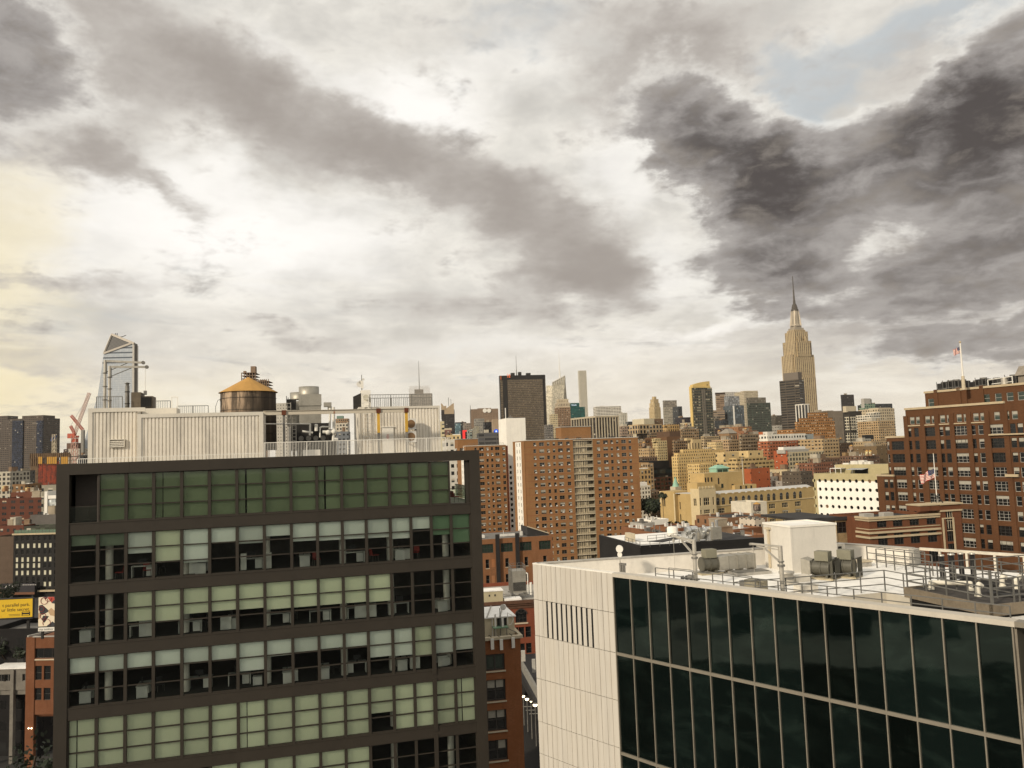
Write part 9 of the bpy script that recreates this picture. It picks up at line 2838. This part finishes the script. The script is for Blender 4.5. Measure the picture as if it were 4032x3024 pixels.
# colourful poster billboard and its maker's plate
p0, p1 = PT(152, 2353, 129), PT(152, 2467, 129)
h_ = p0.z - p1.z
t = thing('poster_billboard', 'cream and red poster billboard half hidden by the dark office corner', 'billboard', (p0.x, p0.y, 0), R(2))
_m, _k, _bs = new_mat('abstract poster')
_oc = _k.n('ShaderNodeTexCoord').outputs['Object']
_v = _k.n('ShaderNodeTexVoronoi', {'Vector': _oc, 'Scale': .9}, feature='F1').outputs['Color']
_f = _k.n('ShaderNodeSeparateColor', {0: _v}).outputs
_c = _k.mix(_k.m('GREATER_THAN', _f[0], .62), (.72, .62, .46), (.45, .30, .17))
_c = _k.mix(_k.m('GREATER_THAN', _f[1], .80), _c, (.40, .05, .03))
_c = _k.mix(_k.m('GREATER_THAN', _f[2], .82), _c, (.03, .03, .035))
_k.put(_bs.inputs['Base Color'], _c)
part('panel', MB().box(0, 4.2, 0, .25, p1.z, p0.z), _m, t)
b = MB()
for cx_, cz_, r_ in ((.9, .88, .55), (1.5, .97, .5), (.75, .35, .45), (1.3, .12, .6), (.5, .6, .4)):
 pts = [(cx_ + r_ * cos(k * .6283), -.03, p1.z + h_ * cz_ + r_ * sin(k * .6283)) for k in range(11)]
 for a_, c_ in zip(pts[:-1], pts[1:]):
  if p1.z < a_[2] < p0.z and p1.z < c_[2] < p0.z:
   b.bar(a_, c_, .09, .05)
part('poster_print', b, mat('dark red ink', (.25, .03, .03), .6), t)
part('frame', MB().box(0, 4.2, -.1, .3, p1.z - .5, p1.z).box(.3, .6, .25, .6, p1.z - 2, p0.z).box(3.4, 3.7, .25, .6, p1.z - 2, p0.z), M_DARK, t)
zp_ = PT(*ZB(275, 707), 128).z
pn = part('maker_plate', MB().box(.15, 3.6, -.3, -.15, zp_ - .28, zp_ + .28), M_WHITE, t)
lettering('city outdoor', .44, pn, (.28, -.31, zp_ - .12), (R(90), 0, 0), M_INKB, 'lettering')
# brick building under it
o = PT(*ZB(187, 755), 132)
LF = Frame(o, R(-4))
lf = lambda x, yv, bk=0: LF.front(*ZB(x, yv), bk)
root = froot('red_brick_corner', LF, 'red brown brick building with dark paired windows left of the dark office', 'building')
BR_C = brick('rusty brick', (.17, .066, .030), (.2, .1, .06), .22, .075, .4, .5)
cols = [(lf(x, 1000)[0], 1.15, 1) for x in (265, 327, 395)]
rws_ = [(lf(265, 1050)[1], 2.2), (lf(265, 1190)[1], 1.9)]
zs = lf(240, 905)[1]
lst = front_wall('front_wall', root, 7, lf(240, 1290)[1], zs, cols, rws_, BR_C, .2, styles=lambda *a: dict(nx=1, nz=2, fm=M_DFRAME))
lst += front_wall('front_wall', root, 7, zs, o.z, [(lf(330, 870)[0], 4.2, 3)], [(lf(330, 898)[1], 1.55)], BR_C, .2, styles=lambda *a: dict(nx=3, nz=1, fm=M_DFRAME))
place_windows(root, lst)
part('corner_pier', MB().box(-.05, lf(236, 1300)[0], -.12, .5, 0, o.z + .002), BR_C, root)
part('stone_sill', MB().box(lf(236, 1000)[0], 7, -.1, -.003, zs - .2, zs), M_STONE, root)
part('wall', MB().box(.05, 7, .5, 10, lf(240, 1290)[1] - .4, o.z - .6), BR_C, root)
part('column', MB().box(5.5, 6.2, .2, .9, 0, lf(240, 1290)[1]), M_DARK, root)
part('roof_edge', MB().bar((0, .2, o.z + .1), (2.0, 5, o.z + .15), .3).box(1, 7, -.1, .3, o.z, o.z + .15), M_CONC, root)
for n, x in enumerate((196, 216)):
 q = lf(x, 1385, -.3)
 t = thing('wall_lamp', 'tiny lit wall lamp, %s of the pair on the red brown brick pier' % ('left' if not n else 'right'), 'lamp', LF.world(q[0], -.25, q[1]), LF.ang, 'pair of wall lamps')
 part('bulb', MB().ball((0, 0, 0), .10, 8, 6), lampm, t)
 part('bracket', MB().box(-.03, .03, 0, .14, -.03, .03), M_DARK, t)
# concrete warehouse shed with a bright roof
o = PT(*ZB(186, 962), 142)
CF = Frame(o, R(-2))
cf = lambda x, yv, bk=0: CF.front(*ZB(x, yv), bk)
M_GREYC = mat('grimy concrete', (.17, .155, .13), .85, .25, .6, 0, .3)
root = froot('concrete_shed', CF, 'grey concrete elevated shed with a bright white roof strip and columns', 'shed')
a, _ = cf(-60, 1000)
zb_ = cf(100, 1120)[1]
lst = front_wall('front_wall', root, .5, zb_, o.z - .2, [(cf(55, 1035)[0], 1.5, 2), (cf(5, 1035)[0], 1.5, 2), (cf(172, 1030)[0], .9, 1)], [(cf(55, 1060)[1], 1.2)], M_GREYC, .2, x0=a, styles=lambda *q: dict(nx=2, nz=1, fm=M_DULL))
place_windows(root, lst)
part('roof', MB().box(a, .6, -.2, 5, o.z - .2, o.z), M_ROOFW, root)
part('slab', MB().box(a, .5, .21, 6, zb_ - .8, zb_ - .002), M_GREYC, root)
for x in (90, -30):
 c_ = cf(x, 1000)[0]
 part('column', MB().box(c_ - .3, c_ + .3, -.3, .4, 0, o.z - .3), M_GREYC, root)
for i in range(5):
 q = ATZ(*ZB(60 + i * 25, 1440 + i * 8), .03)
part('beam', MB().box(a, .4, 4, 4.6, zb_ - 6, zb_ - 5.4), M_DULL, root)
bld('black unlit block behind the yellow billboard', ZB, None, -80, 300, 700, 146, dict(wall=(.012, .011, .011), bay=3, floor=3.6, fx=.4, fz=.4, glass=(.01, .01, .01), pale=0), -4, 10, 'low_building', bulk=0)


# ------------------------------------------------------------------ trees
def leafmat(nm, col):
 m, k, bs = new_mat(nm)
 ge = k.n('ShaderNodeNewGeometry').outputs['Random Per Island']
 oc = k.n('ShaderNodeTexCoord').outputs['Object']
 n = k.noise(oc, .5, 3, .6).outputs[0]
 k.put(bs.inputs['Base Color'], k.mix(k.m('ADD', k.m('MULTIPLY', ge, .6), k.m('MULTIPLY', n, .5)), C(col, .45), C(col, 1.5)))
 bs.inputs['Roughness'].default_value = .7
 return m


LEAF = leafmat('street tree leaves', (.016, .024, .009))
BARK = mat('bark', (.06, .045, .03), .9, .3, 2)


def tree(p, h, r, label, seed, n=900, group='trees between the buildings', leaf=.42):
 rg = random.Random(seed)
 t = thing('tree', label, 'tree', p, rg.random() * 6, group)
 b = MB().cyl((0, 0, 0), (0, 0, max(h * .55, h - r * 1.4)), r * .08, r * .05, 8)
 clumps = []
 for i in range(11):
  a_, e = rg.random() * 6.283, rg.uniform(-.35, 1)
  rr_ = r * rg.uniform(.45, .95)
  c = Vector((cos(a_) * rr_ * cos(e * .9), sin(a_) * rr_ * cos(e * .9), h - r * .9 + r * .85 * sin(e) * rg.uniform(.5, 1)))
  clumps.append((c, r * rg.uniform(.28, .52)))
  b.bar((0, 0, max(h * .3, h - r * rg.uniform(1.8, 2.6))), c, r * .035)
 clumps.append((Vector((0, 0, h - r * .85)), r * .55))
 part('trunk', b, BARK, t)
 lb = MB()
 for i in range(n):
  c, cr = rg.choice(clumps)
  d = Vector((rg.gauss(0, 1), rg.gauss(0, 1), rg.gauss(0, 1))).normalized() * cr * rg.uniform(.45, 1.08)
  p_ = c + d
  u = Vector((rg.gauss(0, 1), rg.gauss(0, 1), rg.gauss(0, 1))).normalized()
  v = u.orthogonal().normalized()
  s = leaf * rg.uniform(.6, 1.5)
  lb.add([p_ - u * s, p_ + v * s * .6, p_ + u * s, p_ - v * s * .6], [(0, 1, 2, 3)])
 part('crown', lb, LEAF, t)
 return t


for n, (u, v, y, hpx, wpx, lab) in enumerate(((2560, 2052, 345, 100, 70, 'big round dark green tree between the brick tower and yellow school'), (2510, 2025, 385, 40, 30, 'small tree beside the white house with iron balconies'), (2652, 2092, 300, 45, 50, 'low spreading tree at the foot of the yellow school'),
            (2690, 2078, 320, 30, 30, 'small dark tree beside the low spreading tree by the school'), (2608, 1965, 420, 30, 26, 'pale roof garden tree above the row of pale low houses'))):
 top = PT(u, v - hpx, y)
 r = wpx / FPX * y / 2 * 1.15
 tree(Vector((top.x, top.y, 0)), max(6, top.z - r * .3), r, lab, n + 3, 1500 if n == 0 else 600, leaf=.55)
for n, (u, v, y, r, lab) in enumerate(((60, 2985, 100, 5.5, 'dark street tree filling the bottom left corner'), (170, 3010, 104, 4.6, 'dark street tree against the left side of the dark office'), (60, 2515, 147, 3.2, 'dark tree crown below the yellow billboard'), (20, 2540, 149, 2.6, 'smaller dark tree crown at the left edge below the yellow billboard'), (25, 2300, 300, 4.5, 'dark tree at the left edge beside the black building'))):
 c = PT(u, v, y)
 tree(Vector((c.x, c.y, 0)), max(6, c.z + r * .1) , r, lab, n + 30, 900, 'street trees in the lower left corner', .3)


# cars on the street in the lower left, glimpsed between the columns
def car(loc, rz, col, label):
 t = thing('parked_car', label, 'car', loc, rz, 'cars in the lower left street')
 m = mat('car paint ' + label[:12], col, .3, .05, 1, .2)
 b = MB().hull([(-2.1, -.85, .35), (2.1, -.85, .35), (2.1, .85, .35), (-2.1, .85, .35)], [(-2.15, -.88, .85), (2.1, -.88, .8), (2.1, .88, .8), (-2.15, .88, .85)])
 b.hull([(-1.6, -.8, .85), (1.1, -.8, .82), (1.1, .8, .82), (-1.6, .8, .85)], [(-1.1, -.65, 1.42), (.4, -.65, 1.42), (.4, .65, 1.42), (-1.1, .65, 1.42)])
 part('body', b, m, t)
 part('glass', MB().hull([(-1.5, -.81, .92), (1.0, -.81, .9), (1.0, .81, .9), (-1.5, .81, .92)], [(-1.08, -.67, 1.36), (.42, -.67, 1.36), (.42, .67, 1.36), (-1.08, .67, 1.36)]), M_GLASS, t)
 for x in (-1.3, 1.3):
  for y_ in (-.88, .72):
   part('wheel', MB().cyl((x, y_, .33), (x, y_ + .16, .33), .33, seg=14), M_DARK, t)
 for y_ in (-.6, .6):
  part('headlight', MB().box(2.08, 2.13, y_ - .15, y_ + .15, .6, .74), M_WHITE, t)


for n, (x, yv, col, lab) in enumerate(((100, 1345, (.5, .5, .5), 'silver car under the grey concrete shed'), (165, 1320, (.06, .06, .065), 'black car behind the red brown brick pier'), (255, 1310, (.45, .44, .42), 'pale car beside the foot of the dark office'))):
 p = ATZ(*ZB(x, yv), .0)
 car(p, R(70 + n * 6), col, lab)

# ------------------------------------------------------------------ city haze
hz_m = bpy.data.materials.new('city haze')
hz_m.use_nodes = True
k_ = NT(hz_m.node_tree)
v_ = k_.n('ShaderNodeVolumePrincipled', {'Color': (0.92, 0.86, 0.76, 1), 'Density': 2.0e-5, 'Anisotropy': 0.2})
k_.n('ShaderNodeOutputMaterial', {'Volume': v_})
solo('haze', MB().box(-3500, 3500, -400, 5000, -1, 480), hz_m, 'thin warm evening haze over the city', 'haze', kind='stuff')
